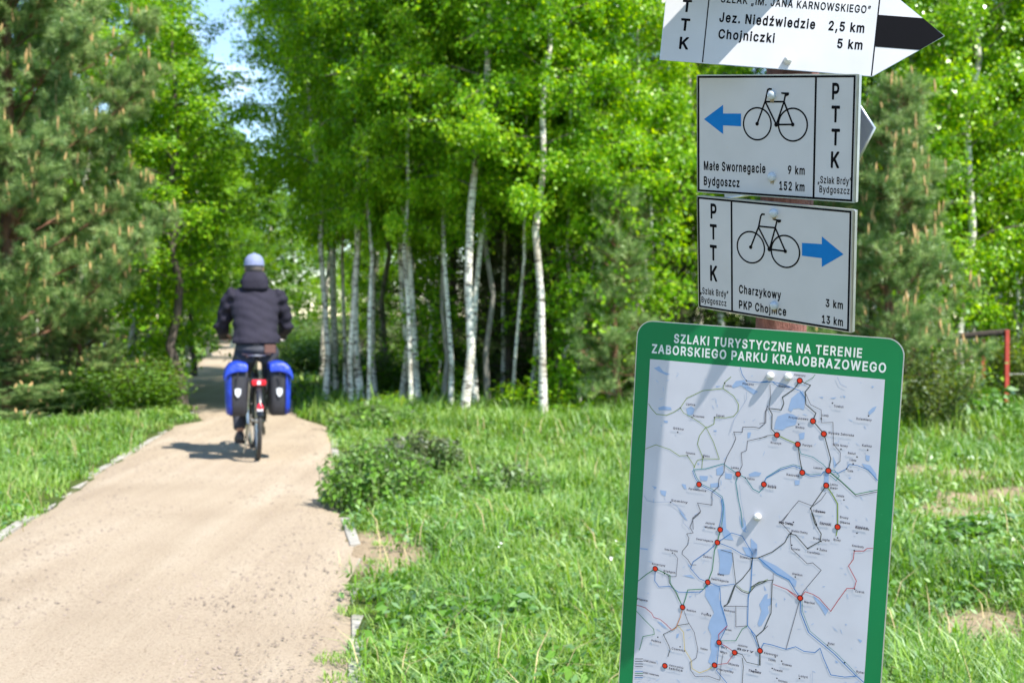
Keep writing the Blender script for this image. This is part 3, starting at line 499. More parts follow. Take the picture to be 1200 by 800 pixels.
DOT = [[91.5,-153.2],[114.6,-168.3],[156.1,-164.0],[89.2,-197.9],[109.8,-238.1],[139.9,-238.0],[171.2,-101.1],[210.3,-93.0],[83.3,-327.5],[219.0,-265.3],[362.4,-117.8],[345.0,-146.2],[423.9,-133.5],[381.9,-195.2],[426.3,-191.2],[409.5,-205.2],[403.9,-217.7],[393.7,-227.4],[392.6,-281.4],[307.2,-160.5],[336.8,-304.3],[348.4,-330.0],[308.8,-332.0],[306.3,-351.2],[305.3,-353.3],[348.5,-331.9],[358.7,-358.5],[336.8,-374.2],[353.3,-372.5],[308.7,-372.5],[418.0,-335.2],[415.4,-365.9],[386.1,-348.1],[318.2,-427.5],[420.5,-432.0],[381.3,-537.3],[92.0,-420.0],[164.3,-520.3],[73.1,-580.7],[116.7,-590.6],[292.0,-575.4],[303.8,-580.8],[288.0,-597.0],[297.4,-613.0],[336.7,-605.4],[258.9,-605.2],[79.1,-460.6],[240.4,-405.9],[412.1,-562.3]]
PRINT = {"s2":{"div":[[74.7,97.0],[77.3,-95.7]],"arrow":[[-135.0,25.8],[-96.6,50.4],[-96.5,35.9],[-61.4,36.4],[-61.3,15.3],[-96.5,16.2],[-96.4,1.6]],"wheels":[[-30.3,20.2],[36.0,20.4]],"wr":[[-30.6,51.1],[-30.0,-10.9],[-53.9,19.7],[-7.1,20.7]],"tubes":[[[-30.3,20.2],[-15.3,57.5],[-11.2,75.2],[-8.3,76.9],[-3.6,76.5]],[[-15.3,56.2],[19.4,56.6]],[[-15.3,56.2],[5.8,19.7]],[[19.4,56.6],[5.8,19.7]],[[19.4,56.6],[36.0,20.4]],[[5.8,19.7],[36.0,20.4]],[[19.4,56.6],[22.0,68.8]]],"saddle":[[14.0,71.6],[28.5,71.3],[28.1,67.2],[23.9,65.2],[20.1,68.4],[14.5,69.2]],"hub":[[-30.3,20.2],[5.8,19.7],[36.0,20.4]],"bolt":[[-2.5,67.1],[-0.6,-65.6]]},"s3":{"div":[[-77.5,98.5],[-79.6,-97.8]],"arrow":[[56.9,38.3],[93.0,39.9],[92.8,52.5],[131.9,27.4],[93.6,2.4],[93.4,16.8],[57.2,17.0]],"wheels":[[-40.6,20.9],[26.0,21.1]],"wr":[[-40.5,52.7],[-40.6,-11.5],[-63.9,18.5],[-17.2,23.4]],"tubes":[[[-40.6,20.9],[-25.1,57.4],[-21.0,75.8],[-18.6,78.9],[-13.2,79.0]],[[-26.0,58.1],[6.8,58.3]],[[-26.0,57.3],[-4.0,21.2]],[[6.8,58.3],[-4.0,21.2]],[[6.8,58.3],[26.0,21.1]],[[-4.0,21.2],[26.0,21.1]],[[6.8,58.3],[10.4,72.1]]],"saddle":[[3.1,73.3],[18.0,72.8],[17.7,69.2],[13.2,67.1],[9.6,70.6],[3.5,71.2]],"hub":[[-40.6,20.9],[-4.0,21.2],[26.0,21.1]],"bolt":[[4.7,83.0],[6.3,-73.6]]},"a":{"div":[[342.3,123.6],[341.8,-0.2]],"ldiv":[[69.7,103.2],[70.3,0.1]],"bolt":[[206.5,15.2]],"band":[[342.3,98.9],[414.4,98.2],[342.8,48.2],[413.5,50.1]],"bl":[0.8,0.2],"tip":[450.0,73.5],"edge":[[379.1,126.4]]},"b":{"bolt":[[252.3,-80.6],[283.8,-79.3],[245.1,-331.5]],"tl":[2.1,-0.5],"tr":[473.3,0.4],"itl":[30.2,-70.5],"itr":[446.9,-69.1],"legend":[[[30.5,-630.2],[46.4,-627.1]],[[30.8,-635.0],[46.7,-631.9]],[[31.1,-639.8],[47.0,-636.7]],[[31.4,-644.7],[47.3,-641.5]],[[31.9,-653.6],[47.8,-650.4]],[[32.1,-657.6],[48.0,-654.4]],[[32.3,-661.6],[48.2,-658.4]],[[32.5,-665.7],[48.5,-662.5]]]}}
GLYPHS = {"L": ".264:80,-18 108,-19 128,-12 149,10 156,30 157,46 148,73 127,94 108,100 92,103 64,94 42,74 35,54 35,30 39,14 64,-12|A556:10,-14 82,-16 96,-10 144,122 150,126 330,126 335,122 384,-10 398,-16 462,-16 474,-11 478,2 475,14 375,286 288,518 282,523 274,525 202,524 190,520 181,502 1,6 2,-6;182,215 178,218 237,398 242,390 253,354 300,218 298,215|B532:54,-14 254,-16 302,-11 346,2 374,16 407,50 423,78 431,106 434,138 427,186 404,230 382,251 358,266 384,290 400,310 412,346 414,366 412,398 398,442 383,466 358,491 334,506 294,519 246,525 62,525 54,523 48,518 44,506 44,2 48,-10;142,74 142,214 262,214 290,208 314,193 334,166 339,142 335,114 330,104 316,90 302,81 250,73;142,302 142,435 254,435 286,428 301,418 314,398 320,366 312,338 294,318 270,306 238,301|C586:246,-21 278,-23 318,-18 366,-3 402,18 436,47 459,79 474,107 482,131 488,155 487,167 482,173 470,176 410,176 398,172 392,163 383,135 367,111 342,90 318,77 286,70 266,69 214,78 186,94 156,123 140,151 129,179 121,223 119,259 122,295 129,331 145,367 168,399 194,420 234,436 274,440 302,437 326,429 357,407 377,383 388,363 393,343 402,334 470,332 481,335 488,347 483,375 472,407 451,443 406,488 366,512 310,528 266,532 226,528 182,517 134,492 110,472 77,435 54,395 38,355 28,307 25,239 28,199 37,155 56,107 81,67 112,35 138,14 186,-9 218,-18|D578:54,-14 222,-16 278,-11 322,1 358,17 393,42 424,74 446,110 463,150 475,214 478,258 475,298 464,358 447,398 435,418 423,438 402,460 362,491 318,511 278,520 226,525 62,525 54,523 48,518 44,506 44,2 48,-10;142,74 141,434 222,436 266,431 310,416 338,393 352,378 366,350 376,322 382,282 383,250 379,206 375,186 359,146 330,109 306,93 278,82 218,73|E495:54,-14 374,-16 387,-10 391,2 391,54 388,66 382,71 146,73 142,74 141,78 142,212 358,214 366,219 371,230 371,282 368,294 362,300 350,302 146,302 141,306 142,435 370,436 382,440 387,450 388,510 378,523 62,525 54,523 48,518 44,506 44,2 48,-10|F486:54,-14 122,-16 130,-15 139,-6 142,204 342,205 354,208 360,214 362,274 359,286 354,291 342,294 146,294 141,298 141,434 262,436 366,436 378,440 383,446 385,454 385,506 384,514 374,524 62,525 54,523 45,514 44,2 48,-10|G596:250,-21 266,-23 298,-21 350,-10 386,6 410,21 446,56 467,87 479,115 487,143 494,195 494,251 488,267 474,272 286,272 274,269 269,263 267,251 268,199 274,187 286,183 394,183 397,175 392,151 382,131 368,111 350,93 322,78 286,70 254,70 214,78 194,89 174,105 153,127 133,167 121,223 121,287 129,331 140,359 154,383 182,411 218,431 238,437 270,440 298,437 334,424 364,399 384,367 393,343 406,334 478,334 486,340 489,351 476,399 456,435 438,457 394,495 350,517 326,524 262,532 222,528 178,516 138,496 118,480 76,435 52,395 37,355 26,295 24,259 26,215 41,143 54,111 77,71 122,26 142,11 178,-7 218,-18|I249:74,-14 154,-15 162,-9 166,2 166,506 162,518 154,524 82,525 70,520 64,510 64,2 68,-10|J472:167,-21 187,-23 227,-18 271,-3 303,21 332,55 348,99 352,143 352,507 350,515 342,523 331,525 271,525 258,515 256,347 256,143 248,103 237,87 227,78 211,70 183,66 159,70 136,83 126,95 118,111 112,179 103,188 35,189 23,185 18,175 17,143 22,99 38,55 50,39 68,19 99,-3 143,-18|K543:54,-14 122,-16 130,-15 139,-6 142,162 194,217 198,218 362,-12 374,-16 446,-16 460,-10 464,-2 462,9 264,286 382,416 460,498 463,506 463,514 454,523 446,525 358,523 142,291 140,514 130,524 122,525 62,525 54,523 48,518 44,506 44,2 48,-10|L469:54,-14 358,-16 366,-15 375,-6 376,62 366,72 142,74 141,298 140,514 130,524 122,525 62,525 54,523 45,514 44,2 48,-10|M704:54,-14 126,-15 134,-9 138,2 138,326 138,322 144,318 270,-2 282,-15 342,-16 356,-6 486,327 489,-2 494,-12 506,-16 566,-16 578,-12 584,2 584,242 584,506 583,514 574,523 478,525 470,523 461,514 314,129 300,174 167,514 158,523 150,525 54,523 45,514 44,506 44,2 48,-10|N599:54,-14 122,-16 130,-15 139,-6 140,358 142,360 201,262 374,-8 382,-15 390,-16 462,-16 475,-10 479,2 479,506 476,518 471,522 458,525 402,525 394,524 384,514 382,152 150,516 142,523 134,525 62,525 54,523 48,518 44,506 44,2 48,-10|O609:246,-21 282,-22 314,-18 346,-10 390,10 422,34 456,71 480,111 496,155 507,215 507,295 496,355 479,399 454,439 422,473 394,497 354,516 310,528 282,531 266,532 226,528 182,517 142,497 101,463 77,435 58,403 40,363 29,311 25,271 28,203 37,155 56,107 81,67 112,35 146,9 186,-9 218,-18;242,71 214,78 186,94 160,119 142,147 128,179 121,223 121,287 128,327 137,351 152,379 174,405 194,421 222,433 266,440 290,437 318,431 350,413 379,383 391,363 404,331 412,295 414,247 412,211 403,175 394,152 378,124 362,106 342,90 306,74 286,70|P521:54,-14 122,-16 130,-15 139,-6 142,169 242,170 274,172 310,180 338,192 362,208 386,232 399,250 415,286 423,318 423,378 404,438 387,462 370,479 342,500 318,511 262,523 62,525 54,523 45,514 44,2 48,-10;146,258 141,262 141,434 258,435 286,427 302,416 319,394 327,366 327,326 319,302 309,286 289,270 262,261 234,258|R525:54,-14 122,-16 130,-15 139,-6 141,178 146,182 238,180 342,-11 358,-16 426,-16 438,-12 443,-2 443,6 338,198 338,202 362,217 377,230 398,254 416,290 423,322 423,382 416,414 403,442 387,466 358,491 338,504 310,515 266,523 62,525 50,520 44,506 44,2 48,-10;142,272 142,435 258,435 286,428 306,416 315,406 323,390 328,374 329,346 323,314 305,290 282,278 258,272|S523:192,-23 228,-25 276,-20 328,-4 356,11 384,35 398,53 414,81 422,113 423,161 413,197 398,221 368,251 352,262 308,283 204,311 172,324 152,336 136,353 131,373 132,385 135,397 148,416 160,427 176,435 212,442 260,438 276,433 296,422 317,397 322,373 332,363 400,363 414,369 417,381 413,409 405,433 388,460 368,482 348,498 320,514 280,526 240,531 196,530 160,523 136,515 100,494 75,473 55,445 39,405 36,377 39,345 51,309 72,282 92,264 104,255 144,236 288,191 311,177 326,161 329,149 329,129 326,117 313,97 280,75 256,68 232,65 188,68 152,84 131,105 117,145 112,150 100,153 40,153 32,151 25,145 23,129 34,81 47,57 64,35 92,11 120,-5 152,-16|T525:187,-14 254,-16 262,-15 271,-6 273,434 418,436 428,442 433,454 432,514 422,524 262,525 34,525 22,520 16,510 16,454 20,442 26,438 177,434 177,2 181,-10|W762:149,-14 230,-16 238,-13 244,-6 342,354 441,-6 450,-15 458,-16 530,-16 542,-9 547,2 685,506 682,518 674,524 598,524 588,514 585,502 500,170 494,146 490,146 489,150 398,502 395,514 386,523 310,525 302,524 294,518 194,142 94,518 86,524 78,525 10,523 1,514 1,502 137,6 141,-6|Z514:36,-14 394,-16 402,-15 411,-10 415,2 415,54 412,66 406,71 150,74 411,454 413,506 412,514 406,521 394,525 42,525 34,523 28,518 24,506 24,454 28,442 38,437 289,434 28,54 26,2 28,-6|a465:140,-23 164,-25 204,-19 232,-8 260,10 263,-7 268,-13 280,-16 336,-16 350,-7 353,5 353,253 346,305 325,345 300,369 280,382 260,390 208,400 164,398 108,383 68,358 40,325 26,297 27,285 30,281 36,276 92,259 108,261 124,284 144,302 176,314 212,314 228,310 247,297 257,281 260,257 256,248 120,226 96,219 52,195 35,177 22,153 15,121 15,93 23,57 34,37 46,21 72,-1 104,-16;168,61 144,63 118,77 110,89 108,101 110,121 120,133 144,146 212,157 256,165 260,161 260,137 253,109 241,89 220,73 196,64|b500:203,-22 251,-23 295,-11 323,4 357,34 385,78 396,110 404,150 404,226 396,266 381,306 360,338 322,374 287,391 259,398 207,399 163,387 131,363 130,410 130,506 126,518 119,524 111,525 55,525 47,523 38,514 38,-2 41,-10 51,-15 115,-15 124,-10 131,16 147,1 167,-11;199,65 179,73 163,84 141,118 130,162 130,218 133,238 145,270 169,298 183,307 199,312 219,314 239,312 255,308 279,291 293,274 300,258 308,234 312,198 308,142 293,106 267,77 255,69 239,65|c472:188,-22 212,-24 252,-20 280,-11 316,8 344,35 361,58 377,94 378,106 372,114 360,119 312,132 300,132 292,126 281,102 270,86 244,68 208,62 184,65 164,73 152,80 131,106 118,138 112,190 115,218 123,254 140,282 152,296 180,310 208,314 236,310 260,299 273,286 294,250 304,247 316,249 372,265 378,278 373,294 362,318 345,342 316,368 280,387 232,399 184,399 164,396 136,388 112,375 89,358 60,328 38,290 23,238 18,186 27,118 42,78 60,48 85,22 108,3 148,-15|d500:168,-22 204,-24 240,-18 272,-3 296,17 299,-6 308,-15 372,-16 380,-13 386,-6 388,506 384,518 376,524 304,523 298,518 295,506 295,462 295,366 292,363 260,387 220,399 176,399 136,390 104,375 71,346 55,326 44,306 27,262 19,214 19,162 27,114 42,74 58,46 72,30 100,4 132,-12;184,65 168,70 152,80 139,94 127,114 118,138 114,162 112,194 115,222 122,254 130,270 152,296 168,307 180,311 204,314 220,312 240,307 264,291 285,258 292,230 296,194 293,154 282,114 273,98 256,80 224,65|e480:192,-22 220,-24 260,-19 288,-11 312,2 339,22 361,46 377,78 380,90 378,98 368,107 312,120 300,119 291,110 280,91 267,78 252,69 216,62 184,65 156,77 136,95 119,126 114,150 116,153 368,153 376,155 385,162 386,170 386,226 383,242 381,258 369,294 346,334 308,371 276,387 252,395 228,399 184,399 136,388 104,371 84,355 58,326 39,294 28,258 19,214 20,158 27,118 35,94 58,50 84,21 100,9 140,-12;116,238 123,262 132,277 144,292 168,308 204,314 228,312 252,302 264,292 282,266 289,242 288,237|g501:184,-165 204,-167 236,-165 272,-159 300,-149 323,-137 343,-121 362,-101 378,-73 385,-45 388,-13 388,375 385,387 380,392 368,395 308,393 298,383 296,362 272,381 256,389 216,399 176,399 132,389 100,372 59,331 42,303 30,271 20,227 18,199 19,167 27,119 43,79 58,55 81,31 104,14 136,-2 188,-11 216,-10 240,-5 268,6 292,25 294,23 293,-25 285,-49 272,-63 240,-77 200,-81 160,-74 136,-58 112,-31 104,-26 92,-28 48,-52 38,-61 36,-73 46,-93 88,-135 128,-155 156,-162;204,75 168,81 152,90 136,107 118,143 112,191 119,243 135,279 152,297 164,305 184,312 204,314 240,308 268,287 278,275 289,247 296,203 293,151 285,127 276,111 263,95 244,82 228,77|h486:47,-14 111,-16 119,-15 128,-6 130,234 133,258 141,278 155,294 179,308 203,313 231,311 255,299 272,278 277,262 280,238 282,-6 291,-15 299,-16 355,-16 367,-12 373,2 373,242 368,290 356,326 341,350 319,372 303,383 283,391 251,399 223,400 199,398 175,391 143,375 131,366 129,514 119,524 111,525 55,525 43,520 37,506 37,2 41,-10|i243:47,-14 111,-16 119,-15 128,-6 130,374 128,386 116,394 55,395 43,391 38,382 37,2 41,-10;66,430 87,427 111,433 131,451 140,466 142,486 136,510 119,528 99,537 83,540 55,532 35,514 29,502 25,482 34,454 51,437|j243:-16,-157 8,-159 44,-154 80,-138 109,-109 118,-93 125,-69 130,-33 130,375 129,383 120,393 56,395 44,391 38,383 37,-29 33,-53 24,-65 12,-70 -12,-72 -20,-75 -24,-81 -26,-141 -22,-153;62,431 80,427 104,430 123,443 138,463 142,483 138,503 124,524 104,536 84,540 56,533 38,519 27,499 25,479 31,459 48,439|k457:47,-14 111,-16 119,-15 128,-6 130,134 151,153 160,146 283,-11 295,-16 367,-16 375,-15 384,-10 387,2 385,10 223,214 365,362 373,370 375,378 371,389 363,394 287,395 275,392 131,246 129,514 119,524 111,525 55,525 47,523 41,518 37,506 37,2 41,-10|l227:66,-14 138,-15 148,-10 152,2 152,506 151,514 142,523 74,525 62,520 56,510 56,2 60,-10|m686:47,-14 111,-16 119,-15 128,-6 130,246 134,270 146,290 155,300 179,312 199,314 231,308 244,298 256,278 258,2 263,-11 275,-16 331,-16 339,-15 349,-6 351,254 357,278 367,294 391,311 415,314 443,311 463,300 477,278 480,254 480,50 480,2 482,-6 491,-15 559,-15 569,-10 573,2 572,274 564,314 556,334 543,353 522,374 503,387 467,399 443,402 411,400 379,392 355,379 319,347 295,375 279,387 243,399 215,402 179,396 159,387 131,368 125,386 115,394 55,395 42,390 37,374 37,2 41,-10|n486:47,-14 111,-16 119,-15 128,-6 131,246 141,278 155,294 175,306 203,313 231,311 255,299 272,278 280,238 280,2 285,-10 299,-16 355,-16 369,-10 373,2 373,114 373,246 368,290 356,326 341,350 319,372 303,383 283,391 251,399 211,399 187,395 143,375 131,364 125,386 115,394 55,395 47,393 39,385 37,374 37,2 41,-10|o491:188,-22 220,-23 268,-14 304,1 327,18 357,50 373,78 386,110 396,162 397,194 389,254 373,298 357,326 331,354 304,375 268,392 228,399 184,399 148,392 112,375 85,354 58,326 38,290 27,258 19,202 19,170 27,118 38,86 58,50 85,22 112,1 148,-15;208,62 172,68 152,80 139,94 123,122 115,154 112,186 115,218 123,254 142,286 152,296 172,308 204,314 228,312 244,307 273,286 284,270 297,238 303,194 301,154 285,106 264,81 252,73 228,64|p500:47,-157 111,-159 119,-158 128,-149 131,14 151,-2 183,-18 207,-23 259,-22 295,-11 322,3 351,28 372,55 388,87 404,151 404,227 396,267 385,299 368,327 348,351 323,373 295,388 267,397 247,399 207,399 175,391 159,384 131,361 125,387 115,394 55,395 44,391 38,383 37,-141 41,-153;219,63 199,65 183,71 171,78 154,95 142,115 134,139 130,163 129,199 133,239 146,271 157,287 171,300 187,309 223,314 255,308 279,291 292,275 308,235 312,179 304,131 296,111 283,92 255,69|r335:47,-14 111,-16 119,-15 128,-6 130,242 133,262 147,285 171,303 207,310 247,308 256,314 259,326 257,390 247,399 223,401 191,399 175,395 143,380 131,369 123,389 111,395 55,395 43,391 38,382 37,2 41,-10|s441:150,-22 210,-23 258,-12 290,5 306,17 328,42 339,62 346,94 347,110 343,134 335,158 320,178 298,199 266,215 154,245 138,252 128,262 125,278 133,298 146,308 166,315 202,316 222,310 239,298 257,266 270,261 322,273 333,278 339,286 339,294 331,318 314,345 293,366 258,388 234,395 206,399 162,399 142,395 114,387 90,375 52,342 41,322 33,294 32,262 37,238 45,218 66,192 86,177 114,164 234,131 246,121 251,110 250,94 247,86 238,77 210,64 182,61 154,64 134,72 120,86 108,114 94,123 38,111 23,102 21,90 32,54 45,34 64,14 82,0 106,-12|t303:148,-18 176,-20 208,-16 222,-10 229,2 217,58 212,65 200,70 180,66 152,69 143,82 143,310 212,314 216,318 220,330 220,374 218,386 204,395 144,395 140,477 136,483 124,487 68,487 54,482 50,470 49,398 44,395 8,395 -5,390 -10,378 -10,330 -9,322 0,313 48,310 49,90 55,54 63,34 84,8 104,-6 128,-15|u486:159,-19 187,-21 219,-17 251,-4 279,15 285,-7 299,-16 355,-16 367,-12 372,-3 372,381 367,391 355,395 299,395 285,389 280,377 280,145 276,121 259,90 247,79 231,71 207,66 179,68 163,75 149,85 138,101 134,113 130,141 128,385 119,394 111,395 55,395 41,389 37,377 37,129 38,109 46,73 54,53 69,29 91,8 127,-12|w643:132,-14 197,-16 211,-10 222,22 281,234 285,238 356,-10 369,-16 425,-16 437,-13 447,2 558,366 560,382 553,392 541,395 481,395 469,389 464,382 407,174 399,146 397,143 395,146 334,374 325,392 313,395 253,395 242,390 236,382 169,142 101,385 97,391 85,395 25,395 13,391 8,382 8,374 121,2 124,-6|y465:67,-159 111,-160 151,-147 170,-135 191,-114 213,-79 385,369 386,381 379,392 367,395 307,395 295,391 290,385 197,125 195,120 190,129 96,389 83,395 19,395 7,391 3,385 2,373 145,1 131,-43 114,-67 95,-74 63,-70 51,-74 45,-83 33,-127 34,-147 47,-155|z456:36,-14 336,-16 350,-10 355,2 355,54 353,62 344,71 157,74 346,322 349,334 349,374 343,390 328,395 52,395 40,392 34,386 32,326 36,314 44,308 222,306 31,58 26,46 26,2 30,-10|ó491:188,-22 220,-23 268,-14 304,1 327,18 357,50 373,78 386,110 396,162 397,194 389,254 373,298 357,326 331,354 304,375 268,392 228,399 184,399 148,392 112,375 85,354 58,326 38,290 27,258 19,202 19,170 27,118 38,86 58,50 85,22 112,1 148,-15;208,62 172,68 152,80 139,94 123,122 115,154 112,186 115,218 123,254 142,286 152,296 172,308 204,314 228,312 244,307 273,286 284,270 297,238 303,194 301,154 285,106 264,81 252,73 228,64;179,414 228,413 244,420 309,518 312,530 304,543 232,545 224,544 215,538 166,434 167,422|ą465:280,-159 312,-161 332,-157 364,-144 372,-131 357,-87 348,-73 340,-71 316,-77 300,-77 296,-67 301,-51 347,-11 353,1 353,253 346,305 337,325 325,345 308,363 272,386 244,394 208,400 172,399 144,394 108,383 84,370 55,345 35,317 26,297 27,285 30,281 36,276 80,263 96,259 108,261 124,284 144,302 176,314 212,314 224,311 243,301 253,289 260,261 256,248 120,226 84,214 56,198 38,181 24,157 15,121 15,93 23,57 34,37 56,11 84,-8 120,-20 156,-25 200,-20 232,-10 212,-39 206,-55 203,-79 207,-107 215,-123 232,-141 252,-153;168,61 144,63 118,77 110,89 108,101 110,121 120,133 144,146 212,157 256,165 260,161 260,137 253,109 241,89 220,73 196,64|ę480:280,-162 312,-164 336,-159 364,-148 373,-138 372,-126 352,-77 340,-72 320,-80 308,-81 300,-79 297,-70 299,-58 306,-42 365,46 380,86 378,98 368,107 312,120 300,119 291,110 280,91 267,78 252,69 216,62 184,65 156,77 136,95 119,126 114,150 116,153 368,153 380,156 385,162 387,174 386,230 380,261 369,294 358,318 336,345 312,368 276,387 252,395 228,399 184,399 136,388 104,371 84,355 58,326 39,294 23,238 18,186 23,138 38,86 58,50 84,21 112,1 140,-12 168,-19 220,-26 206,-58 204,-82 207,-106 219,-130 232,-143 252,-155;116,238 123,262 132,277 144,292 168,308 204,314 228,312 252,302 264,292 282,266 289,242 288,237|ł283:128,-16 168,-18 192,-14 204,-6 207,4 197,56 193,64 180,70 152,68 143,76 141,284 196,320 199,332 199,380 194,392 184,398 176,396 144,378 141,380 141,508 136,519 128,524 68,525 56,522 50,516 48,504 48,324 -3,292 -9,284 -10,276 -10,228 -4,214 0,211 12,210 44,229 48,228 48,80 51,52 60,28 71,12 92,-4|ń486:47,-14 111,-16 119,-15 128,-6 131,246 141,278 155,294 175,306 203,313 231,311 255,299 272,278 280,238 280,2 285,-10 299,-16 355,-16 369,-10 373,2 373,114 373,246 368,290 356,326 341,350 319,372 303,383 283,391 251,399 211,399 187,395 143,375 131,364 125,386 115,394 55,395 47,393 39,385 37,374 37,2 41,-10;175,414 227,413 239,419 308,522 309,534 302,542 295,544 227,544 213,538 163,434 165,422|ś441:150,-22 210,-23 258,-12 290,5 306,17 328,42 339,62 346,94 347,110 343,134 335,158 320,178 298,199 266,215 154,245 138,252 128,262 125,278 133,298 146,308 166,315 202,316 222,310 239,298 257,266 270,261 322,273 333,278 339,286 339,294 331,318 314,345 293,366 258,388 234,395 206,399 162,399 142,395 114,387 90,375 52,342 41,322 33,294 32,262 37,238 45,218 66,192 86,177 114,164 234,131 246,121 251,110 250,94 247,86 238,77 210,64 182,61 154,64 134,72 120,86 108,114 94,123 38,111 23,102 21,90 32,54 45,34 64,14 82,0 106,-12;157,414 206,413 222,420 290,522 291,534 282,543 210,545 202,544 195,538 144,434 145,422|Ż514:36,-14 394,-16 402,-15 411,-10 415,2 415,54 412,66 406,71 150,74 411,454 413,506 412,514 406,521 394,525 42,525 34,523 28,518 24,506 24,454 28,442 38,437 289,434 28,54 26,2 28,-6;209,558 222,556 250,564 268,582 275,598 278,614 271,638 250,661 230,668 202,667 186,659 169,642 161,618 164,594 170,582 190,564|ż456:36,-14 336,-16 350,-10 355,2 355,54 353,62 344,71 157,74 346,322 349,334 349,374 343,390 328,395 52,395 40,392 34,386 32,326 36,314 44,308 222,306 31,58 26,46 26,2 30,-10;169,430 188,427 212,432 234,450 241,462 245,486 240,506 224,526 204,536 184,540 156,530 138,514 131,498 128,482 135,458 153,438|”376:46,304 98,302 106,305 112,312 167,508 162,519 154,524 86,525 74,522 68,516 36,320 40,308;169,304 222,302 230,305 236,312 288,500 288,516 278,524 206,525 195,520 190,512 161,332 161,312|„363:32,-133 88,-134 97,-129 101,-121 153,67 153,75 144,85 72,87 60,84 55,79 22,-117 26,-129;155,-133 208,-135 216,-132 222,-125 273,55 277,71 270,83 256,87 196,87 184,84 179,79 146,-117 147,-125",
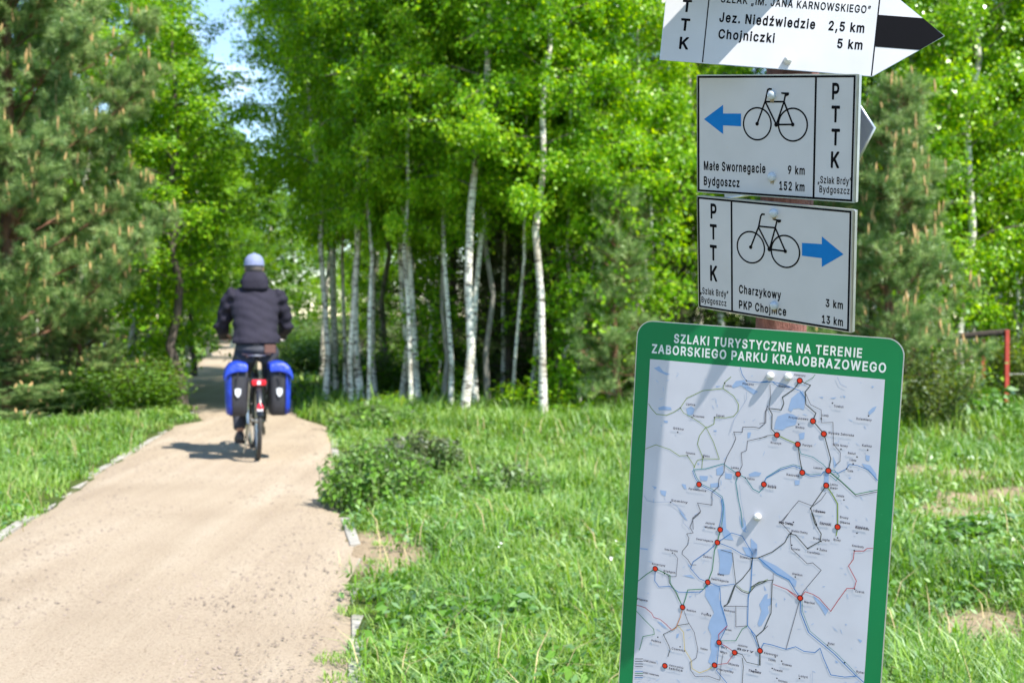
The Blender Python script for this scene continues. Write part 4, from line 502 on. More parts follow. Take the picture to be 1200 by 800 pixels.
"B": ",275:28,-141 40,-144 92,-142 101,-137 108,-125 161,63 161,75 158,83 144,94 72,96 56,92 47,83 43,75 14,-117 18,-133|.275:74,-26 92,-29 112,-27 132,-20 154,2 164,22 166,46 158,74 140,96 116,108 88,111 60,102 36,80 28,62 25,38 31,10 52,-14|1540:66,-22 78,-25 386,-25 398,-24 406,-20 415,-6 416,54 415,62 406,74 390,80 301,82 299,518 286,531 274,534 206,534 190,532 174,523 75,450 63,434 61,358 68,342 82,334 98,336 178,394 186,399 187,394 187,82 78,80 62,75 52,62 51,2 56,-14|2540:54,-22 66,-25 386,-25 398,-23 411,-10 414,2 414,54 410,69 398,80 386,82 214,82 212,86 311,190 372,266 395,310 403,338 406,366 403,406 396,430 380,462 368,478 342,503 318,519 286,532 234,540 202,539 162,532 114,507 102,499 72,466 60,446 49,418 42,382 42,358 50,344 66,337 126,337 141,342 150,354 156,390 169,414 182,424 202,432 226,435 262,427 274,420 287,406 295,378 294,358 287,334 263,298 44,62 39,46 40,-6 46,-16|3540:182,-29 214,-32 250,-30 286,-23 318,-11 346,5 375,31 390,51 407,83 415,115 418,143 415,179 408,203 392,235 374,258 350,281 314,301 278,311 276,315 395,451 396,515 386,529 370,534 62,532 50,523 45,507 46,447 49,439 58,431 74,427 230,427 232,423 138,315 132,299 133,243 140,231 150,225 234,220 262,212 286,196 295,183 303,159 303,127 294,107 278,90 250,79 226,75 194,77 166,85 150,97 137,119 131,143 124,151 114,156 38,156 26,149 20,139 24,95 33,71 52,39 94,1 138,-19|5540:186,-29 246,-30 286,-22 322,-6 345,11 379,47 403,91 412,123 416,171 410,215 392,263 372,291 338,324 302,345 254,357 222,359 198,356 166,347 173,423 178,427 374,429 384,435 390,447 391,507 383,527 370,533 134,534 90,533 78,525 72,515 42,255 45,243 51,235 62,229 126,221 134,222 162,239 190,249 222,252 254,245 279,227 294,203 303,163 299,131 292,115 274,93 246,78 226,75 194,78 174,89 154,111 143,143 130,153 62,155 50,152 37,139 37,111 41,91 53,63 64,43 87,19 102,5 134,-14 154,-22|9540:120,-22 134,-25 198,-25 210,-22 220,-14 359,190 398,266 411,314 414,350 407,402 392,442 372,474 342,502 298,527 250,539 222,540 162,530 130,515 106,500 81,474 64,450 49,418 41,382 40,330 45,298 61,258 78,232 106,205 142,184 182,173 214,170 212,162 109,14 106,6 106,-6 113,-18;214,269 190,277 172,290 160,306 151,338 152,370 158,390 169,410 190,427 218,435 238,434 262,427 283,410 290,398 300,374 302,342 300,326 287,298 270,281 254,272 238,269|A567:6,-22 18,-25 82,-25 94,-23 101,-18 111,-2 154,117 326,116 369,-2 379,-18 386,-23 398,-25 462,-24 478,-20 487,-6 487,6 380,298 302,510 294,525 286,531 274,534 206,534 186,528 180,522 169,494 -7,10 -8,-6 -2,-16;194,224 191,226 193,234 238,366 250,333 288,226|B543:50,-22 62,-25 254,-25 310,-19 350,-7 381,10 407,34 419,50 434,82 440,102 443,138 439,174 436,190 412,234 376,266 376,270 408,306 418,334 422,354 423,378 419,410 402,455 388,474 366,496 350,507 314,524 282,531 246,534 62,534 50,531 42,525 37,518 35,506 35,2 40,-14;154,82 150,86 150,202 154,206 262,205 286,200 306,188 324,166 330,142 327,118 324,110 310,97 298,90 274,84;154,310 150,314 151,426 242,427 270,423 290,414 302,402 311,370 304,342 294,330 282,321 262,313 238,310|C597:238,-29 278,-32 326,-26 370,-11 418,19 454,55 476,91 491,127 496,151 496,167 490,177 478,184 402,184 388,175 375,139 359,115 326,90 298,81 266,78 234,82 202,94 180,111 162,131 148,155 136,187 130,223 128,259 133,307 145,347 162,377 178,396 198,411 214,420 242,429 266,431 298,428 330,417 364,387 380,355 388,335 402,325 470,323 490,330 497,343 495,363 484,403 467,435 454,454 430,480 398,505 378,516 318,536 270,541 218,536 178,525 134,503 106,481 72,443 49,407 29,359 17,283 17,223 29,151 48,103 72,63 106,28 134,5 182,-18|E506:50,-22 62,-25 370,-25 382,-24 390,-20 399,-6 399,62 392,74 382,80 154,82 150,86 150,202 362,205 374,214 380,230 380,286 374,301 366,308 350,311 154,311 150,314 151,426 370,427 386,432 396,446 396,514 390,525 378,532 62,534 50,531 42,525 37,518 35,506 35,2 40,-14|G607:238,-29 266,-32 298,-30 354,-18 390,-2 414,13 451,47 470,75 491,119 499,151 503,195 503,251 498,270 482,280 286,281 270,277 261,267 258,251 258,203 264,183 270,178 286,174 386,173 384,155 362,117 346,102 318,86 266,78 222,85 202,94 182,110 162,131 144,163 132,207 129,235 129,271 138,327 148,355 162,378 178,397 198,412 236,427 262,431 294,429 330,415 358,391 376,363 388,335 402,325 482,326 494,335 499,351 484,403 459,447 446,462 398,504 366,520 330,533 262,541 214,536 174,524 134,504 103,479 70,442 48,407 33,371 17,295 17,215 28,151 46,107 69,67 106,27 134,5 174,-15 214,-26|I260:70,-22 82,-25 158,-23 170,-14 175,2 175,506 171,522 162,530 146,534 82,534 66,529 56,514 55,2 60,-14|J483:159,-29 187,-32 235,-26 283,-6 310,15 337,47 356,95 361,143 360,515 351,529 335,533 267,533 252,523 247,507 247,371 247,143 239,107 227,89 207,79 183,75 163,78 141,91 129,107 125,119 120,183 107,196 27,197 15,189 9,179 8,143 14,95 33,47 59,14 91,-9 135,-26|K554:50,-22 62,-25 130,-24 141,-18 147,-10 150,2 150,154 161,170 194,204 204,194 337,6 358,-20 374,-25 446,-25 458,-23 469,-14 473,2 467,18 276,286 394,415 468,494 472,502 471,518 458,531 446,534 366,534 354,531 334,513 154,318 150,318 150,506 148,518 137,530 122,534 62,534 50,531 42,525 37,518 35,506 35,2 40,-14|L480:50,-22 62,-25 358,-25 370,-23 383,-10 386,2 386,54 382,69 370,80 358,82 154,82 150,86 150,310 150,506 148,518 137,530 122,534 62,534 50,531 37,518 35,2 40,-14|M715:50,-22 62,-25 130,-23 139,-18 146,-6 147,266 150,274 266,-14 282,-24 338,-25 350,-23 358,-19 367,-6 478,276 480,-6 486,-16 498,-24 566,-25 582,-20 590,-10 593,2 593,322 591,518 578,531 566,534 478,534 466,531 455,522 449,510 314,158 173,522 162,531 150,534 62,534 50,531 37,518 35,506 35,2 40,-14|N610:50,-22 62,-25 130,-24 141,-18 147,-10 150,2 150,326 367,-14 378,-23 390,-25 470,-24 483,-14 488,2 488,506 484,522 475,530 458,534 402,534 387,530 376,518 374,506 374,186 370,187 154,525 146,531 134,534 62,534 50,531 42,525 37,518 35,506 35,2 40,-14|O620:238,-29 290,-30 354,-17 394,2 426,26 462,64 488,107 503,147 515,203 518,259 515,303 508,343 487,403 463,443 429,479 398,505 346,528 318,536 290,539 254,540 218,536 190,529 134,503 106,481 72,443 45,399 29,359 17,283 17,223 29,151 48,103 72,63 106,28 134,5 182,-18;246,79 218,87 198,97 178,113 152,147 137,183 133,203 129,235 129,271 136,323 145,347 160,375 178,397 198,412 226,424 266,431 282,429 310,424 334,413 364,387 383,359 396,327 403,295 403,215 395,179 384,151 372,131 353,111 330,94 314,86 286,79|P532:50,-22 62,-25 130,-24 141,-18 147,-10 150,2 150,158 154,161 258,162 318,173 350,189 369,202 394,227 408,246 424,282 431,310 434,350 431,386 412,442 396,466 374,488 346,508 322,519 270,531 238,534 62,534 50,531 40,522 35,506 35,2 40,-14;150,270 151,426 254,426 282,418 298,407 311,390 315,378 319,342 311,306 296,286 274,273 250,268 154,267|R536:50,-22 62,-25 130,-24 141,-18 147,-10 150,2 150,170 154,173 230,173 233,170 328,-6 338,-20 346,-24 358,-25 426,-25 442,-20 452,-6 451,10 350,198 373,214 395,234 414,264 424,286 432,322 434,354 427,406 415,438 399,466 362,500 346,510 314,524 274,531 238,534 62,534 46,529 37,518 35,506 35,2 40,-14;150,282 151,426 242,427 282,419 298,410 312,394 320,358 319,334 314,318 300,298 286,289 258,281|S534:180,-31 260,-32 300,-25 340,-8 364,5 397,37 422,77 430,105 433,145 426,189 409,221 375,257 356,270 316,289 208,320 176,332 156,345 142,361 140,377 143,393 156,411 180,427 224,434 268,427 287,417 301,405 308,393 314,369 319,361 328,355 396,353 412,356 422,365 426,381 421,413 408,445 386,477 352,506 324,522 288,534 252,539 224,541 168,534 132,523 108,510 80,491 56,464 38,433 30,409 27,373 32,337 48,297 72,268 100,247 140,228 284,183 304,171 317,157 321,141 320,129 313,113 303,101 276,83 252,76 232,74 196,76 172,83 156,92 139,109 129,141 116,158 100,162 40,162 19,153 14,137 18,101 30,69 50,37 80,8 108,-9 148,-25|T536:183,-22 198,-25 262,-24 273,-18 280,-6 283,426 422,428 437,438 442,454 441,514 435,526 426,532 414,534 266,534 34,534 18,529 8,514 8,446 18,432 34,427 167,426 168,2 173,-14|U604:214,-30 254,-33 298,-31 338,-22 374,-7 406,13 436,42 454,67 470,102 479,138 482,170 481,514 474,527 454,534 394,534 382,531 372,522 368,506 367,162 356,126 347,114 330,97 298,82 270,77 222,81 202,88 182,101 165,122 153,150 149,174 147,518 134,531 122,534 62,534 50,531 42,525 37,518 35,506 35,170 37,146 46,106 64,66 81,42 110,14 150,-10 182,-23|W773:145,-22 158,-25 226,-25 238,-23 250,-14 256,-2 342,315 347,306 433,-10 446,-23 458,-25 526,-25 538,-23 546,-19 559,10 691,490 694,514 686,528 666,534 606,534 594,532 585,526 577,510 502,214 494,182 490,186 407,506 400,522 390,531 378,534 310,534 298,532 285,522 194,181 103,522 90,532 78,534 18,534 6,531 -7,518 -7,498 129,-2 135,-14|Y559:193,-22 206,-25 266,-25 278,-22 288,-14 293,2 294,202 479,502 479,514 476,522 462,532 386,534 366,528 357,518 254,349 239,322 234,322 115,518 102,531 86,534 18,534 2,529 -8,514 -8,502 1,486 177,202 178,2 181,-10|Z525:32,-22 46,-25 394,-25 406,-24 419,-14 424,2 423,62 418,72 410,79 394,82 170,82 168,86 419,450 422,466 422,506 418,521 406,532 394,534 42,534 30,531 20,522 15,506 16,446 24,434 34,428 271,426 20,58 17,46 17,2 22,-14|a476:132,-31 160,-34 208,-28 252,-7 264,-21 280,-25 336,-25 344,-24 356,-15 361,-7 362,5 362,253 354,309 334,349 304,378 264,399 208,409 156,406 104,391 64,366 36,335 18,301 19,281 32,268 84,252 100,250 112,253 144,291 156,298 180,305 200,306 224,302 240,291 248,277 251,257 248,255 116,235 80,222 46,201 26,181 15,161 6,121 7,85 15,53 26,33 38,17 60,-5 100,-24;148,72 128,81 118,93 118,117 124,124 152,139 224,150 248,154 251,149 250,129 245,113 232,94 220,83 204,75 184,71|c483:176,-30 212,-33 260,-27 284,-19 316,-2 336,13 362,42 386,90 387,106 382,118 368,127 304,141 286,134 273,106 261,90 248,80 228,74 208,71 188,74 168,81 151,94 139,110 131,126 123,162 123,210 135,258 151,282 176,300 192,304 224,304 240,299 260,287 289,242 304,237 320,240 376,257 386,270 386,286 365,330 336,364 308,383 260,403 228,408 184,408 132,396 100,379 80,363 52,333 36,306 20,266 11,218 9,190 15,134 20,110 30,82 53,42 80,13 100,-3 136,-20|d511:160,-30 224,-31 244,-27 288,-4 296,-17 308,-24 376,-24 388,-19 396,-6 396,514 390,526 380,532 304,532 294,526 287,514 286,490 284,383 256,399 220,408 164,407 124,395 84,371 52,337 32,302 18,266 11,226 11,150 18,110 30,78 50,42 80,9 96,-4 128,-20;188,73 176,76 156,89 135,118 123,162 123,214 130,250 150,282 172,299 184,303 220,304 236,299 250,290 265,274 277,254 285,214 285,162 274,118 258,94 240,80 220,73|e491:180,-30 220,-33 268,-27 292,-19 316,-7 348,17 369,42 388,82 389,98 384,106 372,115 324,127 300,128 288,121 277,102 264,88 248,77 228,72 196,72 168,80 152,92 134,114 125,142 376,145 390,154 396,170 396,206 390,254 385,278 372,310 345,350 312,379 280,395 256,404 200,409 172,407 140,399 100,379 78,362 52,333 31,298 19,262 11,226 11,158 20,110 43,58 60,34 80,12 100,-3 132,-18;132,246 128,250 138,270 148,282 172,299 188,304 224,303 248,294 257,286 274,262 278,250 276,246|g512:172,-173 236,-174 264,-170 300,-159 332,-142 348,-130 370,-105 386,-77 394,-49 397,-13 396,383 388,397 368,404 308,403 294,395 288,382 252,400 220,408 176,408 152,404 128,397 96,381 51,335 30,299 19,271 11,231 11,155 18,115 31,83 50,51 67,31 88,14 116,-3 132,-11 164,-18 224,-18 256,-9 284,5 286,3 284,-25 276,-45 256,-61 232,-70 188,-71 164,-65 145,-53 115,-21 100,-17 88,-20 44,-44 32,-54 27,-65 27,-77 40,-100 72,-134 96,-151 120,-161 148,-170;184,86 172,89 152,103 134,127 123,167 123,219 127,239 138,267 160,292 188,304 223,303 236,299 259,283 277,255 286,219 285,159 273,123 260,105 248,94 220,85|h497:43,-22 55,-25 119,-24 130,-18 136,-10 139,2 139,234 142,254 150,274 160,286 183,300 203,304 227,302 243,296 255,286 264,274 269,258 271,238 271,2 274,-10 280,-18 291,-24 355,-25 371,-20 379,-10 382,2 382,242 380,274 368,322 349,354 323,380 307,391 287,399 259,407 235,409 199,407 171,399 143,385 139,386 139,506 132,526 123,532 111,534 55,534 39,529 30,518 28,506 28,2 33,-14|i254:43,-22 55,-25 119,-24 134,-14 139,2 139,374 136,390 122,402 47,403 35,396 29,386 28,2 33,-14;61,422 87,418 115,425 140,446 148,462 151,486 144,514 126,534 103,545 83,549 59,544 39,532 22,510 16,482 22,458 29,446 43,432|j254:-20,-165 -8,-168 28,-166 52,-161 80,-149 96,-138 112,-121 126,-97 132,-77 139,-33 139,375 137,387 133,395 120,403 48,403 36,397 30,387 28,-29 26,-45 19,-57 4,-62 -16,-63 -26,-69 -34,-81 -34,-149 -28,-159;72,419 88,418 116,426 136,443 149,467 149,499 137,523 116,540 96,547 76,548 44,536 27,519 19,503 16,479 19,463 28,447 44,430|k468:43,-22 55,-25 119,-24 130,-18 136,-10 139,2 139,126 151,140 279,-20 295,-24 367,-25 379,-24 392,-14 397,2 393,14 235,214 378,362 384,374 384,386 379,394 367,403 279,403 267,396 143,270 139,270 139,506 137,518 126,530 111,534 55,534 43,531 35,525 30,518 28,506 28,2 33,-14|m697:43,-22 55,-25 119,-24 130,-18 136,-10 139,2 139,246 141,262 146,274 159,292 179,302 195,305 215,304 227,299 243,284 248,274 249,2 250,-6 257,-18 267,-24 275,-24 343,-23 352,-18 359,-6 360,250 367,278 383,296 403,304 435,304 447,300 460,290 469,274 471,254 471,6 474,-10 480,-18 491,-24 563,-24 573,-18 581,-6 580,282 575,310 564,338 548,362 531,379 507,395 487,404 443,411 399,407 375,400 351,387 319,362 299,384 283,395 251,407 215,411 183,407 163,399 139,385 127,398 119,403 55,404 47,403 33,394 29,386 28,374 28,2 33,-14|n497:43,-22 55,-25 119,-24 130,-18 136,-10 139,2 140,246 145,266 155,281 167,292 183,300 211,304 243,296 255,286 264,274 269,258 271,238 271,2 274,-10 280,-18 291,-24 355,-25 367,-22 377,-14 382,2 382,114 382,246 376,294 360,338 347,356 325,378 299,394 259,407 199,407 171,399 139,383 127,398 119,403 47,403 33,394 29,386 28,374 28,2 33,-14|o502:176,-30 208,-33 252,-28 284,-18 316,-3 349,26 377,66 396,114 404,150 406,194 401,242 385,294 365,330 336,363 316,379 276,399 240,407 168,406 140,399 100,379 63,346 43,318 20,266 12,226 11,158 19,114 32,78 50,46 80,13 100,-3 136,-20;188,74 168,81 156,89 135,118 123,162 123,214 132,250 156,287 176,300 188,303 228,303 255,290 268,277 280,258 293,214 293,162 281,118 274,106 255,86 240,77 224,73|r346:43,-22 55,-25 119,-24 130,-18 136,-10 139,2 139,242 142,258 153,278 175,295 207,301 247,298 255,301 264,310 268,326 268,382 260,402 243,408 211,410 183,407 135,388 127,398 119,403 55,404 39,399 29,386 28,2 33,-14|s452:144,-30 174,-33 218,-31 266,-18 294,-3 312,10 336,38 347,58 355,94 352,138 343,162 326,185 302,207 270,223 158,253 136,266 134,278 142,293 158,303 174,307 202,307 222,300 236,286 248,262 262,253 274,253 326,264 342,273 347,282 348,298 339,322 319,354 302,371 286,383 262,396 214,408 154,407 122,400 86,383 74,376 44,346 25,302 22,274 28,234 37,214 60,186 82,169 110,156 230,122 240,114 242,106 238,90 226,80 206,73 178,70 158,73 138,80 124,98 114,121 98,131 34,119 17,110 12,94 17,66 28,42 42,23 78,-8 110,-23|w654:128,-22 141,-25 197,-25 209,-22 219,-14 231,18 280,194 285,200 348,-14 361,-24 373,-25 425,-25 437,-23 445,-19 459,10 570,378 564,394 549,403 481,404 465,398 455,382 409,217 402,190 397,179 395,182 341,382 335,394 321,403 245,403 237,398 228,386 169,180 113,378 107,394 93,403 85,404 25,404 9,399 -1,386 -1,370 112,-2 118,-14|y476:59,-167 111,-169 135,-164 155,-156 179,-140 196,-123 221,-83 395,377 391,393 375,403 299,403 285,393 199,159 195,149 191,157 105,393 91,403 19,404 3,399 -7,385 -6,369 136,1 123,-39 107,-61 95,-65 55,-62 43,-69 37,-79 23,-131 23,-143 26,-151 35,-160|z467:32,-22 44,-25 336,-25 348,-23 359,-14 364,2 364,54 361,66 348,79 175,82 354,318 358,334 358,378 357,386 348,398 340,403 328,404 52,404 40,402 28,393 23,378 23,326 27,310 36,302 52,298 200,298 202,294 22,62 18,46 18,-6 24,-16|ł294:120,-24 164,-27 196,-22 212,-11 217,4 205,60 201,68 188,78 156,77 151,84 150,280 196,307 204,316 208,332 208,380 203,396 188,406 176,406 152,393 150,396 150,508 144,524 133,532 60,533 49,528 42,520 39,504 38,328 -12,297 -17,288 -19,276 -18,220 -12,209 -4,203 12,201 36,214 38,212 39,80 42,52 50,28 72,-2 96,-17|ź467:32,-22 44,-25 336,-25 348,-23 361,-10 364,2 364,54 361,66 348,79 175,82 349,310 357,326 358,378 357,386 348,398 332,404 218,406 233,418 268,472 300,522 300,534 294,546 284,552 272,554 200,552 187,542 136,434 138,418 152,406 44,403 33,398 26,390 23,374 23,326 27,310 36,302 52,298 200,298 202,294 22,62 18,46 18,-6 24,-16"}

# ------------------------------------------------------------------ trees
def leaf_cards(C, N, size, rng, aspect=0.72, dirs=None):
    """one four-cornered leaf at each centre; N = rough facing"""
    n = len(C)
    nrm = N + rng.normal(0, 0.55, (n, 3)); nrm /= np.linalg.norm(nrm, axis=1, keepdims=True) + 1e-9
    t = rng.normal(0, 1, (n, 3)) + np.array([0, 0, -0.8]) if dirs is None else dirs
    t -= nrm * (t * nrm).sum(1, keepdims=True); t /= np.linalg.norm(t, axis=1, keepdims=True) + 1e-9
    s = np.cross(nrm, t)
    L = (size * (0.6 + 0.8 * rng.random(n)))[:, None]
    V = np.stack([C - t * L * .5, C + s * L * aspect * .5 - t * L * .08, C + t * L * .5, C - s * L * aspect * .5 - t * L * .08], 1)
    V[:, 1] += nrm * L * .08; V[:, 3] += nrm * L * .08
    Q = np.arange(n * 4).reshape(n, 4)
    return V.reshape(-1, 3), Q

def merge(parts):
    V = []; Q = []; T = []; tn = []; n = 0
    for v, q, t, c in parts:
        V.append(v)
        if q is not None and len(q): Q.append(np.asarray(q) + n)
        if t is not None and len(t): T.append(np.asarray(t) + n)
        tn.append(c); n += len(v)
    return np.concatenate(V), (np.concatenate(Q) if Q else None), (np.concatenate(T) if T else None), np.concatenate(tn)

def trunk_path(H, rng, wander=0.12, lean=(0, 0), n=12):
    z = np.linspace(0, H, n); w = np.cumsum(rng.normal(0, wander / n * 1.6, (n, 2)), 0); w -= w[0]
    w -= np.outer(np.linspace(0, 1, n), w[-1]) * 0.6
    return np.stack([w[:, 0] + lean[0] * z, w[:, 1] + lean[1] * z, z], 1)

def tree_root(name, loc, rz, label, cat, group=None):
    o = empty(name, loc, rz); return tag(o, label, cat, group)

def make_birch(seed, H, cb, R, nleaf, r0, leaf=0.057, bark='birch_bark', lmat='birch_leaf', lean=(0, 0), hang=0.55, top=0.6):
    """returns (trunk mesh, limbs mesh, crown mesh)"""
    rng = np.random.default_rng(seed)
    P = trunk_path(H, rng, .8, lean, 14)
    rad = [r0 * (1 - 0.93 * (i / 13)) * (1.25 if i == 0 else 1) + 0.006 for i in range(14)]
    tb = MB(); tb.tube([tuple(p) for p in P], rad, 10)
    tmesh = tb.mesh('trunk', M[bark])
    lb = MB(); C = []; nb = int(10 + (H - cb) * 5.6)
    for i in range(nb):
        t = (i + rng.random()) / nb; z = cb + (H - cb) * (t ** 0.9) * 0.98
        base = np.array([np.interp(z, P[:, 2], P[:, 0]), np.interp(z, P[:, 2], P[:, 1]), z])
        prof = min(1.0, 0.45 + t * 2.6) * (1 - t) ** top + 0.10
        Lb = R * prof * rng.uniform(0.65, 1.15); az = i * 2.399 + rng.normal(0, .35)
        el = math.radians(rng.uniform(22, 50)); d = np.array([math.cos(az) * math.cos(el), math.sin(az) * math.cos(el), math.sin(el)])
        pts = [base]; dd = d.copy(); m = 5
        for k in range(m):
            dd = dd + np.array([0, 0, -0.16]) + rng.normal(0, .09, 3); dd /= np.linalg.norm(dd)
            pts.append(pts[-1] + dd * Lb / m)
        lb.tube([tuple(p) for p in pts], [max(.004, r0 * .26 * (1 - k / (m + .6)) * (1 - t * .5)) for k in range(m + 1)], 5, cap=False)
        pts = np.array(pts); nt = int(5 + Lb * 6)
        for k in range(nt):
            u = rng.uniform(0.22, 1) * m; a = int(min(u, m - 1e-3)); q = pts[a] + (pts[a + 1] - pts[a]) * (u - a)
            td = rng.normal(0, 1, 3); td[2] = td[2] * .35 - hang * .6; td /= np.linalg.norm(td); TL = rng.uniform(.22, .6) * (0.6 + .5 * Lb / R)
            e = q + td * TL + np.array([0, 0, -hang * TL * .35])
            if k % 2 == 0: lb.tube([tuple(q), tuple(e)], [.004, .0018], 3, cap=False)
            C.append((q, e))
    lmesh = lb.mesh('limbs', M['dark_bark'])
    per = max(3, nleaf // len(C)); cen = []
    for q, e in C:
        k = rng.poisson(per)
        if k == 0: continue
        u = rng.random((k, 1)); cen.append(q + (e - q) * u * 1.1 + rng.normal(0, .065, (k, 3)))
    cen = np.concatenate(cen)
    out = cen - np.array([0, 0, 0]); out[:, 2] = 0; out /= np.linalg.norm(out, axis=1, keepdims=True) + 1e-6
    V, Q = leaf_cards(cen, out * .6 + np.array([0, 0, .25]), leaf, rng)
    tint = np.repeat(np.clip(rng.normal(.5, .27, len(cen)), 0, 1), 4)
    return tmesh, lmesh, np_mesh('crown', V, Q, mats=[M[lmat]], tint=tint)

def needle_tufts(B, D, L, nn, nl, nw, rng, spread=0.9):
    """bottle-brush shoots: B start, D unit direction, L shoot length -> triangles"""
    n = len(B); u = rng.random((n, nn, 1)) ** .8
    base = B[:, None] + D[:, None] * (L[:, None, None] if np.ndim(L) else L) * u
    r = rng.normal(0, 1, (n, nn, 3)); r -= D[:, None] * (r * D[:, None]).sum(2, keepdims=True); r /= np.linalg.norm(r, axis=2, keepdims=True) + 1e-9
    d = r * spread + D[:, None] * .65; d /= np.linalg.norm(d, axis=2, keepdims=True)
    s = np.cross(d, rng.normal(0, 1, (n, nn, 3))); s /= np.linalg.norm(s, axis=2, keepdims=True) + 1e-9
    ln = nl * (0.7 + .6 * rng.random((n, nn, 1)))
    V = np.stack([base - s * nw / 2, base + s * nw / 2, base + d * ln], 2).reshape(-1, 3)
    T = np.arange(n * nn * 3).reshape(-1, 3)
    return V, T

def make_pine(seed, H, cb, R, r0, dens=1.0, nn=34, nl=.06, nw=.005, candles=True, mat='pine_needle', bark='pine_bark', el0=8, el1=48, step=.34, cone=.75, shoot=.16, dead=0, nsh=3):
    rng = np.random.default_rng(seed)
    P = trunk_path(H, rng, 0.2, (0, 0), 12)
    tb = MB(); tb.tube([tuple(p) for p in P], [r0 * (1 - .9 * i / 11) + .006 for i in range(12)], 10); tmesh = tb.mesh('trunk', M[bark])
    lb = MB(); B = []; D = []; z = cb; 
    while z < H - .1:
        t = (z - cb) / (H - cb); nb = rng.integers(4, 7)
        for k in range(nb):
            az = k * 6.283 / nb + rng.normal(0, .35); el = math.radians(el0 + (el1 - el0) * t + rng.normal(0, 7))
            Lb = R * ((1 - t) ** cone * rng.uniform(.75, 1.1) + .06)
            base = np.array([np.interp(z, P[:, 2], P[:, 0]), np.interp(z, P[:, 2], P[:, 1]), z + rng.normal(0, .04)])
            dd = np.array([math.cos(az) * math.cos(el), math.sin(az) * math.cos(el), math.sin(el)]); pts = [base]; m = 5
            for q in range(m):
                dd = dd + np.array([0, 0, .07]) + rng.normal(0, .07, 3); dd /= np.linalg.norm(dd); pts.append(pts[-1] + dd * Lb / m)
            lb.tube([tuple(p) for p in pts], [max(.004, r0 * .19 * (1 - q / (m + .5)) * (1 - .6 * t)) for q in range(m + 1)], 5, cap=False)
            pts = np.array(pts); nt = int((3 + Lb * 9) * dens)
            for q in range(nt):
                u = rng.uniform(.22, 1) * m; a = int(min(u, m - 1e-3)); q0 = pts[a] + (pts[a + 1] - pts[a]) * (u - a)
                fwd = (pts[a + 1] - pts[a]); fwd /= np.linalg.norm(fwd)
                td = fwd * .7 + rng.normal(0, .6, 3); td[2] = abs(td[2]) * .6 + .1; td /= np.linalg.norm(td)
                TL = rng.uniform(.10, .42) * (1 - u / m * .4)
                e = q0 + td * TL; lb.tube([tuple(q0), tuple(e)], [.006, .003], 3, cap=False)
                for w in range(nsh):
                    sd = td * .8 + rng.normal(0, .45, 3); sd[2] += .3; sd /= np.linalg.norm(sd)
                    B.append(q0 + td * TL * rng.uniform(.45, 1)); D.append(sd)
            B.append(pts[-1]); D.append(dd)
        z += step * rng.uniform(.8, 1.2)
    for q in range(dead):
        zz = rng.uniform(.3, cb + .5); az = rng.uniform(0, 6.28); Lb = rng.uniform(.4, 1.2)
        b0 = np.array([0, 0, zz]); d = np.array([math.cos(az), math.sin(az), rng.uniform(-.1, .25)])
        lb.tube([tuple(b0), tuple(b0 + d * Lb * .5 + rng.normal(0, .04, 3)), tuple(b0 + d * Lb)], [.012, .008, .004], 4, cap=False)
    lmesh = lb.mesh('limbs', M[bark] if not dead else M['dead_twig'])
    B = np.array(B); D = np.array(D)
    V, T = needle_tufts(B, D, shoot * rng.uniform(.7, 1.3, len(B)), nn, nl, nw, rng)
    tint = np.repeat(np.clip(rng.normal(.5, .26, len(B))[:, None] + rng.normal(0, .12, (len(B), nn)), 0, 1).ravel(), 3)
    cmesh = np_mesh('crown', V, None, T, mats=[M[mat]], tint=tint)
    kmesh = None
    if candles:
        cb_ = MB(); sel = rng.random(len(B)) < candles
        for b, d in zip(B[sel], D[sel]):
            t0 = b + d * shoot * .75; h = rng.uniform(.07, .19); w = np.array([rng.normal(0, .012), rng.normal(0, .012), h])
            cb_.tube([tuple(t0), tuple(t0 + w * .5), tuple(t0 + w)], [.011, .015, .005], 5, cap=False)
        kmesh = cb_.mesh('young_shoots', M['candle'])
    return tmesh, lmesh, cmesh, kmesh

def plant(name, meshes, loc, rz, s, label, cat, group=None, tilt=(0, 0)):
    o = tree_root(name, loc, rz, label, cat, group)
    o.scale = (s, s, s) if not hasattr(s, '__len__') else s
    o.rotation_euler = (tilt[1], tilt[0], rz)
    for nm, me in zip(('trunk', 'limbs', 'crown', 'young_shoots'), meshes):
        if me is not None:
            c_ = link(nm, me, o)
            if nm == 'young_shoots': c_['kind'] = 'stuff'
    return o

def gz_at(p): return float(ground_height(p[0], p[1]))
def at(px, Z):
    p = ground_at(px, Z); p.z = gz_at(p) - .02; return p

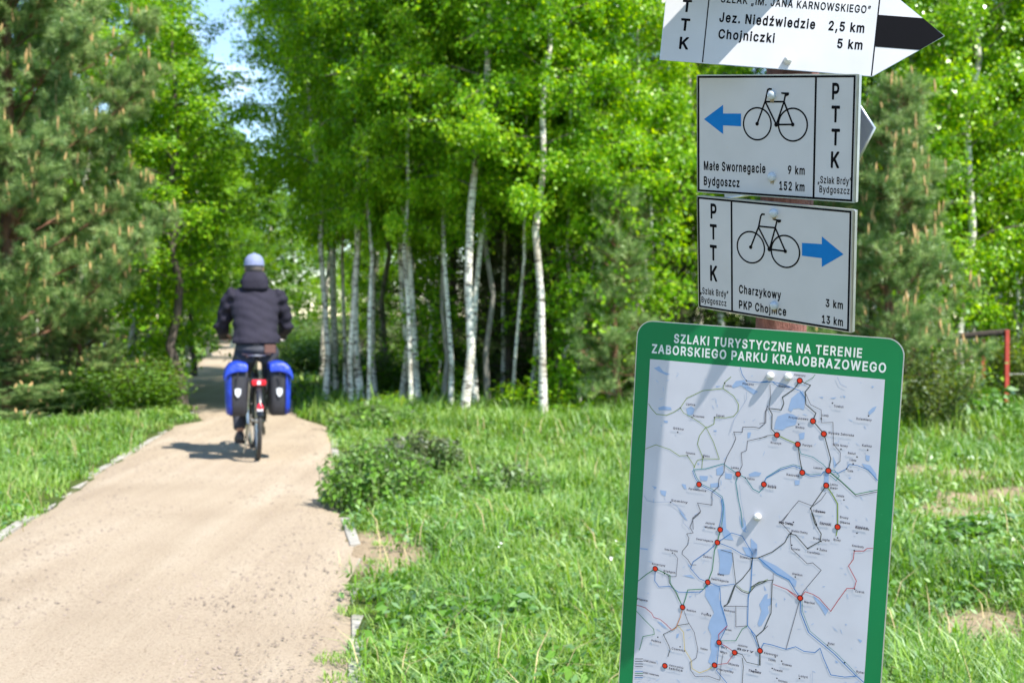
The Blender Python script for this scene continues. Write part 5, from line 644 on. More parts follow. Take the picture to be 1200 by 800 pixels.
# birches whose crowns start above the dark interior of the wood
BIRCH = [make_birch(11, 11, 2.6, 2.1, 40000, .050), make_birch(12, 12, 2.5, 2.1, 41000, .060, lean=(.012, .0)),
         make_birch(13, 10, 2.5, 2.0, 38000, .045), make_birch(14, 11, 2.4, 2.1, 40000, .054, lean=(-.015, .01))]
BIRCH_LOW = [make_birch(21, 10, .8, 2.0, 30000, .07), make_birch(22, 11, 1.1, 2.1, 31000, .08)]
POLE = [make_birch(31, 10, 2.3, 1.9, 22000, .05, lean=(.01, 0)), make_birch(32, 10, 2.4, 1.8, 21000, .045, bark='grey_bark', lean=(-.02, 0))]
front = [  # px, Z, mesh set, width factor, rotation, sideways tilt, label
 (543, 15.2, BIRCH[0], (1.0, 1.0, 1.0), .3, .0, 'thickest white birch in the front row, its trunk marked with black patches'),
 (558, 15.9, BIRCH[1], (.62, .62, .92), 1.9, .012, 'slim cream birch standing close behind the thickest white one'),
 (572, 16.2, POLE[1], (.8, .8, 1), 2.6, .0, 'thin grey birch pole just right of the thickest white birch'),
 (637, 15.0, BIRCH[2], (.95, .95, .98), 4.0, .012, 'lone white birch with bright trunk right of the thickest birch, its base in the grass'),
 (470, 17.2, BIRCH[3], (.85, .85, 1), .9, .02, 'birch with a cream trunk leaning slightly right in the middle of the wood edge'),
 (490, 16.6, POLE[0], (.85, .85, .95), 3.3, .02, 'thin birch pole leaning right beside the cream leaning birch'),
 (424, 17.0, BIRCH[1], (.8, .8, 1.0), 2.2, .0, 'tall pale birch at the wood edge nearest the path on the right'),
 (394, 20.5, BIRCH[0], (.8, .8, 1.05), 5.0, .0, 'birch with blotched trunk right behind the rider, at the path edge'),
 (387, 22.5, POLE[0], (1.2, 1.2, 1.1), 1.0, -.01, 'slim birch behind the blotched trunk at the path edge'),
 (377, 24.0, BIRCH[2], (1.0, 1.0, 1.1), 5.9, -.022, 'pale birch leaning left over the path beyond the rider'),
 (518, 16.4, POLE[1], (.75, .75, .9), 4.4, .015, 'thin dull grey pole leaning right before the dark wood'),
 (668, 18.5, POLE[1], (1.0, 1.0, 1.0), 5.3, .0, 'dull grey pole in the dark gap right of the lone white birch'),
 (709, 20.0, BIRCH[3], (.7, .7, 1), 2.9, .01, 'slender pale birch seen just left of the small pine'),
 (716, 16.6, BIRCH[1], (.9, .9, 1.0), 3.7, .045, 'white birch leaning right behind the small bluish pine'),
 (1130, 17.6, BIRCH_LOW[0], (.9, .9, 1.05), 1.4, .012, 'white birch leafy to the ground beside the low wire fence'),
 (1121, 19.5, BIRCH_LOW[1], (.75, .75, 1.1), 2.4, .0, 'straight white birch just left of and behind the one beside the wire fence'),
 (1170, 20.5, BIRCH_LOW[0], (.9, .9, 1.0), 4.4, .0, 'leafy birch filling the right edge behind the red fence post'),
 (1235, 18.0, BIRCH_LOW[1], (.95, .95, 1.0), 5.3, .0, 'leafy birch standing right of the red fence post'),
 (404, 18.6, BIRCH[2], (.6, .6, .95), 2.2, .0, 'narrow cream birch between the blotched trunk and the tall pale one'),
 (440, 18.2, POLE[0], (.7, .7, 1.0), 4.2, .01, 'thin birch pole just right of the tall pale birch by the path'),
 (452, 20.4, POLE[1], (1.0, 1.0, 1.0), .2, -.01, 'grey pole between the tall pale birch and the cream leaning birch'),
 (503, 18.6, POLE[0], (.8, .8, 1.0), 1.2, -.01, 'thin pale pole behind the leaning pole pair'),
 (531, 17.8, BIRCH[2], (.5, .5, .9), 3.2, .01, 'very thin pale birch just left of the thickest white birch'),
 (588, 17.4, BIRCH[0], (.55, .55, .9), 5.2, .0, 'thin pale birch midway between the thickest and the lone white birch'),
 (611, 18.8, POLE[0], (.8, .8, 1.0), 6.0, -.015, 'thin pole leaning left beside the lone white birch'),
 (655, 17.2, BIRCH[2], (.5, .5, .9), .8, .02, 'slight young birch just right of the lone white birch'),
 (690, 17.0, POLE[0], (.75, .75, .95), 2.8, -.01, 'thin pale pole left of the small bluish pine'),
 (381, 17.6, POLE[0], (.8, .8, 1.0), 2.0, -.01, 'thin pale pole leaning left right behind the rider'),
 (412, 16.4, POLE[0], (.7, .7, .95), 5.0, .015, 'narrow pale pole close left of the tall pale birch by the path'),
 (432, 16.0, BIRCH[2], (.55, .55, .9), 1.0, -.01, 'slim white birch in the front row nearest the path'),
 (482, 15.8, BIRCH[2], (.6, .6, .92), 4.0, .0, 'slim cream birch just right of the cream leaning birch'),
 (528, 15.9, POLE[0], (.6, .6, .9), 2.0, .0, 'thin pale pole close left of the thickest white birch'),
 (600, 16.1, BIRCH[2], (.5, .5, .88), 5.5, .015, 'slim pale birch left of the lone white birch'),
 (622, 16.8, POLE[0], (.7, .7, .95), .5, .0, 'thin pale pole just left of the lone white birch'),
 (680, 16.0, BIRCH[2], (.55, .55, .9), 3.0, -.01, 'slim white birch left of the small bluish pine'),
 (748, 16.3, BIRCH[2], (.7, .7, .95), 3.6, .0, 'slim white birch right of the small bluish pine'),
 (100, 18.6, BIRCH[3], (.8, .8, .95), 1.1, .0, 'white birch trunk showing under the boughs of the large pine'),
 (125, 19.8, BIRCH[2], (.75, .75, .95), 2.1, .0, 'second pale trunk under the boughs of the large pine, right of the first'),
 (160, 20.0, BIRCH_LOW[1], (.85, .85, .82), .4, .0, 'leafy birch rising behind the right flank of the large pine'),
 (192, 23.0, BIRCH_LOW[0], (.8, .8, .8), 3.1, .0, 'leafy birch left of the path beneath the gap of sky'),
 (222, 29.0, BIRCH_LOW[1], (.85, .85, .72), 5.1, -.0, 'leafy birch leaning at the left side of the path further back'),
 (246, 37.0, BIRCH_LOW[0], (.95, .95, .72), 2.0, .0, 'hazy birch left of the path well beyond the rider'),
 (272, 47.0, BIRCH_LOW[1], (1.1, 1.1, .80), 4.0, .0, 'far birch at the left foot of the sky gap'),
 (446, 25.5, BIRCH_LOW[1], (.85, .85, 1.0), 4.0, .0, 'dense birch hanging over the right side of the path'),
 (424, 33.0, BIRCH_LOW[0], (.9, .9, 1.1), 1.0, .0, 'farther birch on the right side of the path'),
 (388, 44.0, BIRCH_LOW[1], (1.0, 1.0, 1.1), 2.0, .0, 'far birch at the right foot of the sky gap'),
]
for px, Z, ms, s, rz, tl, lab in front:
    o = plant('birch_tree', ms, at(px, Z), 0, s, lab, 'birch')
    o.rotation_euler = (0, tl + .02 * math.sin(px * 1.7), 0)
    for ch in o.children: ch.rotation_euler = (0, 0, rz)
for px, Z, s, lab in ((318, 62, 1.02, 'far birch closing the end of the path, left of two'), (345, 66, 1.15, 'far birch closing the end of the path, right of two')):
    plant('birch_tree', BIRCH_LOW[0 if px < 330 else 1], at(px, Z), px * .1, s * .92, lab, 'birch')
# dark broadleaf at the left of the path
DARKT = make_birch(41, 7, 1.9, 1.6, 14000, .07, bark='dark_bark', lmat='birch_leaf', leaf=.06)
plant('young_tree', DARKT, at(213, 17.6), 1.2, (1, 1, .82), 'young tree with dark trunk and bright yellow-green leaves left of the rider', 'tree')
for px, Z, rz in ((228, 26, .6), (196, 20.5, 3.0)):
    plant('young_tree', DARKT, at(px, Z), rz, .72, {228: 'smaller bright green tree left of the path behind the dark trunk', 196: 'smaller bright green tree between the pine and the dark trunk'}[px], 'tree')

YOUNG = [make_birch(24, 4.4, .45, .95, 6500, .022, leaf=.066), make_birch(25, 3.6, .35, .8, 5000, .018, leaf=.066)]
for px, Z, k_, s_, lab in ((505, 16.8, 1, .8, 'young leafy birch right of the thin leaning pole pair'), 
                           (672, 15.9, 1, 1.0, 'young leafy birch right of the lone white birch'), (698, 16.6, 0, 1.05, 'young leafy birch just behind and left of the small bluish pine'),
                           (770, 16.2, 0, 1.0, 'young leafy birch beside the upper left corner of the map board'), (1100, 16.8, 0, 1.1, 'young leafy birch left of the wire fence'), (1160, 18.2, 1, 1.2, 'young leafy birch behind the wire fence'),
                           (180, 18.4, 0, 1.1, 'young leafy birch between the large pine and the dark trunk')):
    plant('young_birch', YOUNG[k_], at(px, Z), px * .7, s_, lab, 'birch')
# pines
BIGPINE = make_pine(51, 8.6, .95, 2.5, .12, dens=1.65, nn=50, nl=.085, nw=.0066, candles=.10, nsh=5, el0=14, step=.31)
o = plant('pine_tree', BIGPINE, at(14, 15.4), .7, 1.0, 'large bushy pine with upright tan shoots left of the path', 'pine tree')
RPINE = make_pine(52, 4.0, .3, 1.0, .06, dens=1.6, nn=42, nl=.07, nw=.006, candles=.09, nsh=4, step=.28)
plant('pine_tree', RPINE, at(1046, 14.6), 0, 1.0, 'grey-green pine with tan shoots just right of the signpost', 'pine tree')
plant('pine_tree', RPINE, at(955, 15.6), 2.4, (1.05, 1.05, 1.08), 'pine standing behind the signpost', 'pine tree')
SPINE = make_pine(53, 2.7, .25, .62, .04, dens=1.2, nn=40, nl=.07, nw=.006, candles=False, step=.26)
plant('pine_tree', SPINE, at(722, 15.4), 1, 1.0, 'small slender bluish pine at the wood edge left of the signpost', 'pine tree')
plant('pine_tree', BIGPINE, at(-150, 15.2), 3.2, .95, 'large pine left of the bushy one', 'pine tree')
plant('pine_tree', RPINE, at(88, 17.2), 4.2, (.9, .9, .42), 'low young pine under the large pine', 'pine tree')
plant('pine_tree', RPINE, at(-20, 14.9), 1.2, (1.2, 1.0, .34), 'low spreading young pine at the foot of the large pine', 'pine tree')

# dark conifers and poles that fill the wood
SPRUCE = [make_pine(61, 7.5, .25, 1.5, .07, dens=.8, nn=20, nl=.05, nw=.009, candles=False, mat='spruce_needle', bark='dark_bark', el0=-8, el1=28, step=.36, cone=.8, dead=10),
          make_pine(62, 5.5, .2, 1.25, .06, dens=.9, nn=20, nl=.05, nw=.009, candles=False, mat='spruce_needle', bark='dark_bark', el0=-8, el1=28, step=.32, cone=.8, dead=12)]
rng = np.random.default_rng(5)
def clear_of_path(p, m=1.3): return p.x < left_edge(p.y) - m or p.x > right_edge(p.y) + m
k = 0
for Z, step in ((18.2, 1.05), (19.9, 1.2), (22, 1.4), (25, 1.7), (29, 2.1), (34, 2.6), (40, 3.2), (48, 4.0)):
    x = -.60 * Z - 2
    while x < .66 * Z + 3:
        X = x + rng.uniform(-.4, .4) * step; Y = Z + rng.uniform(-.9, .9)
        x += step
        p = Vector((X, Y, 0)); px = 600 + X / Y * FPX
        u = rng.random(); k += 1
        if not clear_of_path(p, 2.4 if px > 300 else 2.0): continue
        if 150 < px < 345 : continue
        if Z < 19 and px < 345: continue
        p.z = gz_at(p) - .03; rz = rng.uniform(0, 6.28); far = Z > 24
        conif = u < (.72 if Z < 23 else .4)
        if px > 1010: conif = u < .05
        hs = 1.0 if px > 345 else .85
        if px < 150: hs = .8
        if conif:
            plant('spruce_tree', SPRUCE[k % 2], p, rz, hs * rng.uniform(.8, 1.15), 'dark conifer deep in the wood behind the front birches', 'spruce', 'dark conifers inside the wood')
        else:
            ms = (BIRCH + POLE)[k % 6] if Z < 30 else (BIRCH + BIRCH_LOW)[k % 6]
            s = rng.uniform(.85, 1.1) * hs
            plant('birch_tree', ms, p, rz, (s * .85, s * .85, s), 'slim birch standing deep in the wood behind the front row', 'birch', 'birches inside the wood', tilt=(rng.normal(0, .035), rng.normal(0, .03)))

# far wood that reads as one mass
def far_wood():
    rng = np.random.default_rng(77); parts = []
    for i in range(150):
        Z = rng.uniform(54, 95); X = rng.uniform(-.62, .62) * Z
        H = rng.uniform(8, 12.5); px = 600 + X / Z * FPX
        if 215 < px < 350: H = min(H, 1.3 + (368 - 125) / FPX * Z * rng.uniform(.7, 1.0))
        n = 1500; t = rng.random(n) ** .8; a = rng.uniform(0, 6.283, n); r = (1.9 * np.sqrt(rng.random(n)) * (1 - t) ** .5 + .15) * (1 + .3 * np.sin(a * 3 + i))
        C = np.stack([X + r * np.cos(a), Z + r * np.sin(a), .4 + t * (H - .4)], 1); C += rng.normal(0, .15, C.shape)
        V, Q = leaf_cards(C, np.tile([0., 0, 1.], (n, 1)), .26, rng)
        parts.append((V, Q, None, np.repeat(np.clip(rng.normal(.4 + .2 * (i % 3 - 1), .2, n), 0, 1), 4)))
    V, Q, T, tn = merge(parts)
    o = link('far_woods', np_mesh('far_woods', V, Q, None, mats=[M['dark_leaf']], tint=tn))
    tag(o, 'far wood closing the view behind the birches', kind='stuff')
far_wood()

# shrubs and saplings
def make_shrub(seed, H, R, nst, nleaf, leaf, mat, bark='dark_bark'):
    rng = np.random.default_rng(seed); sb = MB(); cen = []
    for i in range(nst):
        a = rng.uniform(0, 6.283); r = R * rng.random() ** .6; top = np.array([math.cos(a) * r, math.sin(a) * r, H * rng.uniform(.55, 1.0) * (1 - .35 * r / R)])
        b0 = np.array([math.cos(a) * r * .25, math.sin(a) * r * .25, 0]); mid = (b0 + top) / 2 + rng.normal(0, .05 * H, 3)
        sb.tube([tuple(b0), tuple(mid), tuple(top)], [.009, .006, .003], 4, cap=False)
        n = nleaf // nst; u = rng.random((n, 1)) ** .7
        c = np.where(u < .5, b0 + (mid - b0) * u * 2, mid + (top - mid) * (u * 2 - 1)) + rng.normal(0, .10 * R + .03, (n, 3)); c[:, 2] = np.maximum(c[:, 2], .03); cen.append(c)
    cen = np.concatenate(cen); V, Q = leaf_cards(cen, np.tile([0., 0, .9], (len(cen), 1)), leaf, rng)
    return sb.mesh('stems', M[bark]), np_mesh('foliage', V, Q, mats=[M[mat]], tint=np.repeat(np.clip(rng.normal(.5, .22, len(cen)), 0, 1), 4))
def put_shrub(name, ms, loc, rz, s, label, cat='shrub', group=None):
    o = tree_root(name, loc, rz, label, cat, group); o.scale = s if hasattr(s, '__len__') else (s, s, s)
    link('stems', ms[0], o); link('foliage', ms[1], o); return o
SH1 = make_shrub(71, 1.6, .7, 26, 5200, .05, 'shrub_leaf'); SH2 = make_shrub(72, 1.3, .75, 24, 5200, .05, 'dark_leaf'); SAP = make_shrub(73, 1.0, .5, 9, 700, .06, 'birch_leaf')
put_shrub('shrub', SH1, at(1090, 13.9), 0, (.8, .8, .72), 'yellow-green bush right of the map board, before the pine')
put_shrub('shrub', SH2, at(1115, 16.6), 2, (1.2, 1, .62), 'dark green bush at the foot of the birch beside the wire fence')
put_shrub('shrub', SH1, at(1195, 17.8), 3, (1.1, 1.1, .8), 'bush behind the red fence post')
put_shrub('shrub', SH2, at(1010, 16.6), 1, (1.2, 1.2, .9), 'dark bush behind the upper right corner of the map board')
put_shrub('sapling', SAP, at(652, 15.3), 0, (1.3, 1.1, .7), 'low birch sapling with bright leaves beside the lone white birch', 'sapling')
put_shrub('sapling', SAP, at(608, 15.8), 2, (.9, .9, .62), 'small bright sapling left of the lone white birch', 'sapling')
put_shrub('sapling', SAP, at(440, 15.6), 4, (1.0, 1.0, .45), 'small bright sapling at the wood edge near the path', 'sapling')
put_shrub('shrub', SH2, at(150, 16.6), 4, (1.3, 1, .7), 'green bush under the right boughs of the large pine')
put_shrub('shrub', SH1, at(168, 17.2), 5, (.8, .8, .55), 'yellowish bush between the large pine and the dark trunk')
put_shrub('shrub', SH2, at(60, 16.4), 1.4, (1.4, 1, .6), 'green bush under the middle of the large pine')
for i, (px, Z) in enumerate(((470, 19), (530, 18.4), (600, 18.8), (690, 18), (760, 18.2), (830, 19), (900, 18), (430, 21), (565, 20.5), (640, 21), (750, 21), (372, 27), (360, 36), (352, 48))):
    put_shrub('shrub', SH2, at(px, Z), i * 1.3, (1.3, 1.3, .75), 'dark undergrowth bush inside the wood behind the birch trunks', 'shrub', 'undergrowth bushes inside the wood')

# ------------------------------------------------------------------ grass and herbs
def region(N, rng, y0, y1, power):
    """points on the meadow and verges, thinning with distance"""
    u = rng.random(N); a, b = y0 ** (1 - power), y1 ** (1 - power)
    y = (a + (b - a) * u) ** (1 / (1 - power))
    w = .56 * y + 2.4
    x = (rng.random(N) * 2 - 1) * w
    return x, y
def outside_path(x, y, rng, soft=.16):
    le, re = left_edge(y), right_edge(y)
    d = np.maximum(le - x, x - re)
    wob = (vnoise(x, y, 3.1, 21) - .5) * .30
    return d + wob > .05 + soft * (rng.random(len(x)) - .3)
def blades(x, y, h, w, lean, tint, rng):
    n = len(x); z = ground_height(x, y) - .01
    a = rng.uniform(0, 6.283, n); f = np.stack([np.cos(a), np.sin(a), 0 * a], 1); s = np.stack([-np.sin(a), np.cos(a), 0 * a], 1)
    P = np.stack([x, y, z], 1); up = np.array([0, 0, 1.])
    hh = h[:, None]; ww = w[:, None]; ll = (lean * h)[:, None]
    p1 = P + up * hh * .55 + f * ll * .30; p2 = P + up * hh * (1 - .25 * np.minimum(lean, 1.4)[:, None]) + f * ll
    V = np.stack([P - s * ww * .5, P + s * ww * .5, p1 - s * ww * .45, p1 + s * ww * .45, p2], 1).reshape(-1, 3)
    b = (np.arange(n) * 5)[:, None]
    return V, b + np.array([[0, 1, 3, 2]]), b + np.array([[2, 3, 4]]), np.repeat(tint, 5)
def build_grass():
    rng = np.random.default_rng(9); parts = []
    for (N, y0, y1, pw, hs, ws) in ((420000, 2.6, 18.5, 1.25, 1, .8), (42000, 15, 60, 1.3, 1.0, 2.6)):
        x, y = region(N, rng, y0, y1, pw)
        patch = vnoise(x, y, .9, 41) * .6 + vnoise(x, y, 2.7, 42) * .4
        keep = outside_path(x, y, rng) & (rng.random(N) > sandy(x, y)) & (rng.random(N) < .50 + .9 * patch)
        keep &= ~((y > 16.6) & (x > right_edge(y) + .9) & (rng.random(N) < .55))
        x, y, patch = x[keep], y[keep], patch[keep]; n = len(x)
        right = x > right_edge(y)
        edge = np.minimum(np.abs(left_edge(y) - x), np.abs(x - right_edge(y)))
        h = (.045 + .13 * patch + .05 * rng.random(n)) * (.5 + .5 * np.clip(edge / .5, 0, 1)) * np.where(rng.random(n) < .06, 1.7, 1)
        h *= np.where(right & (y > 13.5) & (y < 17), 1.75, 1) * hs
        h *= np.where(~right, .8, 1) * (1 - .6 * sandy(x, y - .25))
        w = (.0045 + .0035 * rng.random(n)) * (1 + y / 11) * ws
        tint = np.clip(rng.normal(.48, .21, n) + (vnoise(x, y, 1.3, 44) - .5) * .5 + np.where(rng.random(n) < .05, .45, 0), 0, 1)
        parts.append(blades(x, y, h, w, rng.uniform(.15, 1.3, n), tint, rng))
    V, Q, T, tn = merge(parts)
    o = link('grass', np_mesh('grass', V, Q, T, mats=[M['grass']], tint=tn))
    tag(o, 'uneven green grass of the meadow and path verges', kind='stuff')
build_grass()

def build_herbs():
    rng = np.random.default_rng(19); cen = []; nr = []
    x, y = region(11000, rng, 3, 17, 1.2); k = outside_path(x, y, rng, .05) & (rng.random(len(x)) > .7 * sandy(x, y)) & (rng.random(len(x)) < .15 + 1.2 * vnoise(x, y, 1.1, 51) ** 2)
    for X, Y in zip(x[k], y[k]):
        n = rng.integers(5, 13); a = rng.uniform(0, 6.283, n); r = rng.uniform(.02, .09, n); z0 = float(ground_height(X, Y))
        cen.append(np.stack([X + np.cos(a) * r, Y + np.sin(a) * r, z0 + rng.uniform(.02, .11, n)], 1)); nr.append(np.stack([np.cos(a) * .5, np.sin(a) * .5, np.ones(n) * 1.2], 1))
    C = np.concatenate(cen); V, Q = leaf_cards(C, np.concatenate(nr), .045, rng, aspect=.5)
    o = link('meadow_herbs', np_mesh('meadow_herbs', V, Q, mats=[M['herb']], tint=np.repeat(np.clip(rng.normal(.55, .2, len(C)), 0, 1), 4)))
    tag(o, 'broad leaved meadow herbs among the grass', kind='stuff')
    # dry stalks
    x, y = region(2600, rng, 3, 17, 1.2); k = outside_path(x, y, rng); x, y = x[k], y[k]; n = len(x)
    V, Q, T, tn = blades(x, y, rng.uniform(.10, .30, n), np.full(n, .003) * (1 + y / 10), rng.uniform(.1, 1.2, n), np.zeros(n), rng)
    o = link('dry_grass', np_mesh('dry_grass', V, Q, T, mats=[M['dry']])); tag(o, 'dry straw coloured stalks among the grass', kind='stuff')
    # small white and yellow flowers
    for nm, N, mt, lab in (('white_flowers', 220, 'flower', 'tiny white meadow flowers'), ('yellow_flowers', 22, 'yellow_flower', 'tiny yellow meadow flowers')):
        x, y = region(N, rng, 3.5, 16.5, 1.1); k = outside_path(x, y, rng) & (vnoise(x, y, .8, 61) > .5); x, y = x[k], y[k]; n = len(x)
        z = ground_height(x, y) + rng.uniform(.08, .24, n)
        V, Q = leaf_cards(np.repeat(np.stack([x, y, z], 1), 3, 0) + rng.normal(0, .006, (n * 3, 3)), np.tile([0., -.4, 1.], (n * 3, 1)), .012, rng, aspect=.9)
        o = link(nm, np_mesh(nm, V, Q, mats=[M[mt]])); tag(o, lab, kind='stuff')
build_herbs()

M['grass_stem'] = mat_plain('green_stem', (.16, .20, .08), .8, var=.3)
def make_weed(seed, R, H, nst, mat='nettle', leaf=.05):
    rng = np.random.default_rng(seed); sb = MB(); C = []; D = []; tn = []
    for i in range(nst):
        a = rng.uniform(0, 6.283); r = R * rng.random() ** .5; b0 = np.array([math.cos(a) * r, math.sin(a) * r * .8, 0]); h = H * rng.uniform(.5, 1.05) * (1 - .35 * (r / R) ** 2)
        top = b0 + np.array([rng.normal(0, .05), rng.normal(0, .05), h]); sb.tube([tuple(b0), tuple((b0 + top) / 2 + rng.normal(0, .01, 3)), tuple(top)], [.004, .003, .002], 3, cap=False)
        n = int(6 + h * 44)
        for k in range(n):
            u = rng.uniform(.12, 1) ** .8; p = b0 + (top - b0) * u; az = k * 1.7 + rng.normal(0, .3); d = np.array([math.cos(az), math.sin(az), rng.uniform(-.4, .3)]); L = leaf * (1.1 - .6 * u)
            C.append(p + d * L * .6); D.append(d); tn.append(np.clip(.85 - .62 * u + rng.normal(0, .14), 0, 1))
    C = np.array(C); V, Q = leaf_cards(C, np.array(D) * .5 + np.array([0, 0, .6]), leaf, rng, aspect=.55, dirs=np.array(D))
    return sb.mesh('stems', M['grass_stem']), np_mesh('foliage', V, Q, mats=[M[mat]], tint=np.repeat(tn, 4))
W1 = make_weed(81, .42, .50, 200); W2 = make_weed(82, .45, .32, 120)
def gp(px, py):
    Z = CAM_H * FPX / (py - 368.0); return at(px, Z)
put_shrub('weed_clump', W1, gp(440, 592), 0, (.9, .9, .95), 'tall dark clump of leafy weeds at the right edge of the path', 'weeds')
put_shrub('weed_clump', W1, gp(490, 556), 2, (1.0, 1.0, .85), 'dark leafy weeds just right of the tallest clump beside the path', 'weeds')
put_shrub('weed_clump', W2, gp(590, 592), 1, (.8, .8, .85), 'low brownish weed clump standing alone in the meadow', 'weeds')
put_shrub('weed_clump', W2, gp(440, 505), 3, (1.3, 1, 1.1), 'low weeds at the path edge behind the tall dark clump', 'weeds')
TH = make_weed(83, .30, .38, 34, 'herb', .07)
put_shrub('weed_clump', TH, gp(1155, 500), 3, (1.5, 1.2, 1.4), 'tall pale herbs below the low wire fence', 'weeds')
put_shrub('weed_clump', TH, gp(560, 745), 3, (.8, .8, .55), 'pale leafy herb in the near grass between path and map board', 'weeds')
put_shrub('weed_clump', TH, gp(1150, 640), 3, (.9, .9, .5), 'leafy herb beside the bare sand right of the map board', 'weeds')

def moss_tufts():
    rng = np.random.default_rng(29); V = []; Q = []; T = []; tn = []; parts = []
    for (cx, cy, r) in [(-.86, 7.4, .06), (-.80, 6.9, .05), (-.78, 6.4, .06), (-.80, 5.8, .06), (-.74, 5.35, .1), (-.72, 4.6, .09), (-.65, 4.35, .1), (-1.25, 8.6, .06), (-1.5, 10.4, .07), (-1.75, 12, .08), (-.98, 7.9, .05)]:
        r *= .8; cx += .07; n = int(150 * r / .08); a = rng.uniform(0, 6.283, n); q = r * np.sqrt(rng.random(n))
        x, y = cx + np.cos(a) * q * 1.3, cy + np.sin(a) * q; y = y + 0 * x
        v = blades(x, y, rng.uniform(.012, .04, n), np.full(n, .004), rng.uniform(.4, 1.3, n), np.clip(rng.normal(.62, .2, n), 0, 1), rng)
        vv = v[0].copy(); dz = .006 - ground_height(x, y) + .0; vv = vv.reshape(n, 5, 3); vv[:, :, 2] += dz[:, None] + .012; parts.append((vv.reshape(-1, 3), v[1], v[2], v[3]))
    V, Q, T, tn = merge(parts); o = link('moss_tufts', np_mesh('moss_tufts', V, Q, T, mats=[M['grass']], tint=tn)); tag(o, 'little moss and grass tufts growing on the right edge of the path', kind='stuff')
moss_tufts()

# ------------------------------------------------------------------ signpost and signs
def rodrigues(r):
    r = Vector(r); t = r.length; return Matrix.Rotation(t, 3, r.normalized())
CAMROT = Matrix(((1, 0, 0), (0, -math.sin(PITCH), math.cos(PITCH)), (0, -math.cos(PITCH), -math.sin(PITCH))))   # x right, y down, z ahead -> world
def plate_frame(pose):
    R = rodrigues(pose[:3]); c = [CAMROT @ R.col[i] for i in range(3)]
    m = Matrix((c[0], -c[1], -c[2])).transposed().to_4x4()
    m.translation = CAMROT @ Vector(pose[3:6]) + Vector((0, 0, CAM_H)); return m

GLY = {'L': {}, 'B': {}}
for cls, g in [(c, q) for c in 'LB' for q in GLYPHS[c].split('|')]:
    ch, rest = g[0], g[1:]; a, body = rest.split(':', 1)
    GLY[cls][ch] = (int(a), [[tuple(map(float, p.split(','))) for p in s.split(' ')] for s in body.split(';')] if body else [])
def area(P): return sum(P[i][0] * P[(i + 1) % len(P)][1] - P[(i + 1) % len(P)][0] * P[i][1] for i in range(len(P))) / 2
def lettering(items, z0, mat, name, parent):
    V = []; F = []
    for (st, x, y, w, cap, wt) in items:
        GL = GLY['B' if wt >= 15 and name != 'place_names' else 'L']; fatten = lambda P, sg, d: P; e_ = 25 if wt >= 15 and name != 'place_names' else 14
        tot = sum(GL[c][0] if c in GL else 250 for c in st); lsb = 45 if len(st) > 1 else 0
        if len(st) == 1:
            pts = [p for s in GL[st][1] for p in s]; mn = min(p[0] for p in pts); sx = w / (max(p[0] for p in pts) - mn); pen = -mn
        else: sx = w / (tot - 2 * lsb); pen = -lsb
        sy = cap / (509.0 + 2 * e_); kz = 0; y = y + e_ * sy
        for c in st:
            if c not in GL: pen += 250; continue
            adv, S = GL[c]
            big = max(S, key=lambda s: abs(area(s))); sg = 1 if area(big) > 0 else -1
            outers = [fatten(s, sg, wt) for s in S if area(s) * sg > 0]; holes = [fatten(s, sg, wt) for s in S if area(s) * sg <= 0]
            for o_ in outers:
                bx0, bx1 = min(p[0] for p in o_), max(p[0] for p in o_); by0, by1 = min(p[1] for p in o_), max(p[1] for p in o_)
                H = [h for h in holes if bx0 < h[0][0] < bx1 and by0 < h[0][1] < by1]
                loops = [[Vector((p[0], p[1], 0)) for p in s] for s in [o_] + H]
                tri = geometry.tessellate_polygon(loops); flat = [p for s in [o_] + H for p in s]; n = len(V); kz += 1
                V += [((x + (p[0] + pen) * sx) * .001, (y + p[1] * sy) * .001, z0 + .00002 * (kz % 3)) for p in flat]
                for t in tri:
                    a, b, c3 = (flat[i] for i in t)
                    if (b[0] - a[0]) * (c3[1] - a[1]) - (c3[0] - a[0]) * (b[1] - a[1]) < 0: t = (t[0], t[2], t[1])
                    F.append(tuple(n + i for i in t))
            pen += adv
    me = bpy.data.meshes.new(name); me.from_pydata(V, [], F); me.materials.append(mat); me.update()
    return link(name, me, parent)
def flat_poly(name, polys, z, mat, parent):
    V = []; F = []; k = 0
    for P in polys:
        tri = geometry.tessellate_polygon([[Vector((p[0], p[1], 0)) for p in P]]); n = len(V); k += 1
        V += [(p[0] * .001, p[1] * .001, z + .000004 * (k % 5)) for p in P]
        for t in tri:
            a, b, c = (P[i] for i in t)
            if (b[0] - a[0]) * (c[1] - a[1]) - (c[0] - a[0]) * (b[1] - a[1]) < 0: t = (t[0], t[2], t[1])
            F.append(tuple(n + i for i in t))
    me = bpy.data.meshes.new(name); me.from_pydata(V, [], F); me.materials.append(mat); me.update(); return link(name, me, parent)
def ribbon(P, w, closed=False):
    n = len(P); L = []; R = []
    for i in range(n):
        b = Vector(P[i]); a = Vector(P[i - 1]) if (i or closed) else None; c = Vector(P[(i + 1) % n]) if (i < n - 1 or closed) else None
        e1 = (b - a).normalized() if a is not None else (c - b).normalized(); e2 = (c - b).normalized() if c is not None else e1
        n1 = Vector((-e1.y, e1.x)); q = n1 + Vector((-e2.y, e2.x)); q = q.normalized() if q.length > .2 else n1
        k = w / 2 / max(.6, q.dot(n1)); L.append(b + q * k); R.append(b - q * k)
    V = [tuple(v) for p in zip(L, R) for v in p]; m = n if closed else n - 1
    return V, [(2 * i, 2 * i + 1, 2 * ((i + 1) % n) + 1, 2 * ((i + 1) % n)) for i in range(m)]
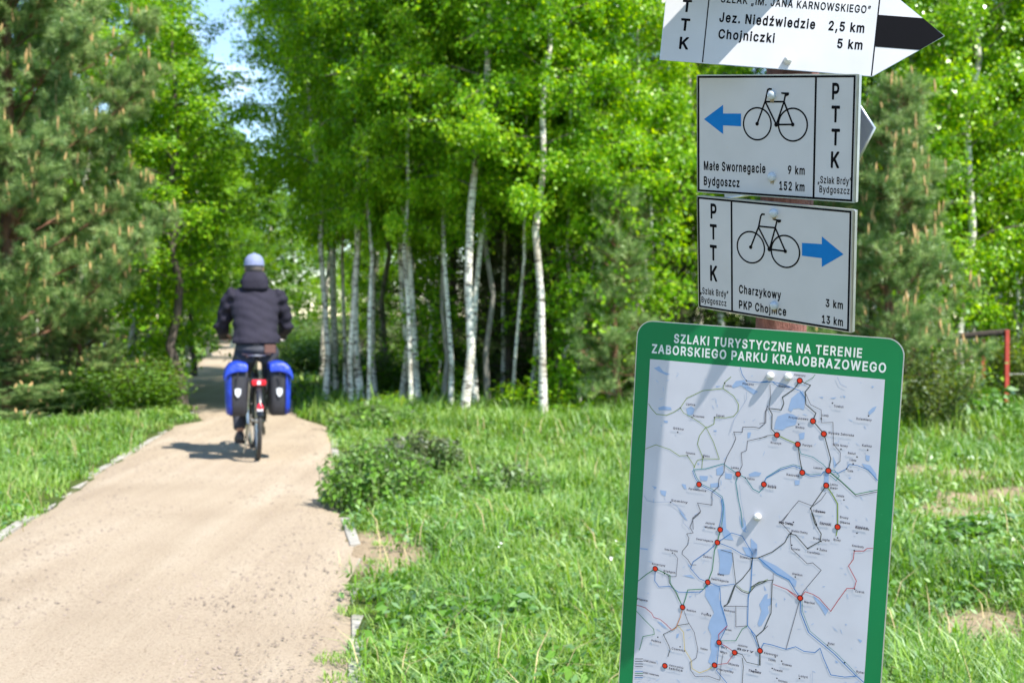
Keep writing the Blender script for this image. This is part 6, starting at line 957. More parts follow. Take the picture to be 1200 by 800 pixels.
def flat_lines(name, lines, z, mat, parent, dz=.000012):
    V = []; F = []
    for k, (P, w, cl) in enumerate(lines):
        v, f = ribbon(P, w, cl); n = len(V); V += [(a * .001, b * .001, z + dz * k) for a, b in v]; F += [tuple(n + i for i in q) for q in f]
    me = bpy.data.meshes.new(name); me.from_pydata(V, [], F); me.materials.append(mat); me.update(); return link(name, me, parent)
def circle(c, r, n=14): return [(c[0] + r * math.cos(6.2832 * i / n), c[1] + r * math.sin(6.2832 * i / n)) for i in range(n)]

ink = lambda nm, c, r=.7: mat_plain(nm, c, r, var=.05, scale=60, spec=.08)
M['black_ink'] = ink('black_ink', (.004, .004, .006)); M['blue_ink'] = ink('blue_ink', (.010, .18, .52))
def mat_sheet(name, c, stain=(.55, .50, .40), rough=.5, amount=.5):
    m, n, l, b = new_mat(name)
    tc = n.new('ShaderNodeTexCoord'); a = n.new('ShaderNodeTexNoise'); a.inputs['Scale'].default_value = 14; a.inputs['Detail'].default_value = 8; l.new(tc.outputs['Object'], a.inputs['Vector'])
    r = ramp(n, [(.3, tuple(v * .93 for v in c)), (.6, c)]); l.new(a.outputs['Fac'], r.inputs['Fac'])
    sp = n.new('ShaderNodeTexNoise'); sp.inputs['Scale'].default_value = 130; sp.inputs['Detail'].default_value = 2; l.new(tc.outputs['Object'], sp.inputs['Vector'])
    sr = ramp(n, [(.71, (0, 0, 0)), (.78, (amount,) * 3)]); l.new(sp.outputs['Fac'], sr.inputs['Fac'])
    mx = n.new('ShaderNodeMix'); mx.data_type = 'RGBA'; l.new(sr.outputs[0], mx.inputs[0]); l.new(r.outputs[0], mx.inputs[6]); mx.inputs[7].default_value = (*stain, 1); l.new(mx.outputs[2], b.inputs['Base Color'])
    b.inputs['Specular IOR Level'].default_value = .3
    rr = ramp(n, [(.3, (rough * .8,) * 3), (.7, (rough * 1.3,) * 3)]); l.new(a.outputs['Fac'], rr.inputs['Fac']); l.new(rr.outputs[0], b.inputs['Roughness'])
    return m
M['white_sheet'] = mat_sheet('white_sheet', (.56, .56, .58)); M['map_sheet'] = mat_sheet('map_sheet', (.54, .54, .59), amount=.25)
M['green_sheet'] = mat_sheet('green_sheet', (.003, .185, .055), stain=(.05, .3, .12), amount=.3)
M['alu'] = mat_plain('aluminium', (.55, .56, .57), .38, metal=.85, var=.15, scale=20)
M['grey_back'] = mat_plain('bare_plate_back', (.36, .37, .38), .5, metal=.4, var=.2, scale=12)
M['bolt_white'] = mat_plain('white_bolt_cap', (.62, .62, .60), .4, var=.08); M['bolt_grey'] = mat_plain('clear_bolt_cap', (.50, .55, .60), .2, var=.2, spec=.8)
M['rust'] = mat_plain('rust_stain', (.30, .24, .15), .8, var=.4, scale=80)
M['wood'] = mat_bark('post_wood', (.16, .06, .045), (.42, .19, .15), sc=(22, 22, 2.2))

POST_X, POST_R = .478, .045
P0 = CAMROT @ Vector((POST_X, -.62, 2.130 + .215 * (-.62 + .348))) + Vector((0, 0, CAM_H))
d_ = (CAMROT @ Vector((0, 1, .215))).normalized()
tt = (P0.z + .05) / -d_.z; PB = P0 + d_ * (tt + .1); PT = P0 - d_ * .26
post = MB()
n_ = 14; post.tube([tuple(PB + (PT - PB) * i / n_) for i in range(n_ + 1)], [POST_R * (1 + .02 * math.sin(i * 2.1)) for i in range(n_ + 1)], 18)
so = post.build('signpost', M['wood']); tag(so, 'leaning round reddish wooden post carrying the trail signs', 'post')

def sheet_sign(name, k, outline, label, cat, th=.004, face='white_sheet', fold=True):
    o = tag(empty(name), label, cat); o.matrix_world = plate_frame(POSE[k])
    pl_ = MB(); pl_.prism([(x * .001, y * .001) for x, y in outline], -th, 0); pl_.build('plate', M['alu'], o)
    return o
def rounded(x0, y0, x1, y1, r, n=8):
    out = []
    for cx, cy, a0 in ((x1 - r, y1 - r, 0), (x0 + r, y1 - r, 90), (x0 + r, y0 + r, 180), (x1 - r, y0 + r, 270)):
        for i in range(n + 1): a = math.radians(a0 + 90 * i / n); out.append((cx + r * math.cos(a), cy + r * math.sin(a)))
    return out
def bolts(o, pts, mat, r=.0068, h=.012, z=.0):
    for x, y in pts:
        b = MB(); b.tube([(0, 0, -.002), (0, 0, h * .55), (0, 0, h * .85), (0, 0, h)], [r, r, r * .8, r * .35], 14); q = b.build('bolt', mat, o); q.location = (x * .001, y * .001, z)
def bike_sign(k, label, div, print_):
    o = sheet_sign('bicycle_sign', k, rounded(-150, -100, 150, 100, 3), label, 'sign')
    # folded edge at the right, catching light
    e = MB(); e.box((.1488, 0, -.004), (.0022, .198, .008)); e.box((-.1488, 0, -.004), (.0022, .198, .008)); e.box((0, .0988, -.004), (.293, .0022, .007)); e.box((0, -.0988, -.004), (.293, .0022, .007)); e.build('folded_edge', M['alu'], o)
    flat_poly('face_sheet', [rounded(-147.5, -98.5, 145.5, 98.5, 2)], .0003, M['white_sheet'], o)
    y0, y1, x0, x1 = -96.5, 96.5, -146, 142.5
    flat_lines('border', [([(x0, y0), (x1, y0), (x1, y1), (x0, y1)], 3.3, True), ([(div, y0 + 1.6), (div, y1 - 1.6)], 3.4, False)], .0006, M['black_ink'], o)
    B = print_
    flat_poly('arrow_symbol', [B['arrow']], .0006, M['blue_ink'], o)
    w = B['wr']; rr = (abs(w[0][1] - w[1][1]) + abs(w[2][0] - w[3][0])) / 4; cy = (w[0][1] + w[1][1]) / 2
    L = [(circle((c[0], cy), rr - 1, 48), 2.7, True) for c in B['wheels']]
    L += [(t, 2.9, False) for i, t in enumerate(B['tubes'])]
    bs = flat_lines('bicycle_symbol', L, .0006, M['black_ink'], o)
    flat_poly('symbol_saddle', [B['saddle']], .00085, M['black_ink'], o)
    for i, c in enumerate(B['hub']): flat_poly('symbol_hub', [circle(c, 3.2 if i != 1 else 3.8)], .0009, M['black_ink'], o)
    for it in TEXT[k]: lettering([it], .0006, M['black_ink'], 'lettering', o)
    flat_poly('stain', [[(b[0] + dx * (1 + .2 * math.sin(dy)), b[1] + dy) for dx, dy in ((-4, -2), (-5, -8), (-2.5, -13), (0, -9), (2, -14), (4.5, -8), (4, -2))] for b in B['bolt']], .0007, M['rust'], o)
    bolts(o, B['bolt'], M['bolt_grey'], r=.0072, h=.007, z=.001)
    return o
bike_sign('s2', 'upper white bicycle sign with blue arrow pointing left, to Bydgoszcz', (PRINT['s2']['div'][0][0] + PRINT['s2']['div'][1][0]) / 2, PRINT['s2'])
bike_sign('s3', 'lower white bicycle sign with blue arrow pointing right, to Charzykowy', (PRINT['s3']['div'][0][0] + PRINT['s3']['div'][1][0]) / 2, PRINT['s3'])

def arrow_sign():
    B = PRINT['a']; w = 342.0; H = 147.5; tip = (450, H / 2)
    ol = [(0, 0), (w, 0), (w + 3, 1), tip, (w + 3, H - 1), (w, H), (0, H)]
    o = sheet_sign('direction_sign', 'a', ol, 'white arrow shaped trail sign with black tip band, top of the post', 'sign')
    e = .7; flat_poly('face_sheet', [[(e, e), (w, e), (w + 2.6, e + 1), (449, H / 2), (w + 2.6, H - e - 1), (w, H - e), (e, H - e)]], .0003, M['white_sheet'], o)
    flat_lines('border', [([(70, 1), (70, H - 1)], 1.8, False), ([(w, 1), (w, H - 1)], 2.0, False)], .0006, M['black_ink'], o)
    y0, y1 = H / 2 - 25.5, H / 2 + 25.5; xx = w + 3 + (450 - w - 3) * (1 - 25.5 / (H / 2 - 1))
    flat_poly('trail_band', [[(w + 1, y0), (xx, y0), (449, H / 2), (xx, y1), (w + 1, y1)]], .00075, M['black_ink'], o)
    for it in TEXT['a']: lettering([it], .0006, M['black_ink'], 'lettering', o)
    bolts(o, B['bolt'] + [(206.5, H - 15)], M['bolt_white'])
    return o
arrow_sign()

def map_board():
    B = PRINT['b']; W, H = 475.0, 735.0
    o = sheet_sign('map_board', 'b', rounded(0, -H, W, 0, 30, 12), 'large green framed trail map board, lowest on the post', 'map board', th=.003)
    flat_poly('green_face', [rounded(1.6, -H + 1.6, W - 1.6, -1.6, 28.6, 12)], .0003, M['green_sheet'], o)
    x0, x1, y1, y0 = 28.5, 446.5, -69.8, -H + 28
    ms = flat_poly('map_sheet', [[(x0, y0), (x1, y0), (x1, y1), (x0, y1)]], .0006, M['map_sheet'], o)
    cl = lambda P: [(min(max(p[0], x0), x1), min(max(p[1], y0), y1)) for p in P]
    lk = ink('lake_ink', (.30, .40, .58))
    for i, P in enumerate(LAKE): flat_poly('lake', [cl(P)], .00085 + .000004 * (i % 5), lk, ms)
    rng = random.Random(4)
    specks = []
    for i in range(150):
        cx, cy = rng.uniform(x0 + 8, x1 - 8), rng.uniform(y0 + 8, y1 - 8); a = rng.uniform(0, 3.14); L = rng.uniform(1.5, 6); t = rng.uniform(.6, 1.6)
        ca, sa = math.cos(a), math.sin(a); specks.append([(cx + u * L * ca - v * t * sa, cy + u * L * sa + v * t * ca) for u, v in ((-1, 0), (-.3, .8), (.6, .5), (1, 0), (.2, -.9))])
    tag(flat_poly('pond_marks', specks, .00080, ink('pond_ink', (.42, .48, .60)), ms), kind='stuff')
    cols = dict(olive=(.20, .28, .06), teal=(.03, .22, .24), blue=(.03, .17, .42), black=(.07, .07, .08), dark=(.05, .06, .05), green=(.03, .20, .07), red=(.42, .05, .06), yellow=(.60, .45, .10), orange=(.55, .22, .07), grey=(.36, .41, .52))
    for j, (cn, cc) in enumerate(cols.items()):
        L = [(cl(P), w * .68, False) for c, w, P in ROUTE if c == cn]
        if cn in ('black', 'blue', 'red', 'green'):
            L += [(q, 1.1, False) for i, q in enumerate(B['legend']) if ('black', 'black', 'black', 'black', 'blue', 'green', 'black', 'blue')[i] == cn]
        mt_ = ink(cn + '_line', cc)
        for i, q in enumerate(L): flat_lines('trail_line', [q], .0010 + j * .00006 + i * .000003, mt_, ms)
    tag(flat_poly('town_dots', [circle(p, 1.3, 8) for p in DOT], .0017, M['black_ink'], ms), kind='stuff')
    red = ink('red_ink', (.62, .045, .02)); first = None
    for p in STOP:
        if first is None: first = (flat_poly('stop_ring', [circle((0, 0), 5.3, 18)], 0, M['black_ink'], ms), flat_poly('stop_dot', [circle((0, 0), 3.9, 16)], 0, red, ms)); pr2 = first
        else: pr2 = tuple(q.copy() for q in first); [COL.objects.link(q) for q in pr2]
        for q, z in zip(pr2, (.00175, .0018)): q.parent = ms; q.location = (p[0] * .001, p[1] * .001, z)
    tag(lettering(TEXT['m'], .0019, ink('label_ink', (.03, .03, .05)), 'place_names', ms), kind='stuff')
    wi = mat_plain('white_ink', (.66, .70, .67), .5, var=.03, spec=.2)
    for it in TEXT['b']: lettering([it], .0006, wi, 'lettering', o)
    bolts(o, B['bolt'] + [(245, -H + 60)], M['bolt_white'], h=.0095, z=.0003)
map_board()

def rear_sign():
    """arrow plate on the far side of the post, pointing away: only its bare back and edge show"""
    S = Vector((.540, 2.10, 1.598)); u = Vector((.35, -.94, 0)).normalized()
    o = tag(empty('direction_sign'), 'bare grey back of an arrow sign whose tip shows behind the upper bicycle sign', 'sign')
    m = Matrix((u, Vector((0, 0, 1)), u.cross(Vector((0, 0, 1))))).transposed().to_4x4(); m.translation = S; o.matrix_world = m
    b = MB(); b.prism([(-.35, -.072), (.050, -.072), (.116, 0), (.050, .072), (-.35, .072)], -.002, .002); b.build('plate', M['grey_back'], o)
    e = MB(); e.tube([(-.35, .0725, 0), (.050, .0725, 0), (.1168, 0, 0), (.050, -.0725, 0), (-.35, -.0725, 0)], .0030, 6); e.build('folded_edge', M['alu'], o)
    bolts(o, [(-60, 0)], M['bolt_grey'], z=.002)
rear_sign()
def top_sign():
    """a further plate above the frame whose shadow falls on the arrow sign below it"""
    u = Vector((-.707, -.707, 0)); n = Vector((.707, -.707, 0))
    o = tag(empty('direction_sign'), 'white sign fixed above the others on the post, mostly out of view', 'sign')
    m = Matrix((-u, Vector((0, 0, 1)), n)).transposed().to_4x4(); m.translation = Vector((.455, 2.01, 1.845)); o.matrix_world = m
    b = MB(); b.prism([(-.42, 0), (.06, 0), (.06, .15), (-.42, .15)], -.004, 0); b.build('plate', M['alu'], o)
    flat_poly('face_sheet', [[(-418, 2), (58, 2), (58, 148), (-418, 148)]], .0003, M['white_sheet'], o)
    bolts(o, [(0, 15), (0, 135)], M['bolt_white'])
top_sign()

# ------------------------------------------------------------------ low wire fence on the right
M['red_paint'] = mat_plain('red_paint', (.42, .05, .03), .55, var=.25, scale=12, bump=.001); M['dark_wood'] = mat_bark('dark_rail', (.025, .019, .015), (.06, .045, .035)); M['navy'] = mat_plain('navy_panel', (.015, .03, .10), .5)
M['wire'] = mat_plain('wire', (.22, .22, .21), .5, metal=.7)
def wire_fence():
    p = at(1180, 16.4); o = tag(empty('wire_fence', (p.x, p.y, p.z)), 'low fence of red posts, dark wooden top rail and wire mesh at the wood edge', 'fence')
    H = 1.09 - p.z; b = MB(); b.box((0, 0, H / 2), (.055, .055, H), bev=.006); b.build('post', M['red_paint'], o)
    X1 = -.62; b = MB(); b.box((X1, .10, (H - .06) / 2), (.07, .07, H - .06), bev=.006); b.build('post', M['dark_wood'], o)
    b = MB(); b.tube([(.03, .045, H - .03), (-.3, .08, H - .055), (X1 - .05, .12, H - .09)], [.048, .045, .04], 10); b.build('top_rail', M['dark_wood'], o)
    b = MB(); b.box((-.27, .12, H - .40), (.05, .05, .55), bev=.005); b.build('upright', M['red_paint'], o)
    b = MB(); b.box((-.42, .13, H - .68), (.36, .03, .17), bev=.006); b.build('board', M['navy'], o)
    w = MB()
    for i in range(-7, 9):
        for s in (1, -1):
            x = -.42 + i * .055; q = []
            for t in (0, 1):
                zz = -.24 + .50 * t; xx = x + s * (zz) * .55; q.append((xx, .12 + .004 * s, H - .35 + zz))
            a_, c_ = q
            if min(a_[0], c_[0]) < -.62 or max(a_[0], c_[0]) > -.10: continue
            w.tube(q, .0035, 4, cap=False)
    w.build('wire_mesh', M['wire'], o)
    b = MB(); b.tube([(0, .04, .12), (.9, .1, .12), (2.4, .2, .12)], .006, 5); b.tube([(0, .04, .55), (.9, .1, .55), (2.4, .2, .55)], .006, 5); b.build('strand', M['wire'], o)
wire_fence()

# ------------------------------------------------------------------ bicycle, bags, rider
BIKE = Matrix.Translation((-2.255, 10.96, .004)) @ Matrix.Rotation(math.radians(14.5), 4, 'Z')
M['tyre'] = mat_plain('tyre_rubber', (.045, .042, .038), .8, var=.3, scale=40); M['bike_black'] = mat_plain('black_enamel', (.02, .02, .022), .3, var=.2, coat=.4)
M['steel'] = mat_plain('steel', (.62, .62, .62), .28, metal=.95, var=.1); M['saddle_mat'] = mat_plain('saddle_cover', (.34, .34, .37), .38, var=.15)
M['rubber_grip'] = mat_plain('grip_rubber', (.03, .03, .03), .8); M['red_lens'] = mat_plain('red_lens', (.62, .015, .03), .15, var=.2, scale=90, coat=.6)
M['pannier_dark'] = mat_plain('pannier_fabric', (.028, .028, .036), .6, var=.25, scale=14, bump=.004, bscale=18); M['pannier_blue'] = mat_plain('blue_tarpaulin', (.010, .042, .42), .42, var=.2, scale=9, bump=.03, bscale=9, coat=.1)
M['reflect'] = mat_plain('reflective_patch', (.62, .64, .68), .25, var=.1, spec=.9)
M['chain'] = mat_plain('chain_metal', (.18, .17, .16), .4, metal=.8)
def placed(name, label, cat, group=None):
    o = tag(empty(name), label, cat, group); o.matrix_world = BIKE; return o
bk = placed('bicycle', 'black touring bicycle with rear rack ridden away along the path', 'bicycle')
HUB, R = .35, .335
def wheel(y, yaw=0.0):
    t = MB(); t.torus((0, 0, 0), R - .002, .0205, 'x', 56, 10); w = t.build('wheel', M['tyre'], bk); w.location = (0, y, HUB + .006); w.rotation_euler = (0, 0, yaw)
    r = MB(); r.torus((0, 0, 0), R - .028, .011, 'x', 56, 8, flat=1.1); r.build('rim', M['steel'], w)
    h = MB(); h.tube([(-.05, 0, 0), (-.022, 0, 0), (-.02, 0, 0), (.02, 0, 0), (.022, 0, 0), (.05, 0, 0)], [.012, .012, .028, .028, .012, .012], 12); h.build('hub', M['steel'], w)
    s = MB()
    for i in range(32):
        a = 6.2832 * i / 32; sg = 1 if i % 2 else -1; a2 = a + (.25 if i % 4 < 2 else -.25)
        s.tube([(sg * .022, .027 * math.cos(a2), .027 * math.sin(a2)), (0, (R - .034) * math.cos(a), (R - .034) * math.sin(a))], .0013, 4, cap=False)
    s.build('spokes', M['steel'], w)
    return w
wheel(0); wheel(1.07, .10)
BBY, BBZ = .45, .29
f = MB()
f.tube([(0, BBY, BBZ), (0, .27, .80)], .016, 10); f.tube([(0, .29, .76), (0, .86, .80)], .016, 10); f.tube([(0, BBY, BBZ), (0, .88, .74)], .019, 10); f.tube([(0, .90, .70), (0, .86, .85)], .021, 10)
for s in (-1, 1):
    f.tube([(s * .012, BBY, BBZ), (s * .055, .08, HUB), (s * .066, 0, HUB)], .009, 8); f.tube([(s * .012, .285, .76), (s * .045, .14, .55), (s * .066, 0, HUB)], .008, 8)
f.tube([(-.035, BBY, BBZ), (.035, BBY, BBZ)], .022, 10); f.build('frame', M['bike_black'], bk)
f = MB()
for s in (-1, 1): f.tube([(s * .045, .90, .70), (s * .05, .93, .62), (s * .055, 1.07, HUB)], [.014, .013, .009], 8)
f.tube([(-.045, .90, .70), (.045, .90, .70)], .015, 8); f.build('fork', M['bike_black'], bk)
f = MB(); f.tube([(0, .86, .84), (0, .845, .98), (0, .85, 1.03)], .013, 8); f.tube([(0, .84, 1.03), (0, .90, 1.04)], .014, 8); f.build('stem', M['steel'], bk)
f = MB(); f.tube([(-.31, .80, 1.075), (-.20, .84, 1.075), (-.08, .90, 1.045), (.08, .90, 1.045), (.20, .84, 1.075), (.31, .80, 1.075)], .0115, 10); hb = f.build('handlebar', M['bike_black'], bk)
for s in (-1, 1):
    f = MB(); f.tube([(s * .20, .84, 1.075), (s * .315, .798, 1.075)], .0165, 10); f.build('grip', M['rubber_grip'], hb)
    f = MB(); f.tube([(s * .19, .86, 1.07), (s * .24, .89, 1.05), (s * .30, .88, 1.04)], .005, 6); f.build('brake_lever', M['steel'], hb)
f = MB(); f.tube([(0, .275, .78), (0, .235, .90)], .0135, 10); f.build('seat_post', M['steel'], bk)
# saddle
f = MB(); prof = [(.10, .012, .010), (.115, .055, .022), (.15, .085, .03), (.21, .082, .032), (.27, .05, .028), (.33, .026, .024), (.39, .020, .018), (.405, .008, .008)]
V = []; n = 12
for y, hw, hh in prof:
    for k in range(n):
        a = 6.2832 * k / n; V.append((hw * math.cos(a), y, .925 + hh * (math.sin(a) if math.sin(a) > 0 else .45 * math.sin(a))))
F = [(i * n + k, i * n + (k + 1) % n, (i + 1) * n + (k + 1) % n, (i + 1) * n + k) for i in range(len(prof) - 1) for k in range(n)] + [tuple(range(n)), tuple((len(prof) - 1) * n + k for k in range(n))]
f.add(V, F); sd = f.build('saddle', M['saddle_mat'], bk)
f = MB()
for s in (-1, 1): f.tube([(s * .035, .13, .915), (s * .022, .20, .893), (s * .020, .30, .895), (0, .37, .91)], .0035, 6)
f.build('saddle_rail', M['steel'], sd)
# rack and mudguards
f = MB()
for s in (-1, 1):
    f.tube([(s * .055, -.18, .715), (s * .055, .18, .725)], .005, 6); f.tube([(s * .055, -.12, .715), (s * .072, -.01, HUB + .02)], .005, 6); f.tube([(s * .055, .10, .72), (s * .072, .01, HUB + .02)], .005, 6)
    f.tube([(s * .062, -.16, .62), (s * .062, .12, .63)], .005, 6)
for y in (-.17, -.06, .06, .17): f.tube([(-.055, y, .716), (.055, y, .716)], .005, 6)
f.build('rear_rack', M['bike_black'], bk)
def guard(y, a0, a1, name):
    b = MB(); V = []; F = []; N = 26
    for i in range(N + 1):
        a = math.radians(a0 + (a1 - a0) * i / N)
        for s, d in ((-.030, -.016), (-.022, -.003), (0, .002), (.022, -.003), (.030, -.016), (.028, -.018), (.020, -.006), (0, -.001), (-.020, -.006), (-.028, -.018)):
            rr = R + .038 + d; V.append((s, rr * math.cos(a), rr * math.sin(a)))
    m = 10
    for i in range(N):
        for k in range(m): F.append((i * m + k, i * m + (k + 1) % m, (i + 1) * m + (k + 1) % m, (i + 1) * m + k))
    b.add(V, F); o = b.build(name, M['bike_black'], bk); o.location = (0, y, HUB); return o
guard(0, 20, 168, 'mudguard'); guard(1.07, 35, 185, 'mudguard')
f = MB(); f.box((0, -.205, .70), (.125, .022, .052), bev=.012); tl = f.build('tail_light', M['red_lens'], bk)
f = MB(); f.box((0, -.218, .70), (.030, .004, .034), bev=.002); f.build('lamp_lens', M['reflect'], tl)
f = MB(); f.rings([((0, 0, -.035), .030, .008), ((0, -.004, 0), .030, .012), ((0, 0, .03), .014, .008)], 12); q = f.build('reflector', M['red_lens'], bk); q.location = (0, -.375, .50)
f = MB(); f.box((0, -.383, .475), (.05, .006, .022), bev=.002); f.build('mudguard_badge', M['reflect'], bk)
# drivetrain
f = MB(); f.tube([(.055, BBY, BBZ), (.062, BBY, BBZ)], .085, 28); f.build('chainring', M['chain'], bk)
f = MB(); f.tube([(.030, 0, HUB), (.055, 0, HUB)], [.05, .032], 20); f.build('sprocket', M['chain'], bk)
f = MB(); f.tube([(.058, BBY, BBZ + .085), (.048, 0, HUB + .042)], .005, 5); f.tube([(.058, BBY, BBZ - .085), (.048, .03, .235), (.048, -.02, .22), (.048, -.02, HUB - .03)], .005, 5); f.build('chain', M['chain'], bk)
f = MB(); f.tube([(.05, .005, .30), (.055, .01, .23)], .012, 8); f.build('derailleur', M['bike_black'], bk)
for s, dz, dy in ((-1, -.165, .02), (1, .165, -.02)):
    f = MB(); f.tube([(s * .068, BBY, BBZ), (s * .085, BBY + dy, BBZ + dz)], [.014, .011], 8); c = f.build('crank', M['steel'], bk)
    f = MB(); f.box((s * .135, BBY + dy, BBZ + dz), (.085, .085, .022), bev=.004); f.build('pedal', M['bike_black'], c)
f = MB(); f.tube([(-.06, .03, .33), (-.12, .10, .06)], .007, 6); f.build('kickstand', M['steel'], bk)

def pannier(s, label):
    o = placed('pannier_bag', label, 'bicycle bag', 'pannier bags')
    # tapered body
    cx = s * .178; b = MB(); RG = []
    V = []; F = []; rows = [(.405, .066, .112), (.42, .080, .132), (.50, .088, .15), (.62, .090, .165), (.74, .092, .17), (.80, .088, .168)]
    m = 16
    for z, hx, hy in rows:
        for k in range(m):
            a = 6.2832 * (k + .5) / m; ca, sa = math.cos(a), math.sin(a)
            e = .42; V.append((cx + hx * math.copysign(abs(ca) ** e, ca), -.02 + hy * math.copysign(abs(sa) ** e, sa), z))
    for i in range(len(rows) - 1):
        for k in range(m): F.append((i * m + k, i * m + (k + 1) % m, (i + 1) * m + (k + 1) % m, (i + 1) * m + k))
    F += [tuple(range(m)), tuple((len(rows) - 1) * m + k for k in range(m))]
    b.add(V, F); b.build('body', M['pannier_dark'], o)
    # blue outer side panel
    b = MB(); V = []; F = []
    rr = [(.41, .060), (.50, .072), (.62, .080), (.74, .084), (.80, .086)]
    for z, hx in rows[1:]and [(r[0], r[1]) for r in rows[1:]]:
        pass
    for z, hx, hy in rows[1:]:
        V += [(cx + s * (hx + .006), -.02 - hy * .80, z), (cx + s * (hx * .62), -.02 - hy - .006, z), (cx + s * (hx + .012), -.02 + hy * .8, z), (cx + s * (hx * .7), -.02 + hy + .004, z)]
    for i in range(len(rows) - 2):
        a, c = i * 4, (i + 1) * 4
        F += [(a + 1, a, c, c + 1), (a, a + 2, c + 2, c), (a + 2, a + 3, c + 3, c + 2)]
    b.add(V, F); q = b.build('side_panel', M['pannier_blue'], o); sm = q.modifiers.new('t', 'SOLIDIFY'); sm.thickness = .006; sm.offset = 0
    # blue roll top drooping outwards over the body
    b = MB(); V = []; F = []; pr = [(-.088, .855), (-.05, .872), (.0, .880), (.05, .872), (.085, .842), (.108, .79), (.116, .75)]
    for j, y in enumerate((-.205, -.19, -.10, 0, .10, .155, .165)):
        dip = -.018 if j in (0, 6) else (.004 if j in (1, 5) else .0)
        for (dx, z) in pr:
            V.append((cx + s * dx, y, z + dip + .006 * math.sin(dx * 60 + j * 1.7)))
    P = len(pr)
    for j in range(6):
        for i in range(P - 1): F.append((j * P + i, j * P + i + 1, (j + 1) * P + i + 1, (j + 1) * P + i))
    # end flap facing back
    n0 = len(V); fl = [(-.088, .79), (-.05, .785), (0, .795), (.05, .775), (.095, .76), (.108, .73), (.116, .70)]
    for (dx, z) in fl: V.append((cx + s * dx, -.212, z))
    for i in range(P - 1): F.append((i, i + 1, n0 + i + 1, n0 + i))
    n1 = len(V)
    for (dx, z) in fl: V.append((cx + s * dx, .175, z))
    for i in range(P - 1): F.append((6 * P + i, 6 * P + i + 1, n1 + i + 1, n1 + i))
    b.add(V, F); q = b.build('roll_top', M['pannier_blue'], o); sm = q.modifiers.new('t', 'SOLIDIFY'); sm.thickness = .008; sm.offset = 0
    sb = q.modifiers.new('u', 'SUBSURF'); sb.levels = 1; sb.render_levels = 1
    b = MB(); b.tube([(cx, -.222, .79), (cx + s * .01, -.205, .68)], .006, 6); b.build('strap', M['pannier_dark'], o)
    # shield shaped reflector
    b = MB(); sh = [(-.026, .036), (0, .044), (.026, .036), (.026, -.004), (.014, -.026), (0, -.038), (-.014, -.026), (-.026, -.004)]
    n = len(sh); V = [(cx + x, -.195, .61 + z) for x, z in sh] + [(cx + x, -.190, .61 + z) for x, z in sh]
    b.add(V, [tuple(range(n)), tuple(range(2 * n - 1, n - 1, -1))] + [(i, (i + 1) % n, n + (i + 1) % n, n + i) for i in range(n)], False); b.build('reflector', M['reflect'], o)
    b = MB(); b.box((cx, -.03, .82), (.13, .26, .07), bev=.03); b.build('rolled_contents', M['pannier_dark'], o)
    for yy in (-.11, .09):
        b = MB(); b.box((s * .078, yy, .715), (.022, .03, .035), bev=.004); b.build('hook', M['bike_black'], o)
    return o
pannier(-1, 'blue topped dark pannier bag hanging on the left of the rack')
pannier(1, 'blue topped dark pannier bag hanging on the right of the rack')

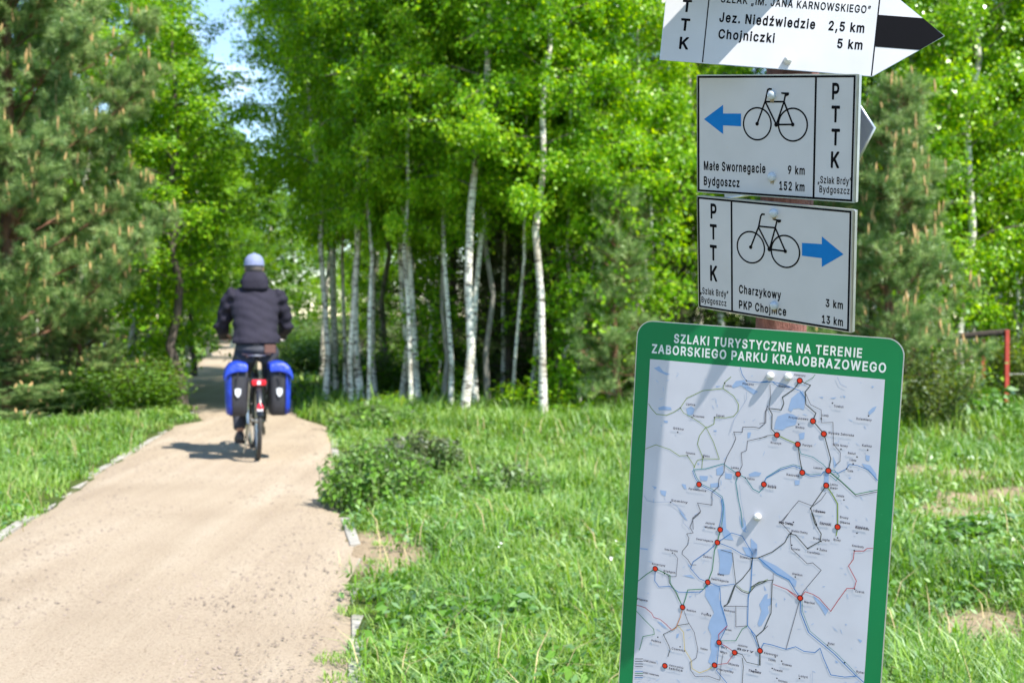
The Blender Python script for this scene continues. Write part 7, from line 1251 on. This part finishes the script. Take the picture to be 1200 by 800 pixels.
# rider ---------------------------------------------------------
M['jacket'] = mat_plain('dark_jacket_cloth', (.024, .022, .034), .8, spec=.15, var=.2, scale=10, bump=.012, bscale=9)
M['trousers'] = mat_plain('dark_trouser_cloth', (.035, .037, .048), .8, var=.25, scale=14, bump=.006, bscale=16)
M['cap'] = mat_plain('blue_grey_cap', (.19, .22, .36), .8, var=.12, scale=40); M['skin'] = mat_plain('skin', (.50, .27, .19), .5, var=.08, scale=40)
M['hair'] = mat_plain('short_hair', (.10, .085, .075), .8, var=.4, scale=120); M['shoe'] = mat_plain('shoe_leather', (.05, .042, .04), .55, var=.3)
pr_ = placed('person', 'cyclist in dark jacket and blue-grey cap riding away', 'person')
HEAD_DROP = .02
def body_shell():
    b = MB()
    # pelvis, torso, neck, head
    b.rings([((0, .20, .93), .13, .10), ((0, .24, .99), .165, .125), ((0, .29, 1.12), .155, .11), ((0, .38, 1.30), .175, .12), ((0, .46, 1.47), .185, .10), ((0, .48, 1.55), .10, .08), ((0, .49, 1.58), .06, .06)], 16)
    b.tube([(0, .49, 1.52), (0, .535, 1.66)], [.062, .056], 12)
    b.rings([((0, .565, 1.625), .035, .045), ((0, .57, 1.65), .058, .075), ((0, .555, 1.70), .074, .094), ((0, .545, 1.75), .079, .100), ((0, .54, 1.80), .072, .092), ((0, .54, 1.835), .045, .06)], 16)
    b.tube([(0, .655, 1.725), (0, .675, 1.695), (0, .655, 1.685)], [.010, .015, .012], 8)        # nose
    b.tube([(-.022, .650, 1.660), (.022, .650, 1.660)], .010, 8)                                   # lips
    for s in (-1, 1):
        b.ball((s * .080, .545, 1.715), .022, 10, 8, (.45, .8, 1.3))                               # ears
        b.ball((s * .028, .640, 1.738), .013, 8, 6)                                                # brow and eye
        b.tube([(s * .185, .46, 1.49), (s * .27, .53, 1.22), (s * .275, .56, 1.19), (s * .272, .795, 1.105)], [.055, .043, .042, .028], 10)
        # palm and fingers closed round the grip
        b.rings([((s * .272, .77, 1.102), .022, .03), ((s * .268, .80, 1.108), .040, .02), ((s * .262, .83, 1.106), .040, .018)], 10)
        gx0 = .222
        for k in range(4):
            gx_ = s * (gx0 + .025 * k); gy = .838 - (gx0 + .025 * k - .2) * .36; rr_ = (.0088, .0095, .0092, .0080)[3 - k] if s > 0 else (.0088, .0095, .0092, .0080)[3 - k]
            ex = (.0, .004, .003, -.004)[k]
            b.tube([(gx_, gy - .012, 1.107), (gx_, gy + .018 + ex, 1.106), (gx_, gy + .034 + ex, 1.086), (gx_, gy + .026 + ex, 1.058), (gx_, gy + .004, 1.050)], [rr_ * 1.1, rr_, rr_, rr_ * .95, rr_ * .85], 8)
        b.tube([(s * .238, .79, 1.098), (s * .212, .815, 1.085), (s * .202, .845, 1.062), (s * .207, .86, 1.052)], [.013, .011, .0095, .008], 8)   # thumb
    # legs
    b.tube([(-.095, .24, .965), (-.135, .56, .655)], [.085, .058], 12); b.tube([(-.135, .56, .655), (-.14, .50, .52), (-.14, .37, .235)], [.056, .056, .036], 12)
    b.tube([(-.14, .355, .205), (-.14, .44, .165), (-.14, .55, .15)], [.034, .034, .022], 10)
    b.tube([(.095, .24, .965), (.135, .66, .865)], [.085, .058], 12); b.tube([(.135, .66, .865), (.14, .58, .74), (.14, .35, .57)], [.056, .056, .036], 12)
    b.tube([(.14, .335, .545), (.14, .42, .50), (.14, .52, .485)], [.034, .034, .022], 10)
    return fuse(b.build('body', M['skin'], pr_), .0075, 2)
body_shell()
def jacket():
    b = MB()
    b.rings([((0, .235, 1.035), .208, .155), ((0, .243, 1.06), .213, .157), ((0, .28, 1.13), .198, .145), ((0, .34, 1.25), .205, .145), ((0, .40, 1.37), .218, .145), ((0, .445, 1.46), .222, .125), ((0, .465, 1.515), .185, .10), ((0, .48, 1.565), .10, .085)], 24)
    for s in (-1, 1):
        b.tube([(s * .165, .455, 1.475), (s * .215, .475, 1.44), (s * .255, .51, 1.33), (s * .286, .545, 1.205), (s * .288, .60, 1.160), (s * .28, .70, 1.135), (s * .275, .775, 1.115)], [.080, .082, .075, .068, .064, .055, .042], 14)
        # slack folds at the elbow
        b.torus((s * .298, .56, 1.18), .052, .020, 'z', 16, 6)
    o = fuse(b.build('jacket', M['jacket'], pr_), .011, 3)
    me = o.data; n = len(me.vertices); co = np.empty(n * 3, np.float32); me.vertices.foreach_get('co', co); co = co.reshape(-1, 3)
    no = np.empty(n * 3, np.float32); me.vertices.foreach_get('normal', no); no = no.reshape(-1, 3)
    w = np.sin(co[:, 2] * 70 + 5 * np.sin(co[:, 0] * 9) + co[:, 1] * 12) * .5 + np.sin(co[:, 2] * 38 + co[:, 0] * 30 + 2 * np.sin(co[:, 1] * 20)) * .5
    amp = (.004 + .012 * vnoise(co[:, 0] * 2 + co[:, 1], co[:, 2], 7.0, 3)) * (.6 + .6 * (np.abs(co[:, 0]) > .2)); co += no * (w * amp)[:, None]; me.vertices.foreach_set('co', co.ravel()); me.update()
    h = MB(); h.torus((0, .482, 1.59), .090, .042, 'z', 28, 10); h.torus((0, .492, 1.64), .084, .030, 'z', 28, 10); h.rings([((0, .40, 1.48), .06, .02), ((0, .375, 1.53), .125, .05), ((0, .385, 1.61), .122, .055), ((0, .415, 1.685), .092, .045)], 16)
    q = fuse(h.build('hood', M['jacket'], o), .010, 4)
    s_ = MB(); s_.torus((0, .238, 1.042), .209, .008, 'z', 40, 6); s_.V = [(x, .238 + (y - .238) * .76, z) for x, y, z in s_.V]; s_.build('hem', M['jacket'], o)
jacket()
def trousers():
    b = MB()
    b.rings([((0, .215, .935), .13, .12), ((0, .225, .975), .176, .15), ((0, .24, 1.02), .184, .142), ((0, .26, 1.06), .165, .125)], 18)
    b.tube([(-.085, .225, .955), (-.125, .42, .80), (-.14, .57, .66)], [.112, .098, .078], 14); b.tube([(-.14, .565, .66), (-.14, .51, .52), (-.145, .41, .32), (-.145, .375, .245)], [.076, .076, .060, .055], 14)
    b.tube([(.085, .225, .955), (.125, .45, .93), (.14, .67, .87)], [.112, .098, .078], 14); b.tube([(.14, .665, .87), (.14, .58, .74), (.145, .41, .61), (.145, .36, .575)], [.076, .076, .060, .055], 14)
    o = fuse(b.build('trousers', M['trousers'], pr_), .011, 3)
    q = MB(); q.box((.115, .092, .985), (.10, .012, .075), bev=.005); q.build('back_pocket', mat_plain('brown_pocket', (.12, .055, .04), .7), o)
trousers()
for s, (fy, fz, tiltv) in ((-1, (.36, .125, .0)), (1, (.34, .462, .0))):
    b = MB(); x = s * .143
    rows = [(-.045, .030, .035, .02), (-.03, .040, .055, .05), (.02, .043, .062, .055), (.09, .046, .05, .035), (.16, .048, .04, .025), (.22, .035, .03, .018), (.24, .015, .018, .012)]
    V = []; n = 12
    for y, hw, hh, zc in rows:
        for k in range(n): a = 6.2832 * k / n; V.append((x + hw * math.cos(a), fy + y, fz + max(0.0, zc + hh * math.sin(a) * .9)))
    b.add(V, [(i * n + k, i * n + (k + 1) % n, (i + 1) * n + (k + 1) % n, (i + 1) * n + k) for i in range(len(rows) - 1) for k in range(n)] + [tuple(range(n)), tuple((len(rows) - 1) * n + k for k in range(n))])
    sh = b.build('shoe', M['shoe'], pr_)
    b = MB(); b.box((x, fy + .095, fz + .004), (.088, .27, .018), bev=.006); b.build('sole', M['rubber_grip'], sh)
def cap():
    b = MB(); n = 24; V = []; F = []; rows = [(1.745, .093, .112), (1.78, .091, .110), (1.815, .080, .098), (1.842, .055, .068), (1.856, .018, .022)]
    for z, rx, ry in rows:
        for k in range(n): a = 6.2832 * k / n; V.append((rx * math.cos(a), .540 + ry * math.sin(a), z))
    for i in range(len(rows) - 1):
        for k in range(n): F.append((i * n + k, i * n + (k + 1) % n, (i + 1) * n + (k + 1) % n, (i + 1) * n + k))
    F.append(tuple((len(rows) - 1) * n + k for k in range(n))); b.add(V, F); o = b.build('cap', M['cap'], pr_)
    b = MB(); V = []; F = []
    for j, (rx, ry) in enumerate(((.090, .105), (.084, .165), (.05, .190))):
        for k in range(9): a = math.radians(20 + 140 * k / 8); V.append((rx * math.cos(a), .54 + ry * math.sin(a), 1.748 - j * .008))
    for j in range(2):
        for k in range(8): F.append((j * 9 + k, j * 9 + k + 1, (j + 1) * 9 + k + 1, (j + 1) * 9 + k))
    b.add(V, F); q = b.build('peak', M['cap'], o); m_ = q.modifiers.new('t', 'SOLIDIFY'); m_.thickness = .004
    b = MB(); b.ball((0, .54, 1.857), .010, 10, 6); b.build('button', M['cap'], o)
    b = MB(); b.torus((0, .540, 1.748), .0935, .004, 'z', 30, 6); b.V = [(x, .54 + (y - .54) * 1.2, z) for x, y, z in b.V]; b.build('band', M['cap'], o)
    b = MB(); b.rings([((0, .535, 1.665), .058, .066), ((0, .528, 1.70), .080, .088), ((0, .532, 1.752), .085, .100)], 20); q = b.build('hair', M['hair'], pr_)
cap()
